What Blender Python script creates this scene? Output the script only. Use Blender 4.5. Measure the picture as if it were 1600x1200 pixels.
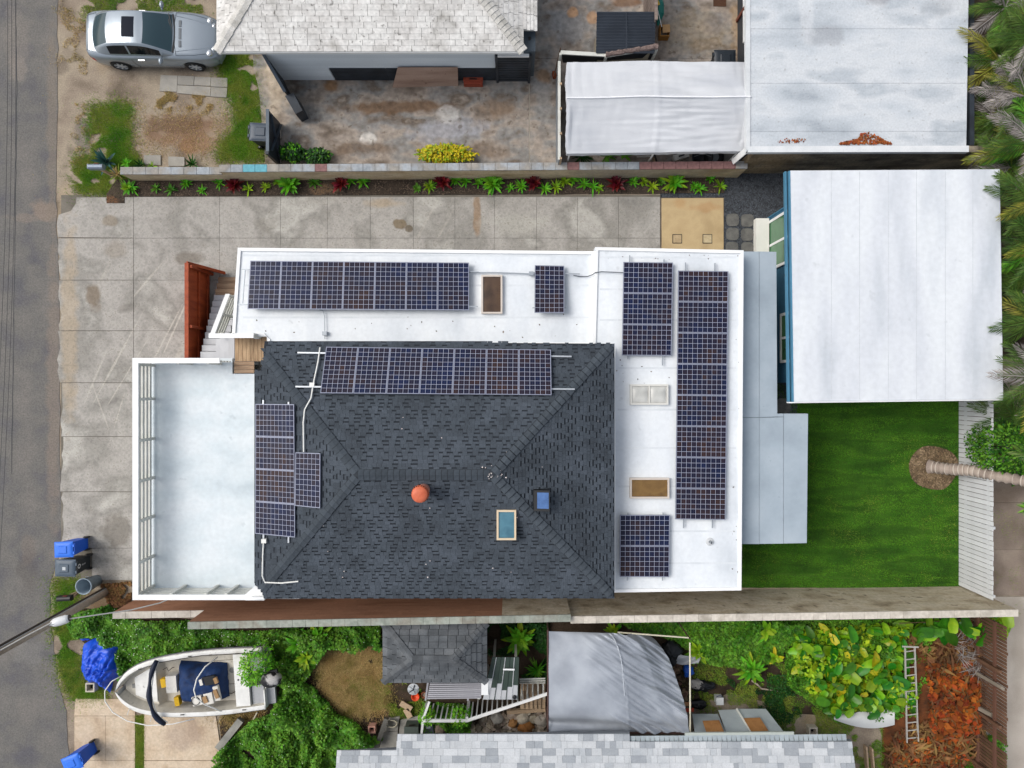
import bpy, bmesh, math, random
import numpy as np
from mathutils import Vector, Matrix, noise as mnoise
random.seed(7); rng = np.random.default_rng(11)
sc = bpy.context.scene
for o in list(bpy.data.objects): bpy.data.objects.remove(o)
COL = sc.collection
# ---------------------------------------------------------------- camera, sky, sun, exposure
H = 24.5                      # height of the drone above the ground (m)
FPX = 1600*24/36              # focal length in pixels of the 1600 px wide photograph
cam = bpy.data.cameras.new('camera'); cam.lens = 24; cam.sensor_width = 36; cam.clip_end = 2000; cam.clip_start = .1
cam_o = bpy.data.objects.new('camera', cam); COL.objects.link(cam_o); cam_o.location = (0, 0, H); cam_o.rotation_euler = (0, 0, 0)
sc.camera = cam_o
SUN_EL, SUN_AZ = math.radians(50), math.radians(-72)      # azimuth clockwise from +Y (photo's top)
w = bpy.data.worlds.new('World'); sc.world = w; w.use_nodes = True
nt = w.node_tree; bg = nt.nodes['Background']
sky = nt.nodes.new('ShaderNodeTexSky'); sky.sky_type = 'NISHITA'; sky.sun_disc = False
sky.sun_elevation = SUN_EL; sky.sun_rotation = SUN_AZ; sky.dust_density = 4; sky.air_density = 1.2
hs = nt.nodes.new('ShaderNodeHueSaturation'); hs.inputs['Saturation'].default_value = .42
nt.links.new(sky.outputs[0], hs.inputs['Color']); nt.links.new(hs.outputs[0], bg.inputs[0]); bg.inputs[1].default_value = .135
sun = bpy.data.lights.new('sun', 'SUN'); sun.energy = 1.3; sun.angle = math.radians(32); sun.color = (1, .965, .91)
sun_o = bpy.data.objects.new('sun', sun); COL.objects.link(sun_o)
sd = Vector((math.sin(SUN_AZ)*math.cos(SUN_EL), math.cos(SUN_AZ)*math.cos(SUN_EL), math.sin(SUN_EL)))
sun_o.rotation_euler = sd.to_track_quat('Z', 'Y').to_euler(); sun_o.location = sd*40
sc.view_settings.view_transform = 'Standard'; sc.view_settings.look = 'None'; sc.view_settings.gamma = 1
sc.view_settings.exposure = .36
# ---------------------------------------------------------------- helpers
def S(h): return (H-h)/FPX
def P(px, py, h=0): return Vector(((px-800)*S(h), (600-py)*S(h), h))
def PP(h, pts): return [tuple(P(x, y, h)[:2]) for x, y in pts]
def lin(c):
    if isinstance(c, str):
        c = [int(c[i:i+2], 16)/255 for i in (1, 3, 5)]
        c = [x/12.92 if x <= .04045 else ((x+.055)/1.055)**2.4 for x in c]
    return (c[0], c[1], c[2], 1)
class MB:
    def __init__(s): s.v = []; s.f = []; s.uv = None
    def add(s, vs, fs):
        n = len(s.v); s.v += [tuple(v) for v in vs]; s.f += [tuple(i+n for i in f) for f in fs]; return s
    def box(s, x0, x1, y0, y1, z0, z1):
        if x0 > x1: x0, x1 = x1, x0
        if y0 > y1: y0, y1 = y1, y0
        return s.add([(x0,y0,z0),(x1,y0,z0),(x1,y1,z0),(x0,y1,z0),(x0,y0,z1),(x1,y0,z1),(x1,y1,z1),(x0,y1,z1)],
                     [(3,2,1,0),(4,5,6,7),(0,1,5,4),(1,2,6,5),(2,3,7,6),(3,0,4,7)])
    def obox(s, c, size, rz=0, rx=0, ry=0):
        m = Matrix.Rotation(rz, 3, 'Z') @ Matrix.Rotation(ry, 3, 'Y') @ Matrix.Rotation(rx, 3, 'X'); c = Vector(c)
        a, b, d = size[0]/2, size[1]/2, size[2]/2
        vs = [c + m @ Vector(p) for p in [(-a,-b,-d),(a,-b,-d),(a,b,-d),(-a,b,-d),(-a,-b,d),(a,-b,d),(a,b,d),(-a,b,d)]]
        return s.add(vs, [(3,2,1,0),(4,5,6,7),(0,1,5,4),(1,2,6,5),(2,3,7,6),(3,0,4,7)])
    def beam(s, a, b, wd, ht, up=(0,0,1)):
        a, b = Vector(a), Vector(b); d = (b-a).normalized(); up = Vector(up)
        side = d.cross(up)
        if side.length < 1e-4: side = d.cross(Vector((0,1,0)))
        side.normalize(); u = side.cross(d).normalized(); sx, uy = side*wd/2, u*ht/2
        vs = [a-sx-uy, a+sx-uy, a+sx+uy, a-sx+uy, b-sx-uy, b+sx-uy, b+sx+uy, b-sx+uy]
        return s.add(vs, [(0,1,2,3),(7,6,5,4),(0,4,5,1),(1,5,6,2),(2,6,7,3),(3,7,4,0)])
    def prism(s, poly, z0, z1):
        a = sum(poly[i][0]*poly[(i+1)%len(poly)][1]-poly[(i+1)%len(poly)][0]*poly[i][1] for i in range(len(poly)))
        if a < 0: poly = poly[::-1]
        n = len(poly); zt = z1 if callable(z1) else (lambda x, y: z1)
        vs = [(x, y, z0 if not callable(z0) else z0(x, y)) for x, y in poly] + [(x, y, zt(x, y)) for x, y in poly]
        return s.add(vs, [tuple(range(n-1, -1, -1)), tuple(range(n, 2*n))] + [(i, (i+1)%n, n+(i+1)%n, n+i) for i in range(n)])
    def sheet(s, poly, z):
        a = sum(poly[i][0]*poly[(i+1)%len(poly)][1]-poly[(i+1)%len(poly)][0]*poly[i][1] for i in range(len(poly)))
        if a < 0: poly = poly[::-1]
        return s.add([(x, y, z) for x, y in poly], [tuple(range(len(poly)))])
    def tube(s, pts, r, n=8, caps=True):
        pts = [Vector(p) for p in pts]; k = len(pts); rs = r if isinstance(r, (list, tuple)) else [r]*k
        vs = []; ref = Vector((0,0,1))
        for i, p in enumerate(pts):
            d = (pts[min(i+1, k-1)]-pts[max(i-1, 0)]).normalized()
            a = d.cross(ref)
            if a.length < .05: a = d.cross(Vector((0,1,0)))
            a.normalize(); b = a.cross(d)
            vs += [p + (a*math.cos(t)+b*math.sin(t))*rs[i] for t in [2*math.pi*j/n for j in range(n)]]
        fs = [(i*n+j, (i+1)*n+j, (i+1)*n+(j+1)%n, i*n+(j+1)%n) for i in range(k-1) for j in range(n)]
        if caps: fs += [tuple(range(n)), tuple(range(k*n-1, (k-1)*n-1, -1))]
        return s.add(vs, fs)
    def lathe(s, prof, c, n=20, axis='Z'):
        vs = []; c = Vector(c)
        for r, z in prof:
            for j in range(n):
                t = 2*math.pi*j/n; q = (r*math.cos(t), r*math.sin(t), z)
                if axis == 'Y': q = (q[0], q[2], q[1])
                if axis == 'X': q = (q[2], q[0], q[1])
                vs.append(c+Vector(q))
        k = len(prof)
        return s.add(vs, [(i*n+j, i*n+(j+1)%n, (i+1)*n+(j+1)%n, (i+1)*n+j) for i in range(k-1) for j in range(n)])
    def grid(s, fn, nu, nv):
        vs = [fn(i/nu, j/nv) for j in range(nv+1) for i in range(nu+1)]
        return s.add(vs, [(j*(nu+1)+i, j*(nu+1)+i+1, (j+1)*(nu+1)+i+1, (j+1)*(nu+1)+i) for j in range(nv) for i in range(nu)])
def children_loc(p):
    v = Vector((0,0,0))
    while p: v += p.location; p = p.parent
    return v
def tag(o, label=None, cat=None, group=None, kind=None):
    if label: o['label'] = label
    if cat: o['category'] = cat
    if group: o['group'] = group
    if kind: o['kind'] = kind
    return o
def link(name, me, m, parent=None, loc=None):
    if m and not me.materials: me.materials.append(m)
    o = bpy.data.objects.new(name, me); COL.objects.link(o)
    if loc is not None: o.location = loc
    if parent: o.parent = parent
    return o
def obj(name, mb, m, parent=None, label=None, cat=None, group=None, kind=None, smooth=False, origin=None):
    vs = np.array(mb.v, dtype=np.float64).reshape(-1, 3)
    base = children_loc(parent)
    if origin is None:
        origin = Vector(((vs[:,0].min()+vs[:,0].max())/2, (vs[:,1].min()+vs[:,1].max())/2, vs[:,2].min()))
    me = bpy.data.meshes.new(name); me.from_pydata((vs-np.array(origin)).tolist(), [], mb.f)
    if mb.uv:
        l = me.uv_layers.new(name='UVMap'); l.data.foreach_set('uv', np.array(mb.uv, dtype=np.float32).ravel())
    if smooth: me.polygons.foreach_set('use_smooth', [True]*len(me.polygons))
    me.update()
    return tag(link(name, me, m, parent, Vector(origin)-base), label, cat, group, kind)
def tris(name, V, F, m, parent=None, label=None, cat=None, group=None, kind=None):
    """big numpy meshes (grass, leaves)"""
    me = bpy.data.meshes.new(name); V = np.asarray(V, np.float32); F = np.asarray(F, np.int32)
    base = children_loc(parent) if parent else Vector((0,0,0))
    me.vertices.add(len(V)); me.vertices.foreach_set('co', (V-np.array(base, np.float32)).ravel())
    k = F.shape[1]; me.loops.add(F.size); me.loops.foreach_set('vertex_index', F.ravel())
    me.polygons.add(len(F)); me.polygons.foreach_set('loop_start', np.arange(len(F), dtype=np.int32)*k)
    me.update(calc_edges=True)
    return tag(link(name, me, m, parent, (0,0,0)), label, cat, group, kind)
def thing(name, label, cat, loc=(0,0,0), group=None):
    o = bpy.data.objects.new(name, None); o.empty_display_size = .2; COL.objects.link(o); o.location = loc
    return tag(o, label, cat, group)
def dup(root, loc, rz, label, group=None):
    def cp(o, par):
        c = o.copy(); COL.objects.link(c); c.parent = par
        for ch in list(o.children): cp(ch, c)
        return c
    r = cp(root, None); r.location = loc; r.rotation_euler = (0, 0, rz); r['label'] = label
    if group: r['group'] = group
    return r
def inpoly(x, y, poly):
    c = False; j = len(poly)-1
    for i in range(len(poly)):
        if (poly[i][1] > y) != (poly[j][1] > y) and x < (poly[j][0]-poly[i][0])*(y-poly[i][1])/(poly[j][1]-poly[i][1])+poly[i][0]: c = not c
        j = i
    return c
def np_inpoly(X, Y, poly):
    c = np.zeros(len(X), bool); j = len(poly)-1
    for i in range(len(poly)):
        yi, yj, xi, xj = poly[i][1], poly[j][1], poly[i][0], poly[j][0]
        if yi != yj: c ^= ((yi > Y) != (yj > Y)) & (X < (xj-xi)*(Y-yi)/(yj-yi)+xi)
        j = i
    return c
def rough_edge(poly, step=.25, amp=.06, seed=0):
    """subdivide a world polygon and jitter it, for worn natural edges"""
    out = []
    for i in range(len(poly)):
        a, b = Vector(poly[i]), Vector(poly[(i+1)%len(poly)]); n = max(1, int((b-a).length/step))
        nrm = Vector((-(b-a)[1], (b-a)[0])).normalized()
        for k in range(n):
            p = a+(b-a)*k/n; q = p+nrm*amp*(mnoise.noise((p[0]*2.1+seed, p[1]*2.1, seed))*1.6+mnoise.noise((p[0]*7+seed, p[1]*7, seed))*.7)
            out.append((q[0], q[1]))
    return out
# ---------------------------------------------------------------- materials
def mat(name, cols, scale=2., detail=6, rough=.8, bump=0., bscale=40., fine=.12, fscale=30., island=0., objr=0., spec=.3, metal=0.,
        coords='pos', stretch=(1,1,1), rot=0., blot=(), lo=.3, hi=.7, coat=0., hue=0., trans=0., dist=.08, streak=None, specks=None, brick=None):
    m = bpy.data.materials.new(name); m.use_nodes = True; nt = m.node_tree; N = nt.nodes; L = nt.links; b = N['Principled BSDF']
    b.inputs['Roughness'].default_value = rough; b.inputs['Metallic'].default_value = metal
    b.inputs['Specular IOR Level'].default_value = spec; b.inputs['Coat Weight'].default_value = coat
    if coords == 'pos': g = N.new('ShaderNodeNewGeometry'); pos = g.outputs['Position']
    else: g = N.new('ShaderNodeTexCoord'); pos = g.outputs['Object']
    mp = N.new('ShaderNodeMapping'); mp.inputs['Scale'].default_value = stretch; mp.inputs['Rotation'].default_value = (0, 0, rot); L.new(pos, mp.inputs[0])
    def math_(op, a, bb=None, clamp=False):
        n = N.new('ShaderNodeMath'); n.operation = op; n.use_clamp = clamp
        for i, q in enumerate((a, bb)):
            if q is None: continue
            if hasattr(q, 'links'): L.new(q, n.inputs[i])
            else: n.inputs[i].default_value = q
        return n.outputs[0]
    def noise(vec, s, d=4, dd=0.):
        n = N.new('ShaderNodeTexNoise'); n.inputs['Scale'].default_value = s; n.inputs['Detail'].default_value = d; n.inputs['Distortion'].default_value = dd
        L.new(vec, n.inputs['Vector']); return n.outputs[0]
    def mix(f, a, c, mode='MIX'):
        n = N.new('ShaderNodeMix'); n.data_type = 'RGBA'; n.blend_type = mode
        if hasattr(f, 'links'): L.new(f, n.inputs[0])
        else: n.inputs[0].default_value = f
        for i, q in ((6, a), (7, c)):
            if hasattr(q, 'links'): L.new(q, n.inputs[i])
            else: n.inputs[i].default_value = q
        return n.outputs[2]
    def ramp(f, stops):
        r = N.new('ShaderNodeValToRGB'); e = r.color_ramp.elements
        while len(e) < len(stops): e.new(.5)
        for k, (p_, c_) in enumerate(stops): e[k].position = p_; e[k].color = c_
        L.new(f, r.inputs[0]); return r.outputs[0]
    cl = [lin(c) for c in cols]
    if len(cl) == 1: col = mix(0., cl[0], cl[0])
    else:
        f = noise(mp.outputs[0], scale, detail, dist)
        col = ramp(f, [(lo+(hi-lo)*k/(len(cl)-1), c) for k, c in enumerate(cl)])
    if streak:   # (color, scale, rot, threshold, strength)
        m2 = N.new('ShaderNodeMapping'); m2.vector_type = 'TEXTURE'; m2.inputs['Rotation'].default_value = (0, 0, streak[2]); m2.inputs['Scale'].default_value = (8, .35, 1); L.new(pos, m2.inputs[0])
        f = noise(m2.outputs[0], streak[1], 3); f = math_('MULTIPLY', math_('SUBTRACT', f, streak[3]), 14, True)
        f2 = math_('MULTIPLY', math_('SUBTRACT', noise(pos, .5, 3), .42), 5, True)
        col = mix(math_('MULTIPLY', math_('MULTIPLY', f, f2), streak[4]), col, lin(streak[0]))
    for (px, py, rx, ry, rz, c_, st, soft) in blot:
        p_ = P(px, py); m2 = N.new('ShaderNodeMapping'); m2.vector_type = 'TEXTURE'; m2.inputs['Location'].default_value = (p_[0], p_[1], 0)
        m2.inputs['Rotation'].default_value = (0, 0, rz); m2.inputs['Scale'].default_value = (rx, ry, 1000); L.new(pos, m2.inputs[0])
        ln = N.new('ShaderNodeVectorMath'); ln.operation = 'LENGTH'; L.new(m2.outputs[0], ln.inputs[0])
        d = math_('ADD', ln.outputs['Value'], math_('MULTIPLY', math_('SUBTRACT', noise(pos, 2.2, 6), .5), 1.5))
        f = math_('MULTIPLY', math_('MULTIPLY', math_('SUBTRACT', 1., d), soft, True), st)
        col = mix(f, col, lin(c_))
    if specks:   # (color, scale, threshold, strength)
        f = math_('MULTIPLY', math_('SUBTRACT', noise(pos, specks[1], 2), specks[2]), 16, True)
        col = mix(math_('MULTIPLY', f, specks[3]), col, lin(specks[0]))
    if brick:    # (w, h, mortar colour, axis) joints too small to model
        sep = N.new('ShaderNodeSeparateXYZ'); L.new(pos, sep.inputs[0]); cmb = N.new('ShaderNodeCombineXYZ')
        L.new(sep.outputs[brick[3]], cmb.inputs[0]); L.new(sep.outputs[2], cmb.inputs[1])
        bt = N.new('ShaderNodeTexBrick'); bt.inputs['Scale'].default_value = 1; bt.inputs['Brick Width'].default_value = brick[0]; bt.inputs['Row Height'].default_value = brick[1]
        bt.inputs['Mortar Size'].default_value = .012; bt.inputs['Mortar Smooth'].default_value = .3
        bt.inputs['Color1'].default_value = (1,1,1,1); bt.inputs['Color2'].default_value = (.86,.86,.86,1); bt.inputs['Mortar'].default_value = (brick[2],)*3+(1,)
        L.new(cmb.outputs[0], bt.inputs['Vector']); col = mix(1., col, bt.outputs[0], 'MULTIPLY')
    if fine:
        f = noise(pos, fscale, 5); v = math_('ADD', math_('MULTIPLY', math_('SUBTRACT', f, .5), fine*4), 1.)
        cv = N.new('ShaderNodeCombineColor'); [L.new(v, cv.inputs[i]) for i in range(3)]
        col = mix(1., col, cv.outputs[0], 'MULTIPLY')
    rnd = None
    if island: gg = N.new('ShaderNodeNewGeometry'); rnd = gg.outputs['Random Per Island']; amt = island
    if objr: oi = N.new('ShaderNodeObjectInfo'); rnd = oi.outputs['Random']; amt = objr
    if rnd is not None:
        h_ = N.new('ShaderNodeHueSaturation'); L.new(col, h_.inputs['Color'])
        L.new(math_('ADD', math_('MULTIPLY', math_('SUBTRACT', rnd, .5), 2*amt), 1.), h_.inputs['Value'])
        if hue: L.new(math_('ADD', math_('MULTIPLY', math_('SUBTRACT', math_('FRACT', math_('MULTIPLY', rnd, 37.7)), .5), hue), .5), h_.inputs['Hue'])
        col = h_.outputs[0]
    L.new(col, b.inputs['Base Color'])
    if bump:
        bn = N.new('ShaderNodeBump'); bn.inputs['Strength'].default_value = bump; bn.inputs['Distance'].default_value = .02
        L.new(noise(pos, bscale, 6), bn.inputs['Height']); L.new(bn.outputs[0], b.inputs['Normal'])
    if trans:
        b.inputs['Subsurface Weight'].default_value = 0
        tr = N.new('ShaderNodeBsdfTranslucent'); L.new(col, tr.inputs[0]); mx = N.new('ShaderNodeMixShader'); mx.inputs[0].default_value = trans
        L.new(b.outputs[0], mx.inputs[1]); L.new(tr.outputs[0], mx.inputs[2]); L.new(mx.outputs[0], N['Material Output'].inputs[0])
    return m
def plain(name, c, rough=.5, metal=0., spec=.4, coat=0., fine=.04, objr=0.): return mat(name, [c], rough=rough, metal=metal, spec=spec, coat=coat, fine=fine, fscale=12, coords='obj', objr=objr)
M = {}
M['white'] = mat('white_paint', ['#d6d8d9', '#e0e1e1'], scale=1.5, rough=.5, fine=.02)
M['white_trim'] = mat('white_trim_paint', ['#dcdedf', '#e6e7e7'], scale=2, rough=.4, fine=.02)
M['rail'] = mat('grey_white_rail', ['#b9bab3', '#cbccc6'], scale=3, rough=.5, fine=.03)
M['dark'] = mat('charcoal_paint', ['#24282e', '#333a42'], scale=2, rough=.5, fine=.06)
M['black'] = plain('black_plastic', '#16181b', .45)
M['alu'] = plain('aluminium', '#b9bec4', .35, .6)
M['steel'] = plain('galvanised_pipe', '#9aa1a8', .45, .4)
M['pvc'] = plain('white_pvc', '#dcdcd8', .45)
M['wood'] = mat('weathered_wood', ['#8e7b66', '#b39b80', '#a08a72'], scale=3, stretch=(1, 8, 1), coords='obj', rough=.8, fine=.1, objr=.14)
M['glass'] = plain('dark_glass', '#1a2226', .06, 0, .5, 0, 0)
M['chrome'] = plain('chrome', '#c9cccf', .15, .9, .5, 0, 0)
M['tyre'] = plain('tyre_rubber', '#17181a', .8)
# ================================================================ THE SETTING
def struct(name, mb, m, parent=None): return obj(name, mb, m, parent, kind=None if parent else 'structure')
DIRT = mat('bare_dirt', ['#685d50', '#85786a', '#968a79', '#776c5f'], scale=.9, detail=9, rough=.95, bump=.5, bscale=30, fine=.2, fscale=22, specks=('#b5a893', 26, .64, .55),
    blot=[(285,205,2.05,.95,0,'#7d6049',.75,1.6), (275,195,1.3,.45,.1,'#5f4a3a',.6,2), (310,225,1.2,.4,0,'#8a684c',.5,1.6), (170,60,.6,1.5,0,'#7f6a50',.5,2),
          (103,330,.4,1.2,0,'#a19077',.5,2), (130,220,.35,.8,0,'#6b655e',.7,3), (550,1035,1.0,1.0,0,'#9a7a4c',.8,2), (1150,1065,1.6,.8,0,'#4e4a26',.7,2),
          (1290,1130,.9,.9,0,'#8a7a58',.5,2), (150,940,.9,.5,0,'#6a5236',.7,2)])
g = MB().sheet([(-300,-300),(300,-300),(300,300),(-300,300)], 0); struct('ground', g, DIRT)
ASPH = mat('worn_asphalt', ['#57565a', '#656360', '#6f6b67'], scale=1.0, detail=12, rough=.9, bump=.4, bscale=60, fine=.24, fscale=20, specks=('#9a9996', 55, .68, .35),
    blot=[(28,60,.55,1.5,0,'#77716b',.6,2), (28,110,.4,.6,0,'#7d756e',.5,2), (70,330,.6,.5,0,'#857568',.6,2.5), (45,340,.9,.2,0,'#7d7269',.55,2), (45,860,.32,.65,0,'#6e6660',.6,2.5), (45,895,.5,.9,0,'#544f4b',.4,2),
          (45,1020,.6,.55,0,'#74726f',.5,3), (84,600,.32,6.5,0,'#7b7066',.6,2), (82,200,.25,5,0,'#776d62',.55,2), (30,430,.35,.9,0,'#525457',.3,2)])
edge = [(88,-400),(90,0),(90,150),(88,300),(88,330),(92,420),(94,540),(93,700),(97,800),(96,860),(80,905),(78,960),(84,1010),(92,1070),(104,1110),(108,1200),(112,1500)]
re_ = []
for (xa, ya), (xb, yb) in zip(edge[:-1], edge[1:]):
    for k in range(8):
        q = P(xa+(xb-xa)*k/8, ya+(yb-ya)*k/8); re_.append((q[0]+.07*mnoise.noise((0, q[1]*1.7, 3))+.04*mnoise.noise((0, q[1]*6, 3)), q[1]))
g = MB().prism(re_+[(-60,re_[-1][1]), (-60,re_[0][1])], -.2, .012); struct('road', g, ASPH)
# cracks in the road surface, thin filled seams
SEAM = mat('road_tar_seam', ['#38393b', '#434446'], rough=.8, fine=.1)
for pts in ([(24,-60),(27,130),(25,300),(22,520),(18,760)],):
    g = MB(); pl = []
    for a, b in zip(pts[:-1], pts[1:]):
        for k in range(12):
            q = P(a[0]+(b[0]-a[0])*k/12+random.uniform(-.7,.7), a[1]+(b[1]-a[1])*k/12); pl.append(q)
    vs = []
    for q in pl: wd = random.uniform(.008,.018); vs += [(q[0]-wd,q[1],.016),(q[0]+wd,q[1],.016)]
    g.add(vs, [(2*i, 2*i+1, 2*i+3, 2*i+2) for i in range(len(pl)-1)]); struct('road_seam', g, SEAM)
# ---- driveway of cast slabs
CONC = mat('driveway_concrete', ['#7b7873', '#928f89', '#9f9b95', '#87847e', '#aaa7a0', '#8f8c86'], scale=.55, detail=15, rough=.88, bump=.3, bscale=45, fine=.24, fscale=11, lo=.25, hi=.75, objr=.03, dist=.25,
    streak=('#aca79d', 1.0, 1.08, .63, .5), specks=('#5f5950', 11., .62, .5),
    blot=[(148,463,.32,.5,0,'#76695a',.8,3), (172,346,.35,.22,0,'#7d7262',.7,3), (182,390,.5,.35,0,'#857c70',.5,2), (295,405,.7,.25,0,'#6d665c',.7,2.5), (745,340,.16,.85,0,'#8a7157',.75,2.5),
          (625,350,.25,.2,0,'#6b5b42',.8,3), (640,358,.15,.15,0,'#54462f',.7,3), (600,318,.8,.2,0,'#a08e74',.6,2), (110,500,.35,4.5,0,'#a3937c',.6,2), (120,860,.6,.7,0,'#b4aea4',.5,2), (185,830,.6,.7,0,'#6f6a62',.7,3),
          (500,310,1.2,.3,0,'#a6a29a',.5,2), (810,350,1.5,.5,0,'#a9a69d',.5,2), (980,340,.7,.6,0,'#7e7b75',.5,2), (200,480,.5,.2,.4,'#5d5952',.4,2), (420,350,.5,.4,0,'#7b766d',.4,2), (280,500,.035,1.5,-.42,'#b6b1a7',.7,3), (263,520,.03,1.3,-.48,'#b3aea4',.6,3), (185,560,.04,1.9,-.5,'#b6b1a7',.6,3), (205,575,.03,1.6,-.55,'#b3aea4',.5,3), (230,440,.04,.9,-.7,'#b3aea4',.5,3), (150,590,.04,1.2,-.4,'#b3aea4',.5,3), (185,650,.03,1.0,-.3,'#b3aea4',.5,3), (160,640,.03,1.3,.35,'#b3aea4',.45,3)])
drive = tag(bpy.data.objects.new('driveway', None), kind='structure'); COL.objects.link(drive)
def slab(x0, x1, y0, y1, m=CONC, parent=drive, z=.05, gap=.22, top=None, name='slab'):
    pts = [(x0+gap, y0+gap), (x1-gap, y0+gap), (x1-gap, y1-gap), (x0+gap, y1-gap)]
    poly = PP(0, pts) if top is None else PP(0, top)
    dz = random.uniform(-.004, .004)
    return obj(name, MB().prism(poly, -.1, z+dz), m, parent)
cols = [98, 210, 344, 439, 512, 579, 646, 711, 773, 838, 902, 966, 1031]
rows = [308, 372.5, 438, 517, 598, 682, 768, 856, 906]
for j in range(8):
    for i in range(3 if j > 1 else len(cols)-1):
        if i > 2 and j > 1: continue
        x0, x1, y0, y1 = cols[i], cols[i+1], rows[j], rows[j+1]
        if j == 1 and i >= 2: y1 = 440
        if i == 0 and j < 7:
            ex = {0:112,1:94,2:95,3:93,4:97,5:98,6:99}[j]
            left = [(ex+random.uniform(-2.5,2.5), y0+.4+(y1-y0-.8)*k/9) for k in range(9,-1,-1)]
            if j == 0: left = [(92,371),(90,350),(93,336),(112,330),(120,318),(121,309)]
            slab(0,0,0,0, top=[(x1-.45, y0+.45), (x1-.45, y1-.45)]+left)
        elif i == 0: slab(145, 208, y0, y1)
        else: slab(x0, x1, y0, y1)
struct('expansion_joint_soil', MB().sheet(PP(0, [(96,305),(1032,305),(1032,450),(380,450),(380,905),(96,905)]), .02), mat('joint_soil', ['#625d54', '#78736a'], rough=.95))
# ---- tan pad with two square lids, gravel, stepping stones
TAN = mat('tan_concrete', ['#a8926e', '#b8a27c', '#ad9671'], scale=1.2, rough=.9, fine=.06, blot=[(1100,325,.7,.2,0,'#a97f55',.45,2), (1060,318,.3,.2,0,'#b08758',.4,2)])
obj('concrete_pad', MB().prism(PP(0, [(1033.5,310.5),(1129.5,310),(1130,420),(1034,420)]), -.1, .06), TAN, kind='structure')
for x, nm, c, lb in ((1057.5, 'valve_box_lid', ['#a08c6c','#b09b7a'], 'tan square lid set in the pad, nearer the driveway slabs'), (1104.5, 'valve_box_lid', ['#c0b08f','#a89674'], 'pale speckled square lid set in the pad, nearer the dark gravel')):
    a, b = P(x-7.5, 381), P(x+7.5, 366.5)
    t = thing(nm, lb, 'lid', ((a[0]+b[0])/2, (a[1]+b[1])/2, .06))
    obj('rim', MB().box(a[0],b[0],a[1],b[1],.062,.066), M['black'], t); obj('cover', MB().box(a[0]+.025,b[0]-.025,a[1]+.025,b[1]-.025,.0665,.075), mat('lid_concrete', c, scale=9, fine=.15), t)
GRAV = mat('dark_gravel', ['#2f3236', '#3d4146', '#4a4d52'], scale=7, rough=.85, bump=.8, bscale=30, fine=.45, fscale=28)
gp = [(1031.5,302),(1131,302),(1131,270),(1245,270),(1245,648),(1200,648),(1200,420),(1131,420),(1131,309),(1031.5,309)]
obj('gravel_bed', MB().sheet(PP(0, gp), .022), GRAV, kind='structure')
def scatter(n, polypx, h=0):
    pl = PP(h, polypx); a = np.array(pl); out = np.zeros((0,2))
    while len(out) < n:
        q = rng.uniform(a.min(0), a.max(0), (n*2, 2)); out = np.vstack([out, q[np_inpoly(q[:,0], q[:,1], pl)]])
    return out[:n]
def pebbles(name, n, polypx, size, m, z=.02, label=None, cat=None):
    q = scatter(n, polypx); r = rng.uniform(*size, n); V = np.zeros((n,6,3)); ang = rng.uniform(0, 6.28, n)
    for k in range(4):
        t = ang+k*math.pi/2; rr = r*rng.uniform(.7, 1.2, n); V[:,k] = np.stack([q[:,0]+np.cos(t)*rr, q[:,1]+np.sin(t)*rr, np.full(n, z)+r*.25], 1)
    V[:,4] = np.stack([q[:,0], q[:,1], z+r*.85], 1); V[:,5] = np.stack([q[:,0], q[:,1], np.full(n, z-.01)], 1)
    F = np.array([[0,1,4],[1,2,4],[2,3,4],[3,0,4]])
    FF = (np.arange(n)[:,None,None]*6+F[None]).reshape(-1,3)
    return tris(name, V.reshape(-1,3), FF, m, kind='stuff', label=label, cat=cat)
pebbles('gravel', 9000, gp, (.012,.03), mat('gravel_stones', ['#3b3f45','#4c5056'], fine=0, island=.6, rough=.8), .024, 'dark grey gravel between the planting bed and the blue cottage', 'gravel')
STONE = mat('stepping_stone', ['#565654', '#6c6b67'], scale=5, rough=.9, fine=.15, bump=.4, objr=.12)
ss_l = ['stepping stone at the top left of the gravel grid, beside the tan pad', 'stepping stone at the top right of the gravel grid, toward the cottage', 'middle-row stepping stone beside the tan pad', 'middle-row stepping stone nearer the cottage step',
        'stepping stone half under the white roof corner, beside the tan pad', 'stepping stone half under the roof edge, nearer the cottage', 'lone stepping stone at the corner of the lawn by the awning']
for (x, y), lb in zip([(1144,344),(1167,345),(1144,366),(1167,367),(1143,388),(1167,388.5),(1223,634)], ss_l):
    poly = []; rr = 10 if y < 600 else 12
    for k in range(20):
        t = 2*math.pi*k/20; e = (abs(math.cos(t))**4+abs(math.sin(t))**4)**-.25
        poly.append((x+rr*.97*e*math.cos(t)*random.uniform(.97,1.03), y+rr*.97*e*math.sin(t)*random.uniform(.97,1.03)))
    obj('stepping_stone', MB().prism(PP(0, poly), -.02, .055), STONE, label='grey rounded '+lb, cat='stepping stone', group='stepping stones in the gravel')
# ---- planting bed
MULCH = mat('mulch_soil', ['#2f2822', '#3d342c', '#4a3f35'], scale=3, rough=.95, bump=.7, bscale=25, fine=.35, fscale=20, blot=[(505,296,.6,.25,0,'#7a6148',.6,2.5), (170,315,.4,.2,0,'#6a4c36',.9,3)])
bp = [(183,281),(345,284),(1131,274),(1131,302),(1031,302.5),(345,306.5),(196,308),(196,318),(168,318),(168,304)]
obj('planting_bed', MB().prism(PP(0, bp), -.05, .06), MULCH, kind='structure')
pebbles('mulch', 5000, bp, (.012,.028), mat('mulch_chips', ['#3f352c','#5d5044'], fine=0, island=.7, rough=.95), .062, 'brown mulch chips covering the long planting bed', 'mulch')
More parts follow.
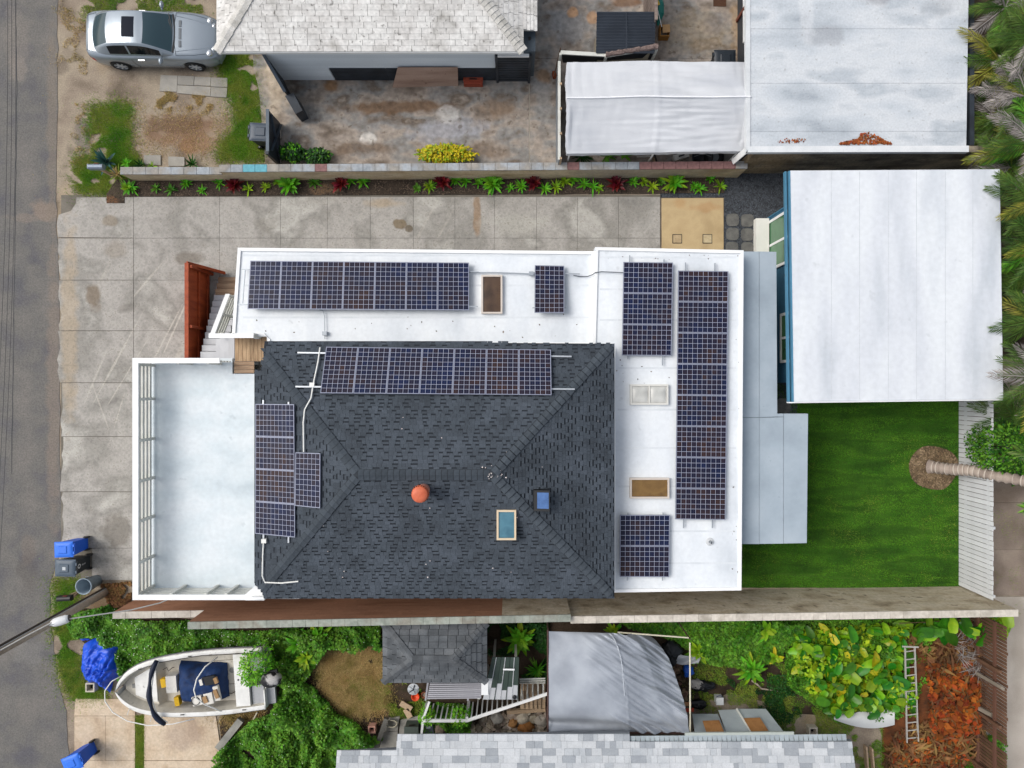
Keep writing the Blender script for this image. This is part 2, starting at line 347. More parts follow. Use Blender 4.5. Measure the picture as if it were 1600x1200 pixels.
# ---- stained concrete yard in front of the white-roofed house
YARD = mat('stained_concrete', ['#5f5449', '#7b7066', '#968c82', '#82807d', '#6b6056', '#a49b91'], scale=1.0, detail=10, rough=.9, bump=.25, bscale=40, fine=.3, fscale=6, lo=.28, hi=.72, dist=.05, objr=.03, stretch=(.7,1.2,1),
    specks=('#57493a', 4.5, .64, .5),
    blot=[(620,168,2.6,.3,.03,'#6a5038',.8,2), (700,205,1.6,.5,.1,'#93949a',.75,2.2), (575,218,.35,.25,0,'#c9c4bd',.8,3), (560,232,1.4,.3,0,'#5b4632',.6,2), (520,135,.3,.25,0,'#8a6238',.6,2.5), (700,180,.45,.4,0,'#bdbab6',.6,3),
          (760,235,1.0,.35,0,'#5f4c3a',.55,2), (780,170,.8,.5,0,'#7b6148',.6,2), (890,40,.9,.9,0,'#8e8e8e',.75,2.2), (895,20,.25,.25,0,'#b98f68',.8,3), (925,28,.25,.25,0,'#b58d68',.7,3), (980,5,.8,.2,0,'#6d4c30',.7,2),
          (1090,50,1.6,1.0,0,'#93836b',.5,2), (1120,35,.6,.4,.5,'#77706c',.6,2), (1150,40,.25,1.2,0,'#9a7b52',.5,2), (850,150,.3,1.6,0,'#8a8885',.7,2), (850,120,.35,.3,0,'#8a6a48',.7,2), (430,130,.5,1.6,.1,'#b5a590',.7,2), (470,60,.4,.4,0,'#b0a18c',.5,2), (850,210,.35,.4,0,'#6c6a68',.5,2)])
yard = tag(bpy.data.objects.new('concrete_yard', None), kind='structure'); COL.objects.link(yard)
L_ = [tuple(q) for q in [(394,-60),(394,60),(397,110),(404,135),(407,160),(409,185),(415,256)]]
slab(0,0,0,0,YARD,yard,.035,top=L_+[(826.4,256),(826.4,79)]+[(826.4,-60)])
slab(827.6,1168,92,256,YARD,yard,.035); slab(827.6,1020,-60,92,YARD,yard,.04); slab(1020,1168,-60,92,YARD,yard,.035)
struct('yard_joint_soil', MB().sheet(PP(0, [(400,-60),(1168,-60),(1168,257),(416,257)]), .012), mat('pale_joint', ['#a59c8c','#c2bbae'], scale=3))
# ---- paved strip beyond the white fence and the lane at the right
PAV = mat('brown_concrete', ['#6d5f52', '#83756a', '#97897b'], scale=.9, rough=.9, fine=.15, objr=.06)
rp = tag(bpy.data.objects.new('side_path', None), kind='structure'); COL.objects.link(rp)
for y0, y1 in ((560,632),(632,722),(722,785),(785,858),(858,930)): slab(1499, 1660, y0, y1, PAV, rp, .03)
LANE = mat('pale_lane_concrete', ['#9d9489', '#aba298', '#b4aca2'], scale=.8, rough=.9, fine=.08, blot=[(1590,1000,.3,3,0,'#8f877c',.4,2)])
obj('lane', MB().prism(PP(0, [(1515,932),(1800,932),(1800,1400),(1515,1400)]), -.1, .03), LANE, kind='structure')
# ---- pale slabs at the lower left
PALE = mat('pale_slab_concrete', ['#9a8570', '#b5a28b', '#c0b09b', '#a8947c'], scale=.9, detail=8, rough=.9, fine=.16, fscale=14, blot=[(290,1150,1.0,.6,.2,'#9b8a7c',.6,2), (160,1110,.6,.3,0,'#c7b8a4',.5,2), (320,1105,.6,.3,0,'#7c6a4c',.6,2)], objr=.05)
pd = tag(bpy.data.objects.new('parking_pad', None), kind='structure'); COL.objects.link(pd)
slab(0,0,0,0,PALE,pd,.04,top=[(119,1091),(212,1092),(212,1117.6),(117,1117.6)])
slab(117,166,1118,1187,PALE,pd,.04); slab(166,212,1118,1187,PALE,pd,.04); slab(120,212,1187,1330,PALE,pd,.04)
slab(0,0,0,0,PALE,pd,.04,top=[(226,1100),(330,1098),(338,1120),(344,1160),(352,1187),(226,1187)]); slab(0,0,0,0,PALE,pd,.04,top=[(226,1188),(353,1188),(372,1330),(226,1330)])
# ---- pavers by the car
PV = mat('grey_paver', ['#8a8781', '#9b978f'], scale=3, rough=.9, fine=.08, objr=.08)
pr = tag(bpy.data.objects.new('paved_patch', None), kind='structure'); COL.objects.link(pr)
for q in ([(252,118),(278,119),(277,144),(250,143)], [(278.6,119),(304,120),(303,134),(278,133)], [(304.6,120.5),(330,121.5),(329.5,135),(303.8,134)], [(330.6,122),(356,122.5),(356,137),(330.2,136)],
          [(278,134),(303,135),(330,136.5),(329,151),(277.6,146)], [(330.6,137),(356,138),(354.5,153),(329.6,151.3)]):
    slab(0,0,0,0,PV,pr,.045,top=q,name='paver')
for q, lb in (([(226,243),(252,243),(252,258.5),(226,257)], 'grey square paver on the dirt, nearer the mailbox'), ([(264,245),(289,246),(289,260),(264,260)], 'grey square paver on the dirt, farther from the mailbox')):
    obj('paver', MB().prism(PP(0, q), -.02, .045), PV, label=lb, cat='paver', group='pavers by the block wall')
# ---- lawn
LAWNB = mat('lawn_soil', ['#24400f', '#315414', '#40651b'], scale=1.2, rough=.95, fine=.3, fscale=30)
lawn_px = [(1150,600),(1501,600),(1501,918),(1150,918)]
obj('lawn', MB().sheet(PP(0, lawn_px), .02), LAWNB, kind='structure')
# ================================================================ MAIN HOUSE
WROOF = mat('white_membrane_roof', ['#bfc5cb', '#d0d5da', '#dadee1', '#c9cfd5'], scale=.8, detail=11, rough=.6, fine=.05, fscale=9, bump=.06, bscale=8, stretch=(1,.5,1), lo=.25, hi=.75, specks=('#b4b9bd', 3.2, .7, .4))
DECKM = mat('pale_deck_coating', ['#b3bfc6', '#c6d0d5', '#d2d9dd', '#bcc7cd'], scale=1.0, detail=11, rough=.6, fine=.06, fscale=7, lo=.25, hi=.75, stretch=(.6,1,1), specks=('#aab5bb', 2.5, .68, .5))
HW = mat('house_wall_paint', ['#c9cdd0', '#d5d8da'], scale=1.5, rough=.7, fine=.04)
def window(parent, x, y, z, wd, ht, axis, sgn, fm=None, gm=None):
    """a framed window on a wall plane: axis 'x' = wall faces +-x"""
    fr = MB(); t = .06
    def bx(u0, u1, w0, w1, d0, d1, mb):
        if axis == 'x': mb.box(x+sgn*d0, x+sgn*d1, y+u0, y+u1, z+w0, z+w1)
        else: mb.box(x+u0, x+u1, y+sgn*d0, y+sgn*d1, z+w0, z+w1)
    bx(-wd/2, wd/2, 0, t, -.02, .05, fr); bx(-wd/2, wd/2, ht-t, ht, -.02, .05, fr); bx(-wd/2, -wd/2+t, t, ht-t, -.02, .05, fr); bx(wd/2-t, wd/2, t, ht-t, -.02, .05, fr); bx(-t/2, t/2, t, ht-t, -.02, .045, fr)
    f = obj('window', fr, fm or M['white_trim'], parent)
    for a, b in ((-wd/2+t, -t/2), (t/2, wd/2-t)):
        p = MB(); bx(a, b, t, ht-t, .0, .018, p); obj('pane', p, gm or M['glass'], f)
    return f
house = thing('house', 'main house with charcoal shingle hip roof, white flat roofs and pale roof deck', 'house', (0, 0, 0))
HN, HE, HD, HB = 2.9, 3.1, 2.4, 3.9        # north flat roof, east flat roof, deck, eaves of the shingle roof
# flat roofs: membrane slab with a low upstand all round
def flat_roof(name, polypx, h, th, m, lip=.05, lw=.1, parent=house):
    poly = PP(h, polypx); r = obj(name, MB().prism(poly, h-th, h-lip), m, parent)
    g = MB(); n = len(poly); c = Vector((sum(p[0] for p in poly)/n, sum(p[1] for p in poly)/n))
    for i in range(n):
        a, b = Vector(poly[i]), Vector(poly[(i+1)%n]); d = (b-a).normalized(); nn = Vector((-d[1], d[0]))
        if (c-a).dot(nn) < 0: nn = -nn
        q = [a, b, b+nn*lw-d*lw, a+nn*lw+d*lw]; g.prism([tuple(v) for v in q], h-lip+.001, h)
    obj('roof_edge', g, M['white_trim'], r); return r
flat_roof('flat_roof', [(371.5,387),(929,392.5),(929,540),(417,540),(417,525.5),(362,525.5)], HN, .3, WROOF)
er = flat_roof('flat_roof', [(930,386),(1162,391),(1158.5,922.5),(957,926),(957,540),(926,540)], HE, .42, WROOF)
# welded membrane laps on the flat roofs
LAP = mat('membrane_lap', ['#c3c9ce','#d3d7db'], scale=2, rough=.55, fine=.05)
def laps(h, rows, x0, x1, par):
    for y in rows: a, b = P(x0,y,h), P(x1,y,h); obj('membrane_lap', MB().box(a[0],b[0],a[1]-.03,a[1]+.03,h+.0005,h+.004), LAP, par)
laps(HN-.05, (399,446,496), 380, 920, er.parent); laps(HE-.05, (402,452,500,575,640,700,760,830,880), 965, 1150, er); laps(HE-.05, (402,452,500), 937, 964, er)
# walls under the flat roofs
nx0, ny0 = P(376,391,HN)[:2]; ex1, ey1 = P(1155,918,HE)[:2]; en = P(935,392,HE)[1]
wl = MB(); wl.box(nx0+.3, P(929,0,HN)[0], ny0-.35, ny0-.2, 0, HN-.302); obj('wall', wl, HW, house)
wl = MB(); wl.box(nx0+.3, nx0+.45, P(0,528,HN)[1], ny0-.352, 0, HN-.302); obj('wall', wl, HW, house)
wl = MB(); wl.box(P(934,0,HE)[0]+.2, ex1-.25, en-.45, en-.3, 0, HE-.422); obj('wall', wl, HW, house)
wl = MB(); wl.box(ex1-.4, ex1-.25, ey1+.25, en-.452, 0, HE-.422); obj('wall', wl, HW, house)
wl = MB(); wl.box(-7.3, ex1-.402, ey1+.25, ey1+.4, 0, HE-.422); obj('wall', wl, HW, house)
for x in (-6.5, -3.5, -.5): window(house, x, ny0-.2, 1.0, 1.2, 1.0, 'y', 1)
window(house, 5, en-.3, 1.0, 1.2, 1.0, 'y', 1); window(house, ex1-.25, -1.5, .15, 1.6, 2.0, 'x', 1)
# upper walls under the shingle roof
ux0, ux1, uy0, uy1 = P(398,0,HB)[0], P(960,0,HB)[0], P(0,935,HB)[1], P(0,533,HB)[1]
wl = MB(); wl.box(ux0+.45, ux1-.35, uy0+.45, uy1-.4, 2.2, HB-.05); obj('upper_wall', wl, HW, house)
for y in (-4.6, -2.4): window(house, ux0+.45, y, 2.5, .9, 1.1, 'x', -1)
# ---- hip roof of shingles
RISE = 1.16; wn = (uy1-uy0)/2; wW, wE = 3.39, 3.64; ymid = (uy0+uy1)/2
def roofz(x, y): return HB+RISE*min((uy1-y)/wn, (y-uy0)/wn, (x-ux0)/wW, (ux1-x)/wE)
cutp = PP(HB, [(416,533),(960,537),(960,933),(413,936),(410,924),(397,911),(397,581),(409,579.5),(412,565)])
SHING = mat('charcoal_shingle', ['#373d44', '#40474f', '#484f58'], scale=1.1, rough=.9, fine=.2, fscale=30, island=.14, bump=.3, bscale=120, specks=('#8d929a', 30, .74, .2))
def slope_tabs(A, u, n, Lu, kl, kr, m, z0, depth, expo, tabs, thick, keep=None, cut=0, gp_=.003):
    """yield one wedge (verts, faces) per shingle tab of a roof slope"""
    A, u, n = Vector(A), Vector(u), Vector(n); r = 0; cutn = False
    while r*expo < depth-.02:
        d0, d1 = r*expo, min((r+1)*expo, depth); s = kl*d0-random.random()*tabs[1]; e = Lu-kr*d0
        while s < e:
            wd = random.uniform(*tabs); s1 = s+wd
            lo0, lo1 = max(s, kl*d0), min(s1, e); up0, up1 = max(s, kl*d1), min(s1, Lu-kr*d1)
            if lo1-lo0 > .02:
                if up1 < up0: up0 = up1 = (max(up0, kl*d1)+min(up1, Lu-kr*d1))/2
                t = thick*random.choice((.8,1.,1.1)); cutn = bool(cut) and not cutn and random.random() < .5; dl = d0+(cut if cutn else 0)
                f = lambda s_, d_, dz: tuple((A+u*s_+n*d_)[:2])+(z0+m*d_+dz,)
                vs = [f(lo0+gp_,dl,0), f(lo1-gp_,dl,0), f(lo1-gp_,dl,t), f(lo0+gp_,dl,t), f(up1-gp_,d1,t*.2), f(up0+gp_,d1,t*.2), ]
                if keep is None or keep((vs[0][0]+vs[4][0])/2, (vs[0][1]+vs[4][1])/2): yield vs, [(0,1,2,3),(3,2,4,5),(0,3,5),(1,4,2)], r
            s = s1
        r += 1
roof = obj('roof', MB().prism(cutp, HB-.14, HB-.02), M['dark'], house)
dk = MB(); k = 24
for (pts) in ([(ux0,uy0),(ux1,uy0),(ux1-wE,ymid),(ux0+wW,ymid)], [(ux1,uy0),(ux1,uy1),(ux1-wE,ymid)], [(ux1,uy1),(ux0,uy1),(ux0+wW,ymid),(ux1-wE,ymid)], [(ux0,uy1),(ux0,uy0),(ux0+wW,ymid)]):
    # fine triangulated deck, cells outside the cut outline dropped
    pass
nx_, ny_ = 110, 80; vs = []; idx = {}; fs = []
for j in range(ny_+1):
    for i in range(nx_+1):
        x = ux0+(ux1-ux0)*i/nx_; y = uy0+(uy1-uy0)*j/ny_; vs.append((x, y, roofz(x, y)-.012))
for j in range(ny_):
    for i in range(nx_):
        q = [j*(nx_+1)+i, j*(nx_+1)+i+1, (j+1)*(nx_+1)+i+1, (j+1)*(nx_+1)+i]
        cx = sum(vs[a][0] for a in q)/4; cy = sum(vs[a][1] for a in q)/4
        if inpoly(cx, cy, cutp): fs.append(tuple(q))
obj('roof_deck', MB().add(vs, fs), mat('shingle_underlay', ['#23282e','#2b3037'], rough=.95, fine=.1), roof)
keep = lambda x, y: inpoly(x, y, cutp)
mb = MB()
for A, u, n, Lu, kl, kr, m_, dep in (((ux0,uy0),(1,0),(0,1),ux1-ux0,wW/wn,wE/wn,RISE/wn,wn), ((ux1,uy1),(-1,0),(0,-1),ux1-ux0,wE/wn,wW/wn,RISE/wn,wn),
                                 ((ux1,uy0),(0,1),(-1,0),uy1-uy0,wn/wE,wn/wE,RISE/wE,wE), ((ux0,uy1),(0,-1),(1,0),uy1-uy0,wn/wW,wn/wW,RISE/wW,wW)):
    for v_, f_, r_ in slope_tabs(A, u, n, Lu, kl, kr, m_, HB, dep, .108, (.1,.2), .017, keep, .045): mb.add(v_, f_)
obj('shingles', mb, SHING, roof, kind='stuff')
CAPM = mat('shingle_cap', ['#3a4148', '#464d55'], scale=2, rough=.9, fine=.15, objr=.12, coords='obj')
CAPU = mat('cap_shade', ['#2b3036','#33393f'], rough=.95)  # dark strip under the caps, painting the shade along their edges and gaps
def caps(p0, p1, wd, drop, step, parent, m, ln=1.25, thick=.02, keepf=None, name='ridge_cap', under=None):
    p0, p1 = Vector(p0), Vector(p1); n = int((p1-p0).length/step); d = (p1-p0).normalized(); side = Vector((-d[1], d[0], 0)).normalized()
    if under:
        w2 = wd*1.08; dr = Vector((0,0,-drop*w2)); up = Vector((0,0,.026)); st = p0+d*(.0 if not keepf else .75); obj('cap_shade_strip', MB().add([st-side*w2+dr+up, st+up, st+side*w2+dr+up, p1-side*w2+dr+up, p1+up, p1+side*w2+dr+up], [(0,1,4,3),(1,2,5,4)]), under, parent)
    for i in range(n):
        a = p0+d*step*i; b = a+d*step*ln
        if keepf and not keepf(a[0], a[1]): continue
        j = random.uniform(.92,1.08); dz = Vector((0,0,.006)); za, zb = Vector((0,0,thick+.03)), Vector((0,0,.03)); dr = Vector((0,0,-drop*wd*j))
        vs = [a-side*wd*j+dr+za, a+za*1.2, a+side*wd*j+dr+za, b-side*wd*j+dr+zb, b+zb, b+side*wd*j+dr+zb, a-side*wd*j+dr, a, a+side*wd*j+dr]
        obj(name, MB().add(vs, [(0,1,4,3),(1,2,5,4),(6,7,1,0),(7,8,2,1),(0,3,6),(2,8,5)]), m, parent)
zr = HB+RISE; RW, RE = (ux0+wW, ymid, zr), (ux1-wE, ymid, zr)
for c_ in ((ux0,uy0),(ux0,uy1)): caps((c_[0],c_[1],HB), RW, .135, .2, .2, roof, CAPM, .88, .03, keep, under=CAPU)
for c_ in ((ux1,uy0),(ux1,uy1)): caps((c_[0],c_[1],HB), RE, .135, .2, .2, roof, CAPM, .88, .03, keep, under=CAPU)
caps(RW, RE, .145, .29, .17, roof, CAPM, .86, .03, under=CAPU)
# pale fallen petals at the ridge end
pt = MB()
for i in range(46):
    x, y = (random.gauss(RE[0], .22), random.gauss(ymid, .12)) if i < 26 else (random.uniform(ux0+2, ux1-.5), random.uniform(uy0+.5, uy1-2.2))
    z = roofz(x, y)+.04; a = random.uniform(0, 6.28); r = random.uniform(.012,.03)
    pt.add([(x+math.cos(a)*r, y+math.sin(a)*r, z), (x+math.cos(a+2.1)*r, y+math.sin(a+2.1)*r, z+.008), (x+math.cos(a+4.2)*r, y+math.sin(a+4.2)*r, z)], [(0,1,2)])
obj('fallen_petals', pt, mat('petal', ['#b9a9a6','#d8d4d2'], fine=0, island=.3), label='pale petals and specks fallen on the charcoal shingle roof', cat='petals', kind='stuff')
# white fascia board below the south-west corner
a, b = P(395,935,HB-.3), P(470,939,HB-.3)
obj('fascia', MB().box(a[0], b[0], uy0-.06, uy0-.01, HB-.34, HB-.15), M['white_trim'], house)
obj('corner_trim', MB().prism(PP(HB-.3, [(399,915),(411,924),(413,938),(384,938),(382,930)]), HB-.4, HB-.3), M['white_trim'], house)
# ---- roof deck with rails
dx0, dy0, dy1 = P(238,0,HD)[0], P(0,918,HD)[1], P(0,565.5,HD)[1]; dx1 = P(420,0,HD)[0]; lx = P(363,0,HD)[0]; ly = P(0,584,HD)[1]
obj('deck_floor', MB().prism([(dx0-.12,dy0-.12),(dx1,dy0-.12),(dx1,ly),(lx,ly),(lx,dy1+.12),(dx0-.12,dy1+.12)], HD-.3, HD), DECKM, house)
for x0, x1, y0, y1 in ((dx0-.1,dx0+.05,dy0-.1,dy1+.1),(dx0+.051,dx1,dy0-.1,dy0+.05),(dx0+.051,lx-.02,dy1-.05,dy1+.1)):
    obj('wall', MB().box(x0,x1,y0,y1,0,HD-.302), HW, house)
for y in (640,720,800,870): a, b = P(243,y,HD), P(396,y,HD); obj('membrane_lap', MB().box(a[0],b[0],a[1]-.025,a[1]+.025,HD+.0005,HD+.003), DECKM, house)
HC = HD+1.0
rl = thing('deck_railing', 'white capped railing with thin horizontal bars round the pale roof deck', 'railing', (dx0, dy0, HD))
cw = .09; nxe = P(343,0,HC)[0]; sxe = P(392,0,HC)[0]
obj('cap', MB().box(dx0-cw,dx0+cw,dy0-cw,dy1+cw,HC-.05,HC), M['white_trim'], rl)
obj('cap', MB().box(dx0+cw+.002,nxe,dy1-cw*.8,dy1+cw,HC-.05,HC), M['white_trim'], rl)
obj('cap', MB().box(dx0+cw+.002,sxe,dy0-cw,dy0+cw*.8,HC-.05,HC), M['white_trim'], rl)
for k in range(4):
    z = HD+.14+k*.215
    obj('bar', MB().box(dx0-.025,dx0+.025,dy0,dy1,z-.05,z+.05), M['rail'], rl)
    obj('bar', MB().box(dx0+.03,dx1-.45,dy0-.02,dy0+.02,z-.05,z+.05), M['rail'], rl)
    obj('bar', MB().box(dx0+.03,nxe-.03,dy1-.02,dy1+.02,z-.05,z+.05), M['rail'], rl)
for py in (571,623,685,746,806,868,915):
    y = P(0,py,HD)[1]; obj('post', MB().box(dx0+.027,dx0+.1,y-.045,y+.045,HD,HC-.051), M['rail'], rl)
for px in (290,341,372):
    x = P(px,0,HD)[0]; obj('post', MB().box(x-.045,x+.045,dy0+.022,dy0+.1,HD,HC-.051), M['rail'], rl)
for px in (300,345):
    x = P(px,0,HD)[0]; obj('post', MB().box(x-.04,x+.04,dy1-.1,dy1-.022,HD,HC-.051), M['rail'], rl)
# ---- stairs
STEPW = mat('pale_grey_tread', ['#b0b1b5', '#bfc0c3'], scale=2, rough=.6, fine=.04, objr=.05)
RISER = mat('riser_shadow_grey', ['#6f7073','#7c7d80'], rough=.7, fine=.05)  # darker grey paints the shadow line between the treads
PLANK = mat('tan_deck_plank', ['#8a6e54', '#a58a6c', '#b59a7b'], scale=2.2, rough=.75, fine=.1, stretch=(7,1,1), objr=.14)
PLANKY = mat('tan_tread_plank', ['#8f735b', '#a78b71', '#b0967c'], scale=2.2, rough=.75, fine=.1, stretch=(1,7,1), objr=.12)
stair = thing('staircase', 'outdoor stair of pale grey and tan wooden treads turning up to the roof deck', 'stairs', (-10, 2.5, 0))
sx0, sx1 = -10.5, -9.66; ys = [P(0,434,0)[1]]
y_end = P(0,560,1.5)[1]; nst = 13; dep = (ys[0]-y_end)/nst
for i in range(nst):
    y1 = ys[0]-dep*i; z = .115*(i+1); wdn = sx1 if i > 2 else -9.55
    tr = obj('tread', MB().box(sx0, wdn, y1-dep+.022, y1, z-.045, z), PLANKY if i < 3 else STEPW, stair)
    obj('riser', MB().box(sx0+.01, wdn-.01, y1-.03, y1-.012, z-.115, z-.046), RISER, stair)
obj('stringer', MB().add([(sx0-.03,ys[0],0),(sx0-.03,y_end,0),(sx0-.03,y_end,1.4),(sx0-.03,ys[0],.02),(sx0-.005,ys[0],0),(sx0-.005,y_end,0),(sx0-.005,y_end,1.4),(sx0-.005,ys[0],.02)],
    [(0,1,2,3),(7,6,5,4),(0,4,5,1),(1,5,6,2),(2,6,7,3),(3,7,4,0)]), HW, stair)
ux_a, ux_b = P(337,0,1.7)[0], P(367.5,0,2.2)[0]; zz = .115*nst; ya, yb = P(0,562,2)[1], P(0,528,2)[1]
for i in range(4):
    a = ux_a+(ux_b-ux_a)*i/4; b = ux_a+(ux_b-ux_a)*(i+1)/4; z = zz+(HD-zz)*(i+1)/5
    obj('tread', MB().box(a, b-.022, ya, yb, z-.045, z), STEPW, stair); obj('riser', MB().box(a+.012, a+.03, ya, yb, z-.16, z-.046), RISER, stair)
obj('corner_landing', MB().box(sx0, ux_a, ya, y_end+.2, zz-.12, zz-.05), STEPW, stair)
lp0, lp1 = P(367,0,HD)[0], P(421,0,HD)[0]; lt, lb_ = P(0,524.5,HD)[1], P(0,564.5,HD)[1]
for i in range(9):
    a = lp0+(lp1-lp0)*i/9; b = lp0+(lp1-lp0)*(i+1)/9
    obj('plank', MB().box(a+.004, b-.004, lb_, lt, HD-.04, HD+.012), PLANK, stair)
l0, l1 = P(366,0,HD)[0], P(397,0,HD)[0]; b0 = P(0,583,HD)[1]
for i in range(3):
    y1 = lb_-.01-(lb_-b0)*i/3; y0 = lb_-.01-(lb_-b0)*(i+1)/3+.008
    obj('plank', MB().box(l0, l1, y0, y1, HD-.04, HD+.008), PLANKY, stair)
obj('landing_frame', MB().box(lp0+.05, lp1-.05, lb_+.05, lt-.05, HD-.25, HD-.041), HW, stair)
sr = thing('stair_railing', 'white stair handrail with thin bars between the grey treads and the house wall', 'railing', (sx1, 2.5, .5))
p0, p1 = P(352.5,460,1.35), P(335.5,524,2.55); p0[0] = p1[0] = (p0[0]+p1[0])/2
obj('handrail', MB().beam(p0, p1, .15, .05), M['white_trim'], sr)
for k in range(4): obj('bar', MB().beam(p0-Vector((-.02,.05,.2+.17*k)), p1-Vector((-.02,-.05,.2+.17*k)), .05, .07), M['rail'], sr)
for f in (.03,.5,.97):
    q = p0+(p1-p0)*f; obj('post', MB().box(q[0]+.045,q[0]+.1,q[1]-.04,q[1]+.04,q[2]-1.1,q[2]-.03), M['rail'], sr)
hz = 3.25; a, b = P(326,524.5,hz), P(396,525.5,hz)
obj('cap', MB().box(a[0], b[0], a[1]-.07, a[1]+.07, hz-.05, hz), M['white_trim'], sr)
for k in range(3): obj('bar', MB().box(a[0]+.3, b[0], a[1]-.02, a[1]+.02, hz-.3-.2*k, hz-.22-.2*k), M['rail'], sr)
for x in (a[0]+.35, (a[0]+b[0])/2, b[0]-.05): obj('post', MB().box(x-.04, x+.04, a[1]+.022, a[1]+.09, hz-1.15, hz-.051), M['rail'], sr)
# ---- rust-red board fence screening the stairs
REDW = mat('red_brown_board', ['#7e3219', '#93401f', '#a14a26'], scale=2, rough=.6, fine=.08, stretch=(3,3,.5), objr=.1)
h0 = 1.75; fx = P(292,0,h0)[0]; fy1 = P(0,412,h0)[1]; fy0 = P(0,566,h0)[1]
rf = thing('board_fence', 'rust-red painted board fence screening the stair from the driveway', 'fence', (fx, (fy0+fy1)/2, 0))
n = 22
for i in range(n):
    y0 = fy0+(fy1-fy0)*i/n; dd = .004*(i%2); obj('board', MB().box(fx-.02+dd, fx+.001+dd, y0-.004, y0+(fy1-fy0)/n+.004, .03, h0-.03), REDW, rf)
obj('cap_rail', MB().box(fx-.07, fx+.06, fy0, fy1+.03, h0-.029, h0+.02), REDW, rf)
for z in (.25, .95): obj('rail', MB().box(fx+.007, fx+.06, fy0, fy1-.02, z-.045, z+.045), REDW, rf)
for f in (.38, .99): y = fy0+(fy1-fy0)*f-.05; obj('post', MB().box(fx+.062, fx+.15, y-.045, y+.045, 0, h0-.03), REDW, rf)
# sloping end return down to the bottom step
e0, e1 = Vector((fx, fy1+.03, h0)), Vector((P(352,434,.1)[0], fy1-.05, .15)); g = MB()
obj('return_rail', MB().beam(e0, e1, .1, .06), REDW, rf)
ng = 8
for i in range(ng):
    a, b = e0+(e1-e0)*i/ng, e0+(e1-e0)*(i+1)/ng
    obj('board', MB().add([(a[0]+.003,a[1]-.02,0.03),(b[0]-.003,b[1]-.02,.03),(b[0]-.003,b[1]-.02,b[2]-.03),(a[0]+.003,a[1]-.02,a[2]-.03),(a[0]+.003,a[1],0.03),(b[0]-.003,b[1],.03),(b[0]-.003,b[1],b[2]-.03),(a[0]+.003,a[1],a[2]-.03)],
        [(0,1,2,3),(7,6,5,4),(0,4,5,1),(1,5,6,2),(2,6,7,3),(3,7,4,0)]), REDW, rf)
# ---- grey patio cover over the lawn edge
AWN = mat('blue_grey_awning', ['#8f9ba5', '#9aa6b0', '#a2adb6'], scale=.9, rough=.55, fine=.03, fscale=8, objr=.015, specks=('#79848d', 4, .7, .3))
HA = 2.45
aw = thing('patio_cover', 'flat blue-grey patio cover beside the white roof, stepping out over the lawn', 'patio cover', P(1200,640,0))
for q in ([(1150,393),(1186,393),(1186,652),(1150,652)], [(1186.6,393),(1213,393.5),(1214.5,651),(1186.6,652)], [(1150,652.6),(1186,652.6),(1186,850),(1150,850)], [(1186.6,652.6),(1224,651.8),(1224,849.4),(1186.6,849.8)], [(1224.6,646.5),(1262.5,646.5),(1260.5,848.5),(1224.6,849.2)], [(1214.6,646.5),(1224,646.5),(1224,651.2),(1214.6,651.2)]):
    obj('roof_panel', MB().prism(PP(HA, q), HA-.06, HA+random.uniform(-.003,.003)), AWN, aw)
g = MB(); 
for a, b in (((1213,394),(1214,645)),((1262,647),(1260,848)),((1160,849),(1260,847.5)),((1214,647.5),(1262,647.5))):
    p, q = P(*a,HA), P(*b,HA); g = MB().beam(p-Vector((0,0,.12)), q-Vector((0,0,.12)), .05, .1); obj('fascia', g, AWN, aw)
for a in ((1208,400),(1208,520),(1257,655),(1255,842),(1170,842)):
    p = P(*a,HA); obj('post', MB().box(p[0]-.05,p[0]+.05,p[1]-.05,p[1]+.05,0,HA-.17), M['white_trim'], aw)
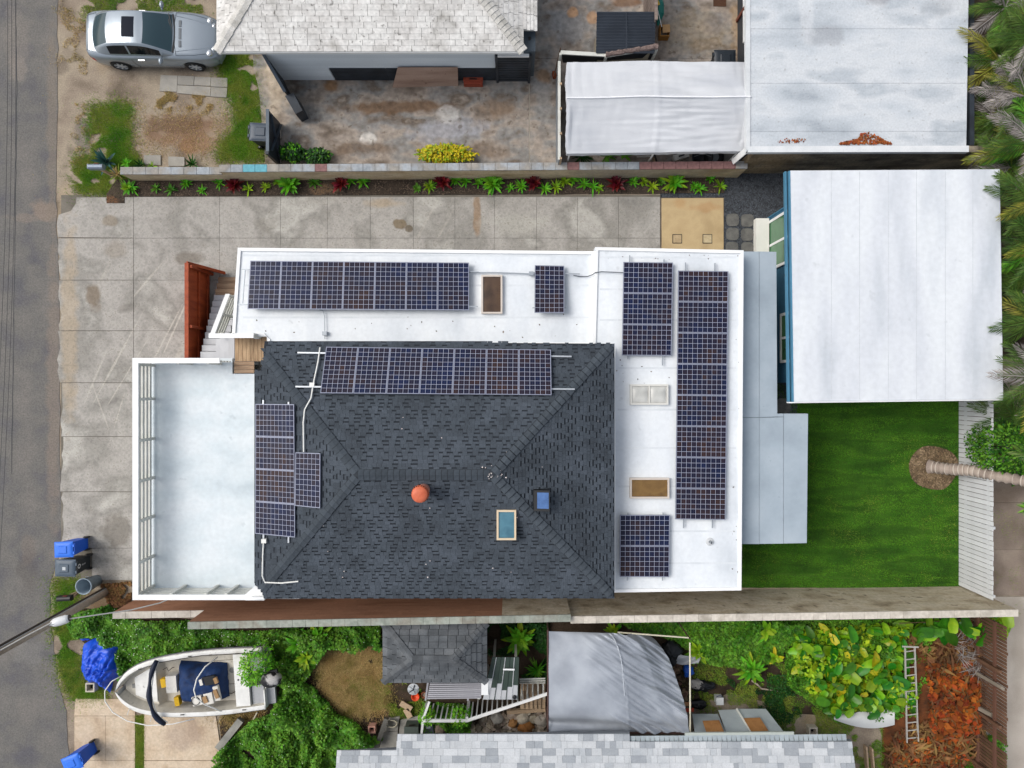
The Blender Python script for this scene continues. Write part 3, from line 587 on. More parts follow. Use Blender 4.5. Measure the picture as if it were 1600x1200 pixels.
# ================================================================ SOLAR PANELS AND ROOF FITTINGS
def cell_mat():
    m = bpy.data.materials.new('solar_cells'); m.use_nodes = True; nt = m.node_tree; N = nt.nodes; L = nt.links; b = N['Principled BSDF']
    uv = N.new('ShaderNodeUVMap'); uv.uv_map = 'UVMap'
    sep = N.new('ShaderNodeSeparateXYZ'); L.new(uv.outputs[0], sep.inputs[0])
    def mt(op, a, bb=None):
        n = N.new('ShaderNodeMath'); n.operation = op
        for i, q in enumerate((a, bb)):
            if q is None: continue
            if hasattr(q, 'links'): L.new(q, n.inputs[i])
            else: n.inputs[i].default_value = q
        return n.outputs[0]
    lines = []
    for i in (0, 1):
        f = mt('ABSOLUTE', mt('SUBTRACT', mt('FRACT', sep.outputs[i]), .5)); lines.append(mt('GREATER_THAN', f, .467))
    ln = mt('MAXIMUM', *lines)
    bus = mt('GREATER_THAN', mt('ABSOLUTE', mt('SUBTRACT', mt('FRACT', mt('MULTIPLY', sep.outputs[0], 2)), .5)), .47)
    fl = N.new('ShaderNodeVectorMath'); fl.operation = 'FLOOR'; L.new(uv.outputs[0], fl.inputs[0])
    oi = N.new('ShaderNodeObjectInfo'); ad = N.new('ShaderNodeVectorMath'); ad.operation = 'ADD'; L.new(fl.outputs[0], ad.inputs[0]); L.new(oi.outputs['Location'], ad.inputs[1])
    wn = N.new('ShaderNodeTexWhiteNoise'); L.new(ad.outputs[0], wn.inputs['Vector'])
    gg = N.new('ShaderNodeNewGeometry'); nz = N.new('ShaderNodeTexNoise'); nz.inputs['Scale'].default_value = 1.1; nz.inputs['Detail'].default_value = 3; L.new(gg.outputs['Position'], nz.inputs['Vector'])
    f = mt('ADD', mt('MULTIPLY', wn.outputs['Value'], .28), mt('MULTIPLY', nz.outputs[0], .9))
    f = mt('ADD', f, mt('MULTIPLY', mt('SUBTRACT', oi.outputs['Random'], .5), .25))
    r = N.new('ShaderNodeValToRGB'); e = r.color_ramp.elements
    for k in range(2): e.new(.5)
    for k, (p_, c) in enumerate([(.3, '#141d3c'), (.5, '#191b2f'), (.68, '#241e2a'), (.85, '#332322')]): e[k].position = p_; e[k].color = lin(c)
    L.new(f, r.inputs[0])
    mx = N.new('ShaderNodeMix'); mx.data_type = 'RGBA'; L.new(mt('MULTIPLY', bus, .18), mx.inputs[0]); L.new(r.outputs[0], mx.inputs[6]); mx.inputs[7].default_value = lin('#8f96a8')
    m2 = N.new('ShaderNodeMix'); m2.data_type = 'RGBA'; L.new(ln, m2.inputs[0]); L.new(mx.outputs[2], m2.inputs[6]); m2.inputs[7].default_value = lin('#9da2b5')
    L.new(m2.outputs[2], b.inputs['Base Color']); b.inputs['Roughness'].default_value = .12; b.inputs['Specular IOR Level'].default_value = .2
    return m
CELL = cell_mat()
FRAME = plain('panel_frame', '#7d8294', .4, .4)
def panel(c, cu, cv, root):
    """c = four world corners (p00, p10, p11, p01) of the panel's top; cu x cv cells"""
    c = [Vector(p) for p in c]; u = (c[1]-c[0]).normalized(); v = (c[3]-c[0]).normalized(); n = u.cross(v).normalized()
    if n[2] < 0: n = -n
    ins = .011; q = [c[0]+u*ins+v*ins, c[1]-u*ins+v*ins, c[2]-u*ins-v*ins, c[3]+u*ins-v*ins]
    g = MB(); vs = []
    for p, k in zip(c, q): vs += [p-n*.04, p+n*.003, k+n*.003, k-n*.006]
    g.add(vs, [(4*i+a, 4*((i+1)%4)+a, 4*((i+1)%4)+(a+1)%4, 4*i+(a+1)%4) for i in range(4) for a in range(4)])
    t = obj('solar_panel', g, FRAME, root)
    mb = MB().add([p+n*-.002 for p in q], [(0,1,2,3)]); mb.uv = [(-.04,-.04),(cu+.04,-.04),(cu+.04,cv+.04),(-.04,cv+.04)]
    if (q[1]-q[0]).cross(q[3]-q[0])[2] < 0: mb.f = [(3,2,1,0)]; mb.uv = mb.uv[::-1]
    obj('cell_sheet', mb, CELL, t)
def array(corners, n, axis, cu, cv, label, gap=.008, rails=(), rr=.03, rm=None):
    """corners: (px,py,h) NW, NE, SE, SW of the whole array"""
    A, B, C, D = [P(*k) for k in corners]; ctr = (A+B+C+D)/4
    t = thing('solar_array', label, 'solar panels', ctr-Vector((0,0,.1)), 'solar arrays on the roofs')
    for i in range(n):
        f0, f1 = i/n, (i+1)/n
        if axis == 'x': q = [A.lerp(B,f0), A.lerp(B,f1), D.lerp(C,f1), D.lerp(C,f0)]
        else: q = [A.lerp(D,f0), B.lerp(C,f0), B.lerp(C,f1), A.lerp(D,f1)]
        m_ = sum(q, Vector())/4; q = [m_+(k-m_)*(1-gap) for k in q]
        panel([q[3], q[2], q[1], q[0]], cu, cv, t)
    for a, b in rails: obj('rail', MB().beam(P(*a), P(*b), rr, rr), rm or M['steel'], t)
def rz(px, py, lift=.12):
    z = HB
    for _ in range(12): p = P(px, py, z+lift); z = roofz(p[0], p[1])
    return (px, py, z+lift)
zn = HN+.1; ze = HE+.12
array([(391,407,zn+.07),(733,410,zn+.07),(733,485,zn+.13),(386.5,483,zn+.13)], 7, 'x', 6, 10, 'long row of seven dark solar panels on the white flat roof',
    rails=[((378,421,zn),(748,425,zn)), ((372,476,zn+.1),(747,479,zn+.1)), ((383,422,zn+.02),(379,474,zn+.1))])
array([(835.5,414,zn+.02),(882,415,zn+.02),(882,489,zn+.2),(835,489,zn+.2)], 1, 'x', 6, 10, 'lone solar panel on the white roof, right of the tall brown skylight', rails=[((829,426,zn),(906,428,zn)), ((832,481,zn+.1),(885,481,zn+.1))])
array([(974,409,ze),(1052,410,ze),(1049.5,556,ze),(971.5,555.5,ze)], 3, 'y', 10, 6, 'block of three solar panels at the top of the white east roof', rails=[((984,399,ze-.06),(981,561,ze-.06)), ((1037.5,405,ze-.06),(1035,571,ze-.06))])
array([(1059.5,422.5,ze),(1138.5,423.5,ze),(1134,812.5,ze),(1055,811.5,ze)], 8, 'y', 10, 6, 'long column of eight solar panels on the white east roof beside the patio cover', rails=[((1071,410,ze-.06),(1068,825,ze-.06)), ((1117,411,ze-.06),(1113,825,ze-.06))])
array([(968.5,804.5,ze),(1047,804.5,ze),(1046,902,ze),(968,901.5,ze)], 2, 'y', 10, 6, 'pair of solar panels on the white east roof below the tan-brown skylight', rails=[((981,801,ze-.06),(980,907,ze-.06)), ((1036,801,ze-.06),(1035,907,ze-.06))])
array([rz(509.5,541.5,.14),rz(861,546,.14),rz(862,617.5,.16),rz(500,614.5,.16)], 7, 'x', 6, 10, 'row of seven solar panels on the charcoal shingles with bright rail ends', rails=[(rz(465,551,.07),rz(893,557,.07)), (rz(462,604,.09),rz(898,608,.09))], rr=.045, rm=M['alu'])
array([rz(399,631,.1),rz(459.5,631.5,.1),rz(461,840,.1),rz(398.5,834,.1)], 4, 'y', 10, 6, 'column of four solar panels on the shingles beside the pale roof deck', rails=[(rz(411.5,625,.05),rz(412,846,.05)), (rz(451,628,.05),rz(451,848,.05))], rr=.045, rm=M['alu'])
array([rz(461.5,706.5,.1),rz(500.5,708,.1),rz(500,794.5,.1),rz(460.5,790.5,.1)], 1, 'y', 6, 10, 'lone upright solar panel tucked beside the column of four on the shingles')
def conduit(label, pts, r=.014, m=None, box=None):
    t = thing('conduit', label, 'conduit', P(*pts[0])); obj('pipe', MB().tube([P(*p) for p in pts], r, 6), m or M['steel'], t)
    for b in box or (): p = P(*b); obj('junction_box', MB().box(p[0]-.07, p[0]+.07, p[1]-.06, p[1]+.06, p[2]-.05, p[2]+.06), m or M['steel'], t)
conduit('thin grey conduit from the row of seven panels down to the shingle roof', [(499,484,zn),(505,486,HN+.03),(507,495,HN+.03),(507.5,530,HN+.03)], .014, box=[(507.5,521,HN+.03)])
conduit('long grey conduit running past the tall skylight to the lone panel', [(733,426,HN+.05),(780,426,HN+.05),(830,428,HN+.05)], .02, box=[(830,427.5,HN+.06)])
conduit('dark cable looping from the lone panel to the block of three', [(896,430,HN+.04),(906,432,HN+.03),(918,432,HN+.03),(926,429,HN+.1),(930,426,HE+.03),(940,424.5,HE+.03),(974,426,HE+.05)], .014, plain('grey_cable', '#4a5058', .5))
conduit('white conduit rising over the shingles to the lone upright panel', [rz(500,543,.09),rz(497,565,.085),rz(489,603,.08),rz(486,622,.085),rz(476,640,.085),rz(474,660,.085),rz(474.5,706,.085)], .022, M['pvc'], [rz(488,601,.08)])
conduit('white conduit elbow on the shingles below the column of four panels', [rz(412,842,.085),rz(410.5,870,.085),rz(410,900,.085),rz(414,910,.085),rz(440,911,.085),rz(466,908.5,.085)], .022, M['pvc'], [rz(413,845,.09)])
# ---- skylights and vents
def skylight(label, px0, py0, px1, py1, h, fm, gm, panes=1, curb=.14):
    a, b = P(px0,py1,h+curb), P(px1,py0,h+curb)
    t = thing('skylight', label, 'skylight', ((a[0]+b[0])/2, (a[1]+b[1])/2, h))
    g = MB(); w_ = .055; x0,x1,y0,y1 = a[0],b[0],a[1],b[1]; z0, z1 = h-.06, h+curb
    g.box(x0,x1,y0,y0+w_,z0,z1); g.box(x0,x1,y1-w_,y1,z0,z1); g.box(x0,x0+w_,y0+w_,y1-w_,z0,z1); g.box(x1-w_,x1,y0+w_,y1-w_,z0,z1)
    if panes == 2: xm = (x0+x1)/2; g.box(xm-.025,xm+.025,y0+w_,y1-w_,z0,z1)
    obj('curb', g, fm, t); dx = (x1-x0-2*w_)/panes
    for k in range(panes):
        xa, xb = x0+w_+dx*k+(.026 if k else 0), x0+w_+dx*(k+1)-(.026 if panes == 2 and k == 0 else 0)
        f = lambda u, v: (xa+.003+(xb-xa-.006)*u, y0+w_+.003+(y1-y0-2*w_-.006)*v, z1-.035+(.05 if panes == 2 else .01)*(1-(2*u-1)**4)*(1-(2*v-1)**4))
        obj('pane', MB().grid(f, 8, 8), gm, t, smooth=True)
    return t
BRN = mat('brown_skylight_glazing', ['#3d2f26', '#4f3d30', '#5a4634'], scale=2, rough=.2, spec=.4, fine=.06)
BRN2 = mat('tan_skylight_glazing', ['#6a5130', '#7a5f38', '#59432a'], scale=2, rough=.2, spec=.4, fine=.06)
PINK = plain('pale_skylight_curb', '#c2b8ae', .5)
skylight('tall dark brown skylight between the panels on the white roof', 752,429.5,785,490, HN-.05, PINK, BRN)
skylight('wide tan-brown skylight on the east roof above the pair of panels', 984.5,747,1046,779, HE-.05, PINK, BRN2)
skylight('double white domed skylight on the east roof', 985,600.5,1044.5,632.5, HE-.05, plain('grey_white_curb','#c9c8c2',.5), mat('milky_dome', ['#a9aaa6','#c6c6c2'], scale=2.5, rough=.3, fine=.04, coords='obj'), 2)
zs = rz(791,821)[2]-.12
skylight('small skylight with teal glass and cream curb on the shingles', 776,797,806.5,844, zs+.02, plain('cream_curb','#c9b79c',.55), mat('teal_glazing', ['#42697a','#4d7787','#3d6273'], scale=2, rough=.12, spec=.5, fine=.03, coords='obj'), 1, .2)
p = P(846,781,zs+.1); z = roofz(p[0], p[1])
sv = thing('solar_attic_fan', 'small dark roof vent with tilted blue solar panel on the shingles', 'roof vent', (p[0], p[1], z))
obj('housing', MB().lathe([(.02,-.05),(.23,-.05),(.25,.12),(.2,.2),(.02,.22)], (p[0],p[1],z), 16), M['black'], sv)
obj('flashing', MB().obox((p[0],p[1],z+.02), (.5,.62,.02), 0, 0, math.atan(RISE/wE)), M['black'], sv)
mb = MB().obox((p[0],p[1],z+.27), (.46,.6,.03), 0, 0, -.12); obj('panel_frame', mb, M['black'], sv)
cs = MB(); o_ = Vector((p[0],p[1],z+.287)); m3 = Matrix.Rotation(-.12,3,'Y'); cs.add([o_+m3@Vector(q) for q in ((-.13,-.22,.002),(.2,-.22,.002),(.2,.24,.002),(-.13,.24,.002))], [(0,1,2,3)])
cs.uv = [(0,0),(4,0),(4,9),(0,9)]; obj('cell_sheet', cs, mat('small_blue_panel', ['#3f5a86','#4e6ea0'], scale=4, rough=.25, fine=.1), sv)
tp = P(662,765,5.0); tz = roofz(tp[0], tp[1]-.1)
COP = mat('terracotta_metal', ['#b5583c', '#c76a4c'], scale=6, rough=.5, fine=.05, coords='obj'); COP2 = plain('pale_terracotta', '#c98a78', .5)
tv = thing('turbine_vent', 'terracotta coloured round turbine vent on the charcoal shingle roof', 'roof vent', (tp[0], tp[1], tz))
obj('throat', MB().lathe([(.17,-.15),(.17,.66),(.2,.7)], (tp[0],tp[1],tz), 20), COP2, tv, smooth=True)
fl_ = MB()
for k in range(22):
    t = 2*math.pi*k/22; 
    for r0, z0_, r1, z1_ in ((.19,.72,.255,.84),(.255,.84,.22,.98)):
        a = Vector((tp[0]+r0*math.cos(t), tp[1]+r0*math.sin(t), tz+z0_)); b = Vector((tp[0]+r0*.93*math.cos(t+.2), tp[1]+r0*.93*math.sin(t+.2), tz+z0_))
        c = Vector((tp[0]+r1*.93*math.cos(t+.25), tp[1]+r1*.93*math.sin(t+.25), tz+z1_)); d = Vector((tp[0]+r1*math.cos(t+.05), tp[1]+r1*math.sin(t+.05), tz+z1_)); fl_.add([a,b,c,d], [(0,1,2,3)])
obj('vanes', fl_, COP, tv)
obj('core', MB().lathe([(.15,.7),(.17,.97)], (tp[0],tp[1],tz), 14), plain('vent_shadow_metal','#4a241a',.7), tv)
obj('cap', MB().lathe([(.222,.975),(.2,1.005),(.1,1.03),(.001,1.035)], (tp[0],tp[1],tz), 22), COP, tv, smooth=True)
p = P(1110,847,HE)
vp = thing('plumbing_vent', 'short white vent pipe on the east roof below the long column of panels', 'vent pipe', (p[0],p[1],HE-.05))
obj('flashing', MB().lathe([(.13,-.049),(.12,-.035),(.05,-.02)], p, 14), plain('vent_flashing','#b9bcbe',.6), vp); obj('pipe', MB().lathe([(.035,-.05),(.035,.12),(.025,.12),(.025,-.02)], p, 12), M['steel'], vp)
# dry leaves and grit lying on the white roofs
gr = MB()
def grit(n, poly, h, smin=.008, smax=.022):
    for q in scatter(n, poly, h):
        a = random.uniform(0,6.28); r = random.uniform(smin, smax); z = h+.004
        gr.add([(q[0]+math.cos(a)*r*1.6,q[1]+math.sin(a)*r*1.6,z),(q[0]+math.cos(a+1.6)*r,q[1]+math.sin(a+1.6)*r,z+.01),(q[0]+math.cos(a+3.1)*r*1.6,q[1]+math.sin(a+3.1)*r*1.6,z),(q[0]+math.cos(a+4.7)*r,q[1]+math.sin(a+4.7)*r,z)], [(0,1,2,3)])
grit(14, [(930,394),(1155,398),(1155,408),(935,404)], HE-.05, .006, .018); grit(10, [(1142,420),(1156,420),(1154,900),(1140,900)], HE-.05); grit(16, [(385,490),(920,495),(920,528),(375,525)], HN-.05, .008, .022); grit(4, [(740,490),(900,490),(900,520),(740,520)], HN-.05, .015, .03); grit(10, [(960,560),(1050,560),(1050,600),(960,600)], HE-.05)
obj('roof_litter', gr, mat('dry_leaf', ['#4a4038','#6e6258'], fine=0, island=.4), label='scattered dry leaves and grit on the white flat roofs', cat='leaf litter', kind='stuff')
# ================================================================ OTHER BUILDINGS AND WALLS
# ---- blue cottage
BLUE = mat('blue_siding', ['#2c5670', '#34627c'], scale=2, rough=.6, fine=.04, objr=.06)
BLUET = mat('light_blue_fascia', ['#42728c', '#4c7e99'], scale=2, rough=.5, fine=.03)
GREENG = mat('painted_reflection_glass', ['#2c4a35', '#3d6b49', '#4a7d57'], scale=.9, rough=.05, spec=.5, fine=0)  # green reflections painted into the pane colour
HCt = 3.0
cot = thing('cottage', 'small blue cottage with a plain white flat roof behind the main house', 'cottage', P(1400,450,0))
rp_ = [(1235.5,266.5),(1562,264.5),(1567.5,623.5),(1241,628)]
rpw = PP(HCt, rp_); cw_ = obj('roof', MB().prism(rpw, HCt-.12, HCt), mat('white_seamed_roof', ['#b2b8bf', '#c6cad0', '#d0d4d8', '#c0c5cb'], scale=.8, detail=12, rough=.6, fine=.06, fscale=6, stretch=(1,.25,1), lo=.28, hi=.72, specks=('#aeb3b8', 2.5, .7, .4),
    blot=[(1580,560,.8,1.6,0,'#b6b1b0',.35,1.5), (1500,610,2,.3,0,'#c2c5ca',.4,2)]), cot)
wS = mat('roof_seam', ['#b5babf','#c1c5ca'], rough=.6)
for x in (1299,1343,1388,1432,1477,1520):
    p, q = P(x,267,HCt), P(x+4,625,HCt); obj('seam', MB().box(p[0]-.008, p[0]+.008, q[1]+.02, p[1]-.02, HCt+.001, HCt+.004), wS, cw_)
for x in ():
    p = P(x,267,HCt); obj('seam', MB().box(p[0]-.006, p[0]+.006, P(0,622,HCt)[1], p[1]-.02, HCt+.001, HCt+.008), wS, cw_)
a, b = Vector(rpw[0]), Vector(rpw[3])
for k in range(2): obj('fascia', MB().prism([(a[0]-.05-.1*k,a[1]),(a[0]-.002-.1*k,a[1]),(b[0]-.002-.1*k,b[1]),(b[0]-.05-.1*k,b[1])], HCt-.2-.02*k, HCt-.02-.06*k), BLUET, cot)
obj('fascia', MB().prism([(a[0]-.05,b[1]-.04),(a[0]-.05,b[1]-.003),(rpw[2][0],rpw[2][1]-.003),(rpw[2][0],rpw[2][1]-.04)], HCt-.2, HCt-.03), M['white_trim'], cot)
WX, wy1, wy0 = 9.19, 5.93, .05
wallb = obj('wall', MB().box(WX+.03, 14.9, wy0, wy1, 0, HCt-.121), BLUE, cot)
nb = 14
for i in range(nb):
    z = i*2.8/nb; obj('siding_board', MB().add([(WX-.012,wy0,z),(WX+.02,wy0,z+2.8/nb),(WX+.02,wy1,z+2.8/nb),(WX-.012,wy1,z),(WX+.029,wy0,z),(WX+.029,wy1,z)], [(0,3,2,1),(0,4,5,3)]), BLUE, wallb)
obj('corner_board', MB().box(WX-.03, WX+.09, wy1+.001, wy1+.04, 0, HCt-.13), BLUET, wallb)
# sliding glass door and window on the west wall
def sash(name, y0, y1, z0, z1, parent, n=2):
    t = .09; f = MB(); X0, X1 = WX-.07, WX-.014
    f.box(X0,X1,y0,y1,z0,z0+t); f.box(X0,X1,y0,y1,z1-t,z1); f.box(X0,X1,y0,y0+t,z0+t,z1-t); f.box(X0,X1,y1-t,y1,z0+t,z1-t)
    for k in range(1,n): ym = y0+(y1-y0)*k/n; f.box(X0+.01,X1,ym-.04,ym+.04,z0+t,z1-t)
    w_ = obj(name, f, M['white_trim'], parent)
    for k in range(n): obj('pane', MB().box(X0+.025,X1,y0+(y1-y0)*k/n+(t if k==0 else .041),y0+(y1-y0)*(k+1)/n-(t if k==n-1 else .041),z0+t+.001,z1-t-.001), GREENG, w_)
    return w_
sash('glass_door', P(0,424,.2)[1], P(0,346,.2)[1], .12, 2.15, cot)
sash('window', P(0,567,1.35)[1], P(0,490,1.35)[1], 1.25, 2.3, cot)
obj('wall_lamp', MB().box(WX-.12, WX-.013, P(0,430,1.8)[1]-.05, P(0,430,1.8)[1]+.05, 1.75, 2.0), M['black'], cot)
p, q = P(1181.5,341,.3), P(1201,420,.3)
obj('door_step', MB().box(p[0], WX-.075, q[1], p[1], 0, .3), mat('cream_step', ['#d3d3cc','#dedcd6'], scale=2, rough=.6, fine=.03), label='long cream-white step below the cottage glass door', cat='step')
# ---- weathered white roof building (upper right)
HNE = 2.45
ne = thing('outbuilding', 'outbuilding with weathered whitewashed flat roof and a rust-red patch', 'outbuilding', P(1340,100,0))
WEATH = mat('weathered_white_roof', ['#828a93', '#a2a9b0', '#b4bac0', '#c0c4c8', '#a5acb3', '#bbc0c4'], scale=.55, detail=15, rough=.75, fine=.1, fscale=16, lo=.25, hi=.75, stretch=(.7,1.7,1), specks=('#7b7874', 9, .66, .4), blot=[(1310,55,.7,.5,0,'#85858a',.55,2), (1240,110,.9,.4,0,'#8d8f94',.45,2), (1400,70,.8,.4,0,'#909499',.4,2), (1215,75,.3,1.4,0,'#c9cccf',.5,2)])
rpx = [(1168,-60),(1515,-60),(1510,237),(1168,238)]
y_ = -60; k = 0
seams = [-60, 45, 130, 205, 237.5]
def xr(y): return 1514-4*(y+60)/297
for y0, y1 in zip(seams[:-1], seams[1:]):
    obj('roof_sheet', MB().prism(PP(HNE, [(1168,y0+.12),(xr(y0),y0+.12),(xr(y1),y1-.12),(1168,y1-.12)]), HNE-.13-.002*k, HNE-.004*k), WEATH, ne); k += 1
obj('roof_edge', MB().prism(PP(HNE, [(1168,229),(1513,228),(1513,237.8),(1168,238.4)]), HNE-.15, HNE+.03), mat('pale_roof_edge', ['#c3c7ca','#d2d4d6'], scale=2, fine=.06), ne)
obj('roof_edge', MB().prism(PP(HNE, [(1165.5,-60),(1172,-60),(1172,229),(1165.5,238)]), HNE-.15, HNE+.025), mat('pale_roof_trim', ['#b9bdc0','#cdd0d2'], scale=2, fine=.06), ne)
# rust-red debris patch
rs = MB()
for i in range(420):
    u = random.uniform(-1,1); v = random.random()**1.3*(1-abs(u)**1.3); px = 1352+u*40; py = 225-v*17*(1.1 if u > -.2 else .7); p = P(px,py,HNE)
    a = random.uniform(0,6.28); r = random.uniform(.02,.06); rs.add([p+Vector((math.cos(a)*r,math.sin(a)*r,.004)), p+Vector((math.cos(a+2)*r,math.sin(a+2)*r,.035)), p+Vector((math.cos(a+4)*r,math.sin(a+4)*r,.006))], [(0,1,2)])
for i in range(60):
    p = P(random.gauss(1240,10), random.gauss(220,1.8), HNE); a = random.uniform(0,6.28); r = random.uniform(.015,.04)
    rs.add([p+Vector((math.cos(a)*r,math.sin(a)*r,.004)), p+Vector((math.cos(a+2)*r,math.sin(a+2)*r,.02)), p+Vector((math.cos(a+4)*r,math.sin(a+4)*r,.006))], [(0,1,2)])
obj('rust_patch', rs, mat('rust_orange_litter', ['#7a3e1d','#9a5426'], fine=0, island=.6, hue=.04), ne, kind='stuff')
WXn = 8.08; Yn = 7.55
obj('side_wall', MB().box(WXn, WXn+.15, Yn+.25, P(0,-60)[1], 0, HNE-.16), M['dark'], ne)
BLK = mat('blackened_block', ['#4f4941', '#6e675c', '#857c6d', '#988c78'], scale=1.1, detail=9, rough=.95, fine=.25, fscale=14, brick=(.4,.2,.62,0), bump=.3, lo=.32, hi=.68, stretch=(1,1,1.5), blot=[(1180,262,1.2,.5,0,'#8f7a5a',.6,2)])
obj('block_wall', MB().box(P(1155,0)[0]-.2, P(1520,0)[0]+.3, Yn, Yn+.2, 0, HNE-.16), BLK, ne)
obj('back_wall', MB().box(P(1505,0)[0]-1.3, P(1505,0)[0]-1.15, Yn+.22, P(0,-60)[1], 0, HNE-.16), M['dark'], ne)
# windows / frames on the dark west wall
for py0, py1 in ((-20,18),(18,62)):
    y0, y1 = P(0,py1,1)[1], P(0,py0,1)[1]; f = MB()
    for q in ((y0,y1,.75,.83),(y0,y1,1.72,1.8),(y0,y0+.07,.83,1.72),(y1-.07,y1,.83,1.72)): f.box(WXn-.05,WXn-.002,*q)
    w_ = obj('window', f, M['white'], ne); obj('pane', MB().box(WXn-.02,WXn-.003,y0+.071,y1-.071,.831,1.719), M['glass'], w_)
obj('door_frame', MB().box(WXn-.06,WXn-.004,P(0,12,1)[1],P(0,7,1)[1],.0,2.0), plain('red_brown_frame','#6b3a2c',.6), ne)
# sloping white board at the tent corner
obj('gutter_board', MB().beam(P(1145,253,1.2), P(1168,233,2.35), .18, .05), M['white'], label='slanting white board from the block wall up to the weathered roof corner', cat='board')
# ---- block wall along the planting bed
WALL = mat('tan_block_wall', ['#a08c6c', '#b8a587', '#c1b195', '#a5937a'], scale=1.0, rough=.92, fine=.14, fscale=12, brick=(.4,.2,.85,0), lo=.3, hi=.7, stretch=(1,1,2), blot=[(1000,276,3,.3,0,'#8f8a80',.6,2)])
COPE = mat('grey_coping', ['#7f868c', '#969ba0', '#8a8782', '#a39d94'], scale=1.4, rough=.85, fine=.15, fscale=12, objr=.12)
COPC = {'c': plain('cyan_paint','#5a9aa8',.7,fine=.2), 'r': plain('faded_red_paint','#7a5a58',.8,fine=.3)}
YB = 7.28
bw = thing('block_wall', 'long tan block wall with grey coping between planting bed and concrete yard', 'wall', (P(700,280)[0], YB, 0))
xa, xb, xc = P(190,0,.8)[0], P(345,0,.95)[0], P(1168,0,1.1)[0]
obj('wall_base', MB().box(xa, xb, YB, YB+.22, 0, .8), WALL, bw); obj('wall_base', MB().prism([(xb+.001,YB),(xc,YB+.12),(xc,YB+.34),(xb+.001,YB+.22)], 0, 1.06), WALL, bw)
def cope_run(x0, x1, y0, y1, z, cols, dy=0, ln=.41, wd=.25, m=COPE):
    n = int((x1-x0)/ln)
    for i in range(n):
        a, b = x0+(x1-x0)*i/n, x0+(x1-x0)*(i+1)/n; yy = y0+(y1-y0)*i/n; px = 800+(a/2+b/2)/S(z)
        mm = m
        for (u0,u1,key) in cols:
            if u0 <= px < u1: mm = COPC[key]
        obj('coping_block', MB().box(a+.006, b-.006, yy-.015, yy+wd-.015, z, z+.055+random.uniform(-.004,.004)), mm, bw)
cope_run(xa-.02, xb, YB, YB, .801, [])
cope_run(xb, xc, YB, YB+.12, 1.061, [(380,402,'c'),(402,424,'c'),(493,513,'r'),(885,912,'r'),(1000,1010,'r'),(1018,1140,'r')])
# ---- tall wall behind the house and lawn (bottom)
BRWALL = mat('brown_painted_wall', ['#8c6249', '#a0745a', '#966b52'], scale=1.2, rough=.9, fine=.1, fscale=10, stretch=(.3,1,3), brick=(.4,.2,.93,0), lo=.3, hi=.7)
RAWALL = mat('raw_block_wall', ['#8f8069', '#b7a88f', '#c4b7a1', '#a8987f'], scale=1.1, rough=.92, fine=.16, fscale=12, brick=(.4,.2,.8,0), lo=.3, hi=.7, stretch=(1,1,1.3), specks=('#4f4436', 3.5, .64, .6))
CAPW = mat('pale_wall_cap', ['#a39c90', '#c2bbb0', '#b4ada2'], scale=2, rough=.9, fine=.14, fscale=10, objr=.1)
CAPG = mat('mossy_wall_cap', ['#7a8078', '#93988f', '#868379'], scale=2, rough=.9, fine=.18, fscale=10, objr=.12)
tw = thing('boundary_wall', 'tall boundary wall, brown painted then raw block, behind the house and lawn', 'wall', (0, -7.4, 0))
def wall_run(x0, x1, y0, y1, h, m, capm, th=.2, ln=.41, cap=.05):
    obj('wall_base', MB().prism([(x0,y0),(x1,y1),(x1,y1-th),(x0,y0-th)], 0, h-cap-.001), m, tw); n = int((x1-x0)/ln)
    for i in range(n):
        a, b = x0+(x1-x0)*i/n, x0+(x1-x0)*(i+1)/n; ya, yb = y0+(y1-y0)*i/n, y0+(y1-y0)*(i+1)/n
        obj('cap_block', MB().prism([(a+.004,ya+.01),(b-.004,yb+.01),(b-.004,yb-th-.015),(a+.004,ya-th-.015)], h-cap, h+random.uniform(-.005,.005)), capm, tw)
xB0, xB1 = P(293,0,2.75)[0], P(785,0,1.5)[0]; xB2 = P(892,0,2.75)[0]; yat = lambda x: -7.6+(x-xB0)*(.24/(xB2-xB0))
wall_run(-13.4, xB0-.002, -7.66, -7.61, 1.6, BRWALL, CAPW); wall_run(xB0, xB1, yat(xB0), yat(xB1), 2.75, BRWALL, CAPG)
wall_run(xB1+.001, xB2, yat(xB1), yat(xB2), 2.75, RAWALL, CAPG); wall_run(xB2+.001, 16.25, -7.47, -7.25, 2.6, RAWALL, CAPW)
# ---- white board fence right of the lawn
FX = 16.0; fh = 1.78
wf = thing('board_fence', 'white painted fence of vertical boards along the right of the lawn', 'fence', (FX, -3.8, 0))
y0, y1 = P(0,914)[1], P(0,606)[1]; n = 43
WB = mat('white_fence_board', ['#c4c6c9', '#d3d5d7'], scale=2, rough=.55, fine=.05, objr=.06, coords='obj')
for i in range(n):
    a = y0+(y1-y0)*i/n; b = y0+(y1-y0)*(i+1)/n; obj('board', MB().box(FX, FX+.022, a+.009, b-.009, .05, fh+random.uniform(-.012,.012)), WB, wf)
for z in (.35, 1.5): obj('rail', MB().box(FX+.024, FX+.07, y0, y1, z-.05, z+.05), WB, wf)
for i in range(4): y = y0+.1+(y1-y0-.2)*i/3; obj('post', MB().box(FX+.072, FX+.16, y-.045, y+.045, 0, fh-.1), WB, wf)
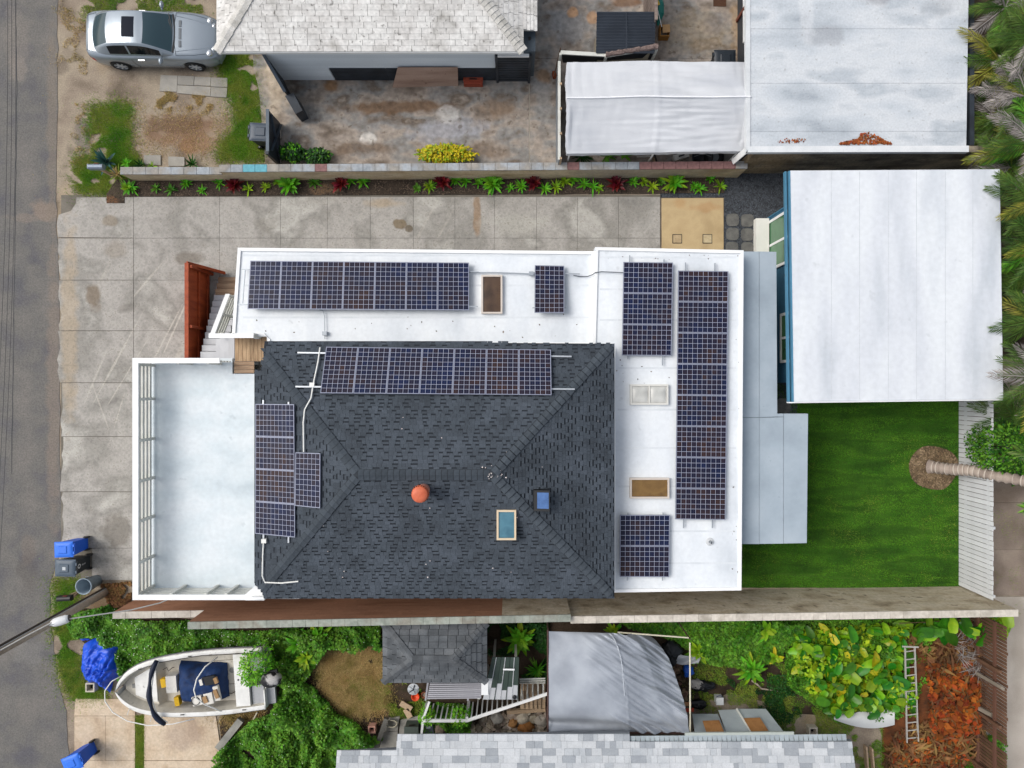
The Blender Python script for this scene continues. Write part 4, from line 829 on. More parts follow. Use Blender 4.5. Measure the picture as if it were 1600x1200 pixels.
# ---- brown slat fence at the lower right
BRF = mat('brown_fence_board', ['#4a3427', '#5a4131', '#664c3c'], scale=2, rough=.8, fine=.12, objr=.2, coords='obj')
bf = thing('slat_fence', 'dark brown fence of spaced vertical boards beside the pale lane', 'fence', (16.4, -11, 0))
y0, y1 = -15.5, -8.05; n = 62
for i in range(n):
    a = y0+(y1-y0)*i/n; wd = (y1-y0)/n
    if 27 <= i <= 28: continue
    hh = 1.85 if i % 9 else 1.9
    obj('board', MB().add([(16.40,a+.014,.05),(16.425,a+.014,.05),(16.425,a+wd-.014,.05),(16.40,a+wd-.014,.05),(16.40,a+.014,hh),(16.425,a+.014,hh),(16.425,a+wd-.014,hh),(16.40,a+wd-.014,hh)], [(3,2,1,0),(4,5,6,7),(0,1,5,4),(1,2,6,5),(2,3,7,6),(3,0,4,7)]), BRF, bf)
for z in (.5, 1.35): obj('rail', MB().box(16.33, 16.398, y0, y1, z-.05, z+.05), plain('rust_brown_rail','#5a3d30',.8), bf)
for y in (-9.6,-11.45,-13.3,-15.2): obj('post', MB().box(16.24,16.328,y-.05,y+.05,0,1.75), BRF, bf)
# ---- white-roofed house at the top
SHW = mat('whitewashed_shingle', ['#8f8c86', '#b5b3af', '#c6c4c1', '#cdccc9'], scale=1.5, detail=12, rough=.85, fine=.2, fscale=9, objr=.06, lo=.27, hi=.6, specks=('#55524c', 7, .645, .6), coords='pos')
HNH = 2.6
nh = thing('house', 'neighbouring house with whitewashed shingle hip roof and pale siding, at the top', 'house', P(590,20,0))
x0, x1 = P(338.5,0,HNH)[0], P(818,0,HNH)[0]; y0 = P(0,80.5,HNH)[1]; md = .34
dN = 3.6; y1 = y0+2*dN
rN = obj('roof', MB().prism([(x0,y0),(x1,y0),(x1,y1),(x0,y1)], HNH-.12, HNH-.015), M['white'], nh)
vs = [(x0,y0,HNH-.012),(x1,y0,HNH-.012),(x1,y1,HNH-.012),(x0,y1,HNH-.012),(x0+3.0,y0+dN,HNH+dN*md),(x1-3.2,y0+dN,HNH+dN*md)]
obj('roof_deck', MB().add(vs, [(0,1,5,4),(1,2,5),(2,3,4,5),(3,0,4)]), mat('shingle_gap', ['#6a665f','#7d7972'], rough=.9), rN)
rest = MB(); cnt = 0
for A, u, n_, Lu, kl, kr, m_, dep in (((x0,y0),(1,0),(0,1),x1-x0,3.0/dN,3.2/dN,md,dN), ((x0,y1),(0,-1),(1,0),y1-y0,dN/3.0,dN/3.0,md*dN/3.0,3.0), ((x1,y0),(0,1),(-1,0),y1-y0,dN/3.2,dN/3.2,md*dN/3.2,3.2)):
    for v_, f_, r_ in slope_tabs(A, u, n_, Lu, kl, kr, m_, HNH, dep, .16, (.36,.46), .014, gp_=.006):
        cy = sum(v[1] for v in v_)/6; pyy = 600-cy/S(v_[0][2])
        if pyy > -6 and cnt < 290: obj('shingle', MB().add(v_, f_), SHW, rN); cnt += 1
        else: rest.add(v_, f_)
if rest.v: obj('shingles', rest, SHW, rN, kind='stuff')
CAPN = mat('whitewashed_cap', ['#a9a7a1','#c4c2be'], scale=3, rough=.85, fine=.2, objr=.12)
caps((x0,y0,HNH), (x0+3.0,y0+dN,HNH+dN*md), .16, .22, .16, rN, CAPN); caps((x1,y0,HNH), (x1-3.2,y0+dN,HNH+dN*md), .16, .22, .16, rN, CAPN)
p = P(840,46,HNH); q = P(817,-60,HNH)
se = obj('side_roof', MB().add([(q[0],p[1],HNH+.02),(p[0],p[1],HNH-.1),(p[0],q[1],HNH-.1),(q[0],q[1],HNH+.02),(q[0],p[1],HNH-.1),(q[0],q[1],HNH-.1)], [(0,1,2,3),(0,4,1),(3,2,5),(4,5,2,1)]), SHW, nh)
for i in range(4):
    xx = q[0]+.01+(p[0]-q[0]-.02)*i/4; wd = (p[0]-q[0]-.02)/4; zz_ = lambda x: HNH+.03-.12*(x-q[0])/(p[0]-q[0])
    for j in range(9):
        yy = p[1]+.5*j-.02*(i%2); obj('shingle', MB().add([(xx+.004,yy+.006,zz_(xx)),(xx+wd-.004,yy+.006,zz_(xx+wd)+.012),(xx+wd-.004,yy+.49,zz_(xx+wd)+.012),(xx+.004,yy+.49,zz_(xx)),(xx+wd-.004,yy+.006,zz_(xx+wd)-.01),(xx+wd-.004,yy+.49,zz_(xx+wd)-.01)], [(0,1,2,3),(1,4,5,2)]), SHW, se)
obj('fascia', MB().box(x0, x1, y0-.02, y0+.01, HNH-.14, HNH-.02), M['white'], nh)
SID = mat('pale_blue_siding', ['#c3ccd3', '#d0d8de'], scale=1.2, rough=.6, fine=.05, stretch=(.3,1,1), objr=.05)
YW = 10.9; XW0, XW1 = P(443,0)[0], P(775,0)[0]
w_ = obj('wall', MB().box(XW0, XW1, YW+.03, y1-.3, 0, HNH-.13), SID, nh)
nb = 13
for i in range(nb):
    z = i*2.45/nb; zs_, ze_ = (XW0, P(518,0,.5)[0]) if i < 5 else (XW0, XW1)
    obj('siding_board', MB().add([(zs_,YW-.012,z),(ze_,YW-.012,z),(ze_,YW+.02,z+2.45/nb),(zs_,YW+.02,z+2.45/nb),(zs_,YW+.029,z),(ze_,YW+.029,z)], [(0,1,2,3),(1,0,4,5)]), SID, w_)
for xa_, xb_ in ((P(520,0,.5)[0], P(606,0,.5)[0]), (P(606,0,.5)[0]+.01, P(775,0,.5)[0])):
    for i in range(9): obj('slat', MB().box(xa_, xb_, YW-.03, YW+.015, .06+i*.105, .06+i*.105+.075), M['dark'], w_)
obj('header_beam', MB().box(P(430,0,2.4)[0], P(580,0,2.4)[0], YW-.05, YW-.014, 2.33, 2.43), M['dark'], w_)
# dark slat gate right of the siding
gx0, gx1 = XW1+.02, P(828,0)[0]
gt = thing('slat_gate', 'charcoal horizontal-slat gate at the right end of the pale siding', 'gate', ((gx0+gx1)/2, YW-.05, 0))
for i in range(11): obj('slat', MB().box(gx0+.05, gx1-.05, YW-.075, YW-.045, .08+i*.17, .08+i*.17+.13), M['dark'], gt)
for x in (gx0, gx1-.08): obj('post', MB().box(x, x+.08, YW-.12, YW-.04, 0, 2.05), M['dark'], gt)
obj('top_rail', MB().box(gx0+.081, gx1-.081, YW-.13, YW-.04, 1.98, 2.06), M['white'], gt)
for i in range(4): obj('pale_slat', MB().box(gx0+.1+.02*i, gx1-.12, YW-.04, YW-.02, .35+i*.42, .40+i*.42), M['rail'], gt)
ac = P(828,60,2.2); t = thing('wall_cabinet', 'dark grey cabinet fixed under the right end of the white roof', 'cabinet', (ac[0], ac[1], 0))
obj('case', MB().box(ac[0]-.2, ac[0]+.18, ac[1]-.42, ac[1]+.38, .4, 2.2), mat('slate_box', ['#3a444c','#46515a'], rough=.5, fine=.04), t); obj('vent', MB().box(ac[0]-.05, ac[0]+.03, ac[1]-.06, ac[1]+.05, 2.201, 2.215), M['black'], t)
# leaning plywood and a red brick pair
PLY = mat('bare_plywood', ['#8d7466', '#9f8678', '#a89081'], scale=1.6, rough=.8, fine=.08, stretch=(.5,3,3), specks=('#6b4c3e', 6, .66, .5))
b0, b1 = P(613,137), P(716,134); t0, t1 = P(605,97.5,1.75), P(713,97.5,1.75)
v = Vector((0,-.02,.01)); mbp = MB().add([b0, b1, Vector((t1[0],YW-.06,1.15)), Vector((t0[0]+.25,YW-.06,1.15)), b0+v, b1+v, Vector((t1[0],YW-.08,1.16)), Vector((t0[0]+.25,YW-.08,1.16))], [(3,2,1,0),(4,5,6,7),(0,1,5,4),(1,2,6,5),(2,3,7,6),(3,0,4,7)])
obj('plywood_sheet', mbp, PLY, label='bare plywood sheet leaning on the charcoal slats', cat='plywood')
p, q = P(724.5,131,.3), P(754,120,.3)
rb = thing('planter_box', 'small red-brown box on the ground beside the plywood', 'box', (p[0], p[1], .03)); RB = plain('red_brown_box','#8a3c28',.7,fine=.12)
obj('body', MB().box(p[0],q[0],p[1],q[1],.035,.26), RB, rb); obj('lid', MB().box(p[0]-.015,q[0]+.015,p[1]+.1,q[1]+.015,.261,.3), RB, rb); obj('handle', MB().box(p[0]+.2,q[0]-.2,p[1]+.15,p[1]+.18,.301,.33), M['black'], rb)
# ---- charcoal raked fence from the house corner and gate leaf by the grass
rk = thing('raked_fence', 'charcoal fence sloping down from the corner of the pale siding', 'fence', P(460,155,0))
B0, B1 = P(441,122), P(462,165); n = 8
for i in range(n):
    a, b = B0.lerp(B1, i/n), B0.lerp(B1, (i+1)/n-.01); h_ = lambda f: 2.1-.95*f
    sd_ = Vector((.02,.01,0)); q = [a, b, Vector((b[0],b[1],h_((i+1)/n))), Vector((a[0],a[1],h_(i/n)))]
    obj('board', MB().add([k_+sd_ for k_ in q]+[k_-sd_ for k_ in q], [(0,1,2,3),(7,6,5,4),(0,4,5,1),(1,5,6,2),(2,6,7,3),(3,7,4,0)]), M['dark'], rk)
obj('top_rail', MB().beam(Vector((B0[0],B0[1],2.12)), Vector((B1[0],B1[1],1.17)), .1, .05), mat('slate_rail', ['#3f4852','#4a545f'], rough=.45), rk)
f0, f1 = P(458,166), P(483,190)
obj('end_panel', MB().prism([(f0[0],f0[1]),(P(471,162)[0],P(471,162)[1]),(f1[0],P(483,186)[1]),(P(472,191)[0],P(472,191)[1])], .03, lambda x, y: .75+.25*(y-f1[1])), M['dark'], rk)
gl = thing('gate_leaf', 'charcoal gate leaf with crossed braces standing beside the dark bin', 'gate', P(438,225,0))
gxx = P(439,0)[0]; ya, yb = P(0,256)[1]+.0, P(0,193)[1]; gh = 1.3
for i in range(7): y = ya+(yb-ya)*i/7; obj('board', MB().box(gxx-.03, gxx-.005, y, y+(yb-ya)/7-.008, .06, gh-.05), M['dark'], gl)
obj('top_rail', MB().box(gxx-.075, gxx+.03, ya, yb, gh-.049, gh), mat('slate_gate_rail', ['#4a545f','#58636e'], rough=.45), gl)
for a, b in (((ya+.1,.15),(yb-.1,gh-.2)),((ya+.1,gh-.2),(yb-.1,.15))): obj('brace', MB().beam((gxx+.025+.03*(a[1]>.5),a[0],a[1]), (gxx+.025+.03*(a[1]>.5),b[0],b[1]), .03, .08, (1,0,0)), mat('slate_brace', ['#353d46','#414b55'], rough=.5), gl)
obj('post', MB().box(gxx-.07, gxx+.03, ya-.1, ya-.002, 0, gh+.05), M['dark'], gl)
# ---- black shed, fences and clutter at the top
CORR = mat('charcoal_corrugated', ['#262b33', '#30363f'], scale=1.5, rough=.5, fine=.06)
sh = thing('garden_shed', 'small shed with charcoal corrugated roof at the top', 'shed', P(975,55,0))
a, b = P(932,80,1.9), P(1024,20,1.9); X0, X1, Y0, Y1 = a[0], b[0], a[1], b[1]
n = 14
for i in range(n):
    y = Y0+(Y1-Y0)*i/n; d = (Y1-Y0)/n; z = lambda yy: 1.75+.22*(yy-Y0)/(Y1-Y0)
    obj('roof_rib', MB().add([(X0,y,z(y)),(X1,y,z(y)),(X1,y+d*.5,z(y+d*.5)+.03),(X0,y+d*.5,z(y+d*.5)+.03),(X1,y+d,z(y+d)),(X0,y+d,z(y+d))], [(0,1,2,3),(3,2,4,5)]), CORR, sh)
obj('body', MB().prism([(X0+.15,Y0+.15),(X1-.08,Y0+.15),(X1-.08,Y1-.1),(X0+.15,Y1-.1)], 0, lambda x, y: 1.73+.22*(y-Y0)/(Y1-Y0)), mat('pale_shed_wall', ['#8f8878','#a39b8a'], rough=.8, fine=.1), sh)
obj('roof_seam', MB().box((X0+X1)/2-.012, (X0+X1)/2+.012, Y0+.02, Y1-.02, 1.99, 2.01), CORR, sh)
# brown screen fence running up beside the shed
fc = thing('screen_fence', 'weathered grey-brown plank screen beside the charcoal shed', 'fence', P(1016,30,0))
GBW = mat('grey_brown_plank', ['#574c48', '#6f635d', '#81756d'], scale=2, rough=.9, fine=.15, objr=.16, coords='obj', stretch=(1,4,1))
fxx = P(1005,0)[0]; ya, yb = P(0,80)[1], P(0,-40)[1]
for i in range(16): y = ya+(yb-ya)*i/16; obj('plank', MB().box(fxx, fxx+.03, y+.005, y+(yb-ya)/16-.005, 0, 2.05+random.uniform(-.03,.03)), GBW, fc)
obj('cap', MB().box(fxx-.03, fxx+.07, ya, yb, 2.08, 2.13), GBW, fc)
# white rails above the tent with a rolled brown mesh
wr = thing('rail_fence', 'white rail fence with a rolled brown mesh between shed and tent', 'fence', P(950,90,0))
obj('rail', MB().beam(P(876,82,1.7), P(947,86,1.7), .12, .05), M['rail'], wr); obj('rail', MB().beam(P(947,88,1.7), P(1027,75.5,1.7), .07, .06), M['rail'], wr)
obj('mesh_roll', MB().tube([P(947+80*k/16+random.uniform(-1,1), 85-12.5*k/16+random.uniform(-.8,.8), 1.78) for k in range(17)], [random.uniform(.07,.1) for _ in range(17)], 8), mat('brown_mesh', ['#5a4c48','#7d6d68'], scale=14, rough=.95, fine=.4), wr)
obj('dark_screen', MB().add([P(876,84,1.68),P(947,88,1.68),P(1026,77,1.68),P(1022,92,.9)+Vector((0,0,0)),P(947,100,.3),P(880,98,.3)], [(0,1,4,5),(1,2,3,4)]), plain('navy_screen','#171c24',.8), wr)
for a in ((876,84),(947,88),(1026,77)): p = P(*a,1.7); obj('post', MB().box(p[0]-.04,p[0]+.04,p[1]-.04,p[1]+.04,0,1.7), M['rail'], wr)
# grey panel screen left of the tent
gs = thing('panel_screen', 'narrow grey panel screen standing left of the white tent', 'fence', P(880,175,0))
xs_ = P(873,0,1.6)[0]
for i in range(4):
    y0_, y1_ = P(0,250,1.6)[1]+i*.83, P(0,250,1.6)[1]+i*.83+.82; obj('panel', MB().box(xs_, xs_+.03, y0_, y1_, .05, 1.6), mat('grey_panel', ['#6d7378','#7f858a'], rough=.6, fine=.06) if i == 0 else bpy.data.materials['grey_panel'], gs)
    obj('post', MB().box(xs_+.032, xs_+.1, y0_, y0_+.07, 0, 1.7), M['wood'], gs)
obj('top_rail', MB().box(xs_-.03, xs_+.06, P(0,250,1.6)[1], P(0,250,1.6)[1]+3.3, 1.601, 1.64), M['rail'], gs)
# ---- white fabric tent
TENT = mat('white_tent_fabric', ['#bcc0c7', '#cacdd2', '#d0d3d8'], scale=1.2, rough=.7, fine=.02, coords='pos', stretch=(.4,1,1), trans=.12)
tt = thing('tent', 'white fabric carport tent with a ridge seam beside the weathered roof', 'tent', P(1025,165,0))
def tent_pt(u, v):
    L0 = (886-1.5*math.sin(v*9)-2*(1-abs(2*v-1)), 97+143*v); R0 = (1166+7*(1-abs(2*v-.8)**1.5) if v < .9 else 1163, 97+139*v)
    px = L0[0]+(R0[0]-L0[0])*u; py = L0[1]+(R0[1]-L0[1])*u-2.2*math.exp(-((u-.43)/.18)**2)*(1-v)*(1 if v < .5 else 0)
    vr = .39; e = (v/vr if v < vr else (1-v)/(1-vr)); h = 1.85+.62*min(1, e)
    h -= .05*math.sin(math.pi*min(1,max(0,e)))*(1 if .02 < u < .98 else 0)
    wr_ = .05*mnoise.noise((u*7, v*26, 1))*math.exp(-((u-.62)/.25)**2)+.012*mnoise.noise((u*5+v*6, v*24, 5))+.03*mnoise.noise((u*3,v*3,7))+.02*mnoise.noise((u*30, v*5, 9))*(1 if u > .9 or u < .1 else .4)
    if abs(u-.5) < .012: wr_ += .012
    p = P(px, py, h); p[2] += wr_; return p
obj('roof_fabric', MB().grid(tent_pt, 110, 60), TENT, tt, smooth=True)
rp2 = [tent_pt(i/30, .39)+Vector((0,0,.012)) for i in range(31)]
obj('ridge_seam', MB().tube(rp2, .028, 6), plain('bright_seam','#e6e7ea',.5), tt)
def skirt(f):
    g = MB(); top = [f(k/40) for k in range(41)]; vs = []
    for i, p in enumerate(top): vs += [p, p+Vector((random.uniform(-.012,.012),random.uniform(-.012,.012),-.22))]
    return g.add(vs, [(2*i,2*i+2,2*i+3,2*i+1) for i in range(40)])
for f in (lambda k: tent_pt(k,0), lambda k: tent_pt(k,1), lambda k: tent_pt(0,k), lambda k: tent_pt(1,k)): obj('skirt', skirt(f), TENT, tt, smooth=True)
for u in (.02,.5,.98):
    for v in (.02,.98):
        p = tent_pt(u, v); obj('leg', MB().tube([(p[0],p[1],0),(p[0],p[1],p[2]-.04)], .03, 8), M['pvc'], tt)
# ================================================================ VEHICLES AND OBJECTS
def place(root, loc, rz): root.location = loc; root.rotation_euler = (0, 0, rz)
def interp(x, pts):
    for (a, va), (b, vb) in zip(pts[:-1], pts[1:]):
        if x <= b: t = (x-a)/(b-a) if b > a else 0; t = max(0, min(1, t)); return va+(vb-va)*t
    return pts[-1][1]
def smooth_interp(x, pts):
    n = len(pts)
    for i in range(n-1):
        if x <= pts[i+1][0] or i == n-2:
            x0, y0 = pts[i]; x1, y1 = pts[i+1]; t = max(0, min(1, (x-x0)/(x1-x0)))
            m0 = (y1-pts[i-1][1])/(x1-pts[i-1][0]) if i > 0 else (y1-y0)/(x1-x0)
            m1 = (pts[i+2][1]-y0)/(pts[i+2][0]-x0) if i < n-2 else (y1-y0)/(x1-x0)
            d = x1-x0; return (2*t**3-3*t*t+1)*y0+(t**3-2*t*t+t)*d*m0+(-2*t**3+3*t*t)*y1+(t**3-t*t)*d*m1
def spl3(p):
    p = [Vector(q) for q in p]; return [p[i].lerp(p[i+1], k/6) for i in range(len(p)-1) for k in range(6)]+[p[-1]]
# ---- silver coupe
def build_car():
    PAINT = mat('silver_car_paint', ['#828c96', '#8c969f'], scale=1, rough=.26, metal=.35, spec=.5, coat=.6, fine=.01, coords='obj')
    CG = plain('tinted_car_glass', '#2a3f47', .08, 0, .5, 0, 0); CGS = plain('dark_side_glass', '#101417', .06, 0, .5, 0, 0); SUNR = plain('sunroof_glass', '#1d212b', .5, 0, .05, 0, 0)
    t = thing('parked_car', 'silver two-door coupe with sunroof parked nose under the white roof', 'car', (0,0,0))
    L = 4.66; W = [(0,.50),(.06,.66),(.2,.79),(.5,.85),(1.0,.87),(2.3,.865),(3.4,.865),(3.9,.845),(4.25,.79),(4.5,.68),(4.6,.56),(4.66,.44)]
    DZ = [(0,.70),(.05,.86),(.12,.955),(.5,.98),(1.0,.98),(3.0,.96),(3.4,.93),(3.9,.87),(4.3,.78),(4.52,.69),(4.62,.58),(4.66,.5)]
    BZ = [(0,.35),(.3,.25),(.55,.22),(4.1,.2),(4.4,.22),(4.66,.28)]
    xs = sorted(set([0,.03,.06,.12,.2,.3,.4]+[.5+.1*i for i in range(40)]+[4.45,4.52,4.58,4.63,4.66]))
    def botz(x):
        z = interp(x, BZ)
        for c in (.97, 3.6):
            if abs(x-c) < .37: z = max(z, .31+math.sqrt(.37**2-(x-c)**2)*1.0)
        return z
    def section(x):
        w, d, b = smooth_interp(x, W), smooth_interp(x, DZ), botz(x); belt = d-.09
        mid = max(b+.02, .52)
        return [(w*.96, b), (w*.995, min(mid-.01, b+.06)), (w*1.0, mid), (w*.985, max(belt-.12, mid+.01)), (w*.95, max(belt-.02, mid+.02)), (w*.86, d-.035), (w*.72, d-.008), (w*.4, d+.008), (0, d+.014)]
    g = MB(); ns = 17
    for x in xs:
        s_ = section(x); ring = [(x, -y, z) for y, z in s_]+[(x, y, z) for y, z in s_[::-1][1:]]; g.v += ring
    for i in range(len(xs)-1):
        for j in range(ns-1): g.f.append((i*ns+j, (i+1)*ns+j, (i+1)*ns+j+1, i*ns+j+1))
    g.f += [tuple(range(ns)), tuple((len(xs)-1)*ns+j for j in range(ns-1,-1,-1))]
    obj('body', g, PAINT, t, smooth=True, origin=(0,0,0))
    # cabin: roof height and half widths along x
    RZ = [(.36,.97),(.55,1.10),(.8,1.24),(1.05,1.335),(1.4,1.385),(1.8,1.395),(2.2,1.36),(2.5,1.27),(2.8,1.13),(3.12,.965)]
    RWd = [(.36,.55),(.7,.57),(1.05,.555),(1.6,.56),(2.2,.57),(2.6,.62),(3.12,.70)]
    BWd = [(.36,.66),(.7,.745),(1.2,.77),(2.3,.775),(2.8,.77),(3.12,.74)]
    cx = [.36+.06*i for i in range(47)]; parts = {k: MB() for k in ('cabin','rear_window','windscreen','sunroof','sw0','sw1','sw2','sw3')}
    def top(x, v): w = smooth_interp(x, RWd); z = smooth_interp(x, RZ); return (x-.05*(1-v*v)*(1 if x < 1.2 else -1)*(1 if (x < 1.1 or x > 2.2) else 0), v*w, z-.035*v*v-.0*abs(v)**6)
    tv = [-1,-.93,-.62,-.3,0,.3,.62,.93,1]
    for i in range(len(cx)-1):
        xm = (cx[i]+cx[i+1])/2
        for j in range(len(tv)-1):
            vm = abs((tv[j]+tv[j+1])/2); k = 'cabin'
            if .42 < xm < 1.05 and vm < .93: k = 'rear_window'
            if 2.24 < xm < 3.06 and vm < .93: k = 'windscreen'
            if 1.56 < xm < 1.98 and vm < .62: k = 'sunroof'
            parts[k].add([top(cx[i],tv[j]), top(cx[i+1],tv[j]), top(cx[i+1],tv[j+1]), top(cx[i],tv[j+1])], [(0,1,2,3)])
        for sgn in (-1,1):
            def side(x, f):
                w0, z0 = smooth_interp(x, RWd), smooth_interp(x, RZ)-.035; w1, z1 = smooth_interp(x, BWd), smooth_interp(x, DZ)-.045
                ff = f; return (x, sgn*(w0+(w1-w0)*ff+.02*math.sin(math.pi*ff)), max(z1, z0+(z1-z0)*ff) if z0 > z1 else z0+(z1-z0)*ff)
            fr = [0,.16,.86,1]
            for j in range(3):
                k = ('sw'+str((sgn > 0)+2*(xm > 1.65))) if (j == 1 and .98 < xm < 2.72 and not 1.62 < xm < 1.68) else 'cabin'
                q = [side(cx[i],fr[j]), side(cx[i],fr[j+1]), side(cx[i+1],fr[j+1]), side(cx[i+1],fr[j])]
                parts[k].add(q if sgn < 0 else q[::-1], [(0,1,2,3)])
    for k, mm in (('cabin',PAINT),('rear_window',CG),('windscreen',CG),('sunroof',SUNR),('sw0',CGS),('sw1',CGS),('sw2',CGS),('sw3',CGS)): 
        o = obj('side_window' if k[:2] == 'sw' else k, parts[k], mm, t, smooth=True, origin=(0,0,0))
        bm = bmesh.new(); bm.from_mesh(o.data); bmesh.ops.remove_doubles(bm, verts=bm.verts, dist=.002); bm.to_mesh(o.data); bm.free()
    # windscreen base, wipers, hood vents and hood creases
    obj('cowl', MB().grid(lambda u, v: (3.07+.06*v+.05*(1-(2*u-1)**2), -.66+1.32*u, .982-.012*(2*u-1)**2-.01*v), 12, 2), M['black'], t, origin=(0,0,0))
    for y0, y1 in ((-.46,-.24),(-.19,.19),(.24,.46)): obj('hood_vent', MB().box(3.3, 3.38, y0, y1, .93, .965-.01*abs(y0)), plain('vent_grey','#5c6268',.6), t, origin=(0,0,0))
    for s_ in (-1,1): obj('hood_crease', MB().tube([(3.2+.13*k, s_*(.62-.025*k), smooth_interp(3.2+.13*k, DZ)-.004) for k in range(10)], .011, 5), plain('crease_shade','#7d868f',.4,.3), t, origin=(0,0,0))
    for s_ in (-1,1):
        for (x, y, r) in ((4.27, .56, .115), (4.40, .40, .1)):
            f = obj('headlight', MB().lathe([(r,-.08),(r,.015),(r*.8,.04),(.001,.05)], (x, s_*y, smooth_interp(x, DZ)-.035), 16), M['chrome'], t, smooth=True, origin=(0,0,0))
        obj('tail_light', MB().grid(lambda u, v: (.02+.27*u, s_*(smooth_interp(.02+.27*u, W)*1.005-.02*v), .62+.16*v), 6, 2), plain('red_lens','#a01420',.2), t, origin=(0,0,0))
        mr = MB(); c = Vector((2.72, s_*.97, 1.0)); mr.grid(lambda u, v: c+Vector((.075*math.cos(2*math.pi*u)*math.sin(math.pi*v), .13*math.cos(math.pi*v), .085*math.sin(2*math.pi*u)*math.sin(math.pi*v))), 12, 8)
        mr.beam((2.72,s_*.8,.95), (2.72,s_*.9,.99), .06, .04); obj('mirror', mr, PAINT, t, smooth=True, origin=(0,0,0))
        obj('door_handle', MB().beam((1.83,s_*.862,.78), (2.05,s_*.862,.78), .03, .035), M['chrome'], t, origin=(0,0,0))
        obj('trim_strip', MB().tube([(x, s_*(smooth_interp(x,W)*.985+.006), .45) for x in [1.4+.16*k for k in range(12)]], .014, 5), plain('trim_grey','#747c84',.4,.3), t, origin=(0,0,0))
        obj('door_seam', MB().tube([(1.62, s_*.872, .84),(1.6, s_*.875,.6),(1.66, s_*.868,.3)], .006, 4), M['black'], t, origin=(0,0,0))
        for x in (.97, 3.6):
            w_ = obj('wheel', MB().lathe([(.22,-.1),(.3,-.1),(.325,-.07),(.325,.07),(.3,.1),(.22,.1)], (x, s_*.78, .325), 28, 'Y'), M['tyre'], t, smooth=True, origin=(x, s_*.78, .325))
            rm = MB(); yo = s_*.79
            rm.lathe([(.235,-.09),(.235,.09),(.215,.09)], (x, s_*.78, .325), 28, 'Y'); rm.lathe([(.001,s_*.085),(.06,s_*.08),(.06,s_*.05)], (x, s_*.78, .325), 12, 'Y')
            for k in range(7): a = 2*math.pi*k/7; rm.beam((x+.04*math.cos(a), s_*.86, .325+.04*math.sin(a)), (x+.225*math.cos(a), s_*.865, .325+.225*math.sin(a)), .02, .055, (-math.sin(a),0,math.cos(a)))
            obj('rim', rm, plain('silver_rim','#b9bdc1',.4,.2), w_, origin=(x, s_*.78, .325)); obj('hub_back', MB().lathe([(.001,0),(.22,0)], (x, s_*.8, .325), 20, 'Y'), M['black'], w_, origin=(x, s_*.78, .325))
    SEAM_ = plain('panel_gap','#3a4047',.6)
    for pts in ([(.16,-.6,.955),(.2,0,.972),(.16,.6,.955)], [(3.2,-.74,.925),(3.16,-.4,.958),(3.14,0,.968),(3.16,.4,.958),(3.2,.74,.925)], [(3.2,-.745,.92),(3.8,-.7,.85),(4.25,-.6,.765)], [(3.2,.745,.92),(3.8,.7,.85),(4.25,.6,.765)], [(.16,.6,.955),(.45,.68,.955)], [(.16,-.6,.955),(.45,-.68,.955)]):
        q_ = spl3(pts); obj('panel_gap', MB().tube([(x, y, smooth_interp(x, DZ)+.012-.055*(abs(y)/max(.1,smooth_interp(x, W)))**4) for x, y, z in q_], .006, 4), SEAM_, t, origin=(0,0,0))
    for s_ in (-1,1): obj('wiper', MB().beam((3.1,s_*.1+.05,.99), (2.98,s_*.1+.55,1.04), .02, .02), M['black'], t, origin=(0,0,0))
    obj('grille', MB().obox((4.6,0,.56), (.05,.7,.16)), M['black'], t, origin=(0,0,0))
    obj('bumper', MB().grid(lambda u, v: (4.5+.2*math.sin(math.pi*u)*(1-.25*v)**1, -.72+1.44*u, .26+.24*v), 14, 3), PAINT, t, smooth=True, origin=(0,0,0))
    obj('underside', MB().box(.35,4.3,-.68,.68,.2,.5), M['black'], t, origin=(0,0,0))
    obj('steering_wheel', MB().lathe([(.16,0),(.18,.012),(.16,.024)], (2.38,.33,1.0), 14), M['black'], t, origin=(0,0,0))
    return t
car = build_car()
rr_ = P(198,111); place(car, (rr_[0]-.97, rr_[1]+.9, 0), math.radians(-.8))
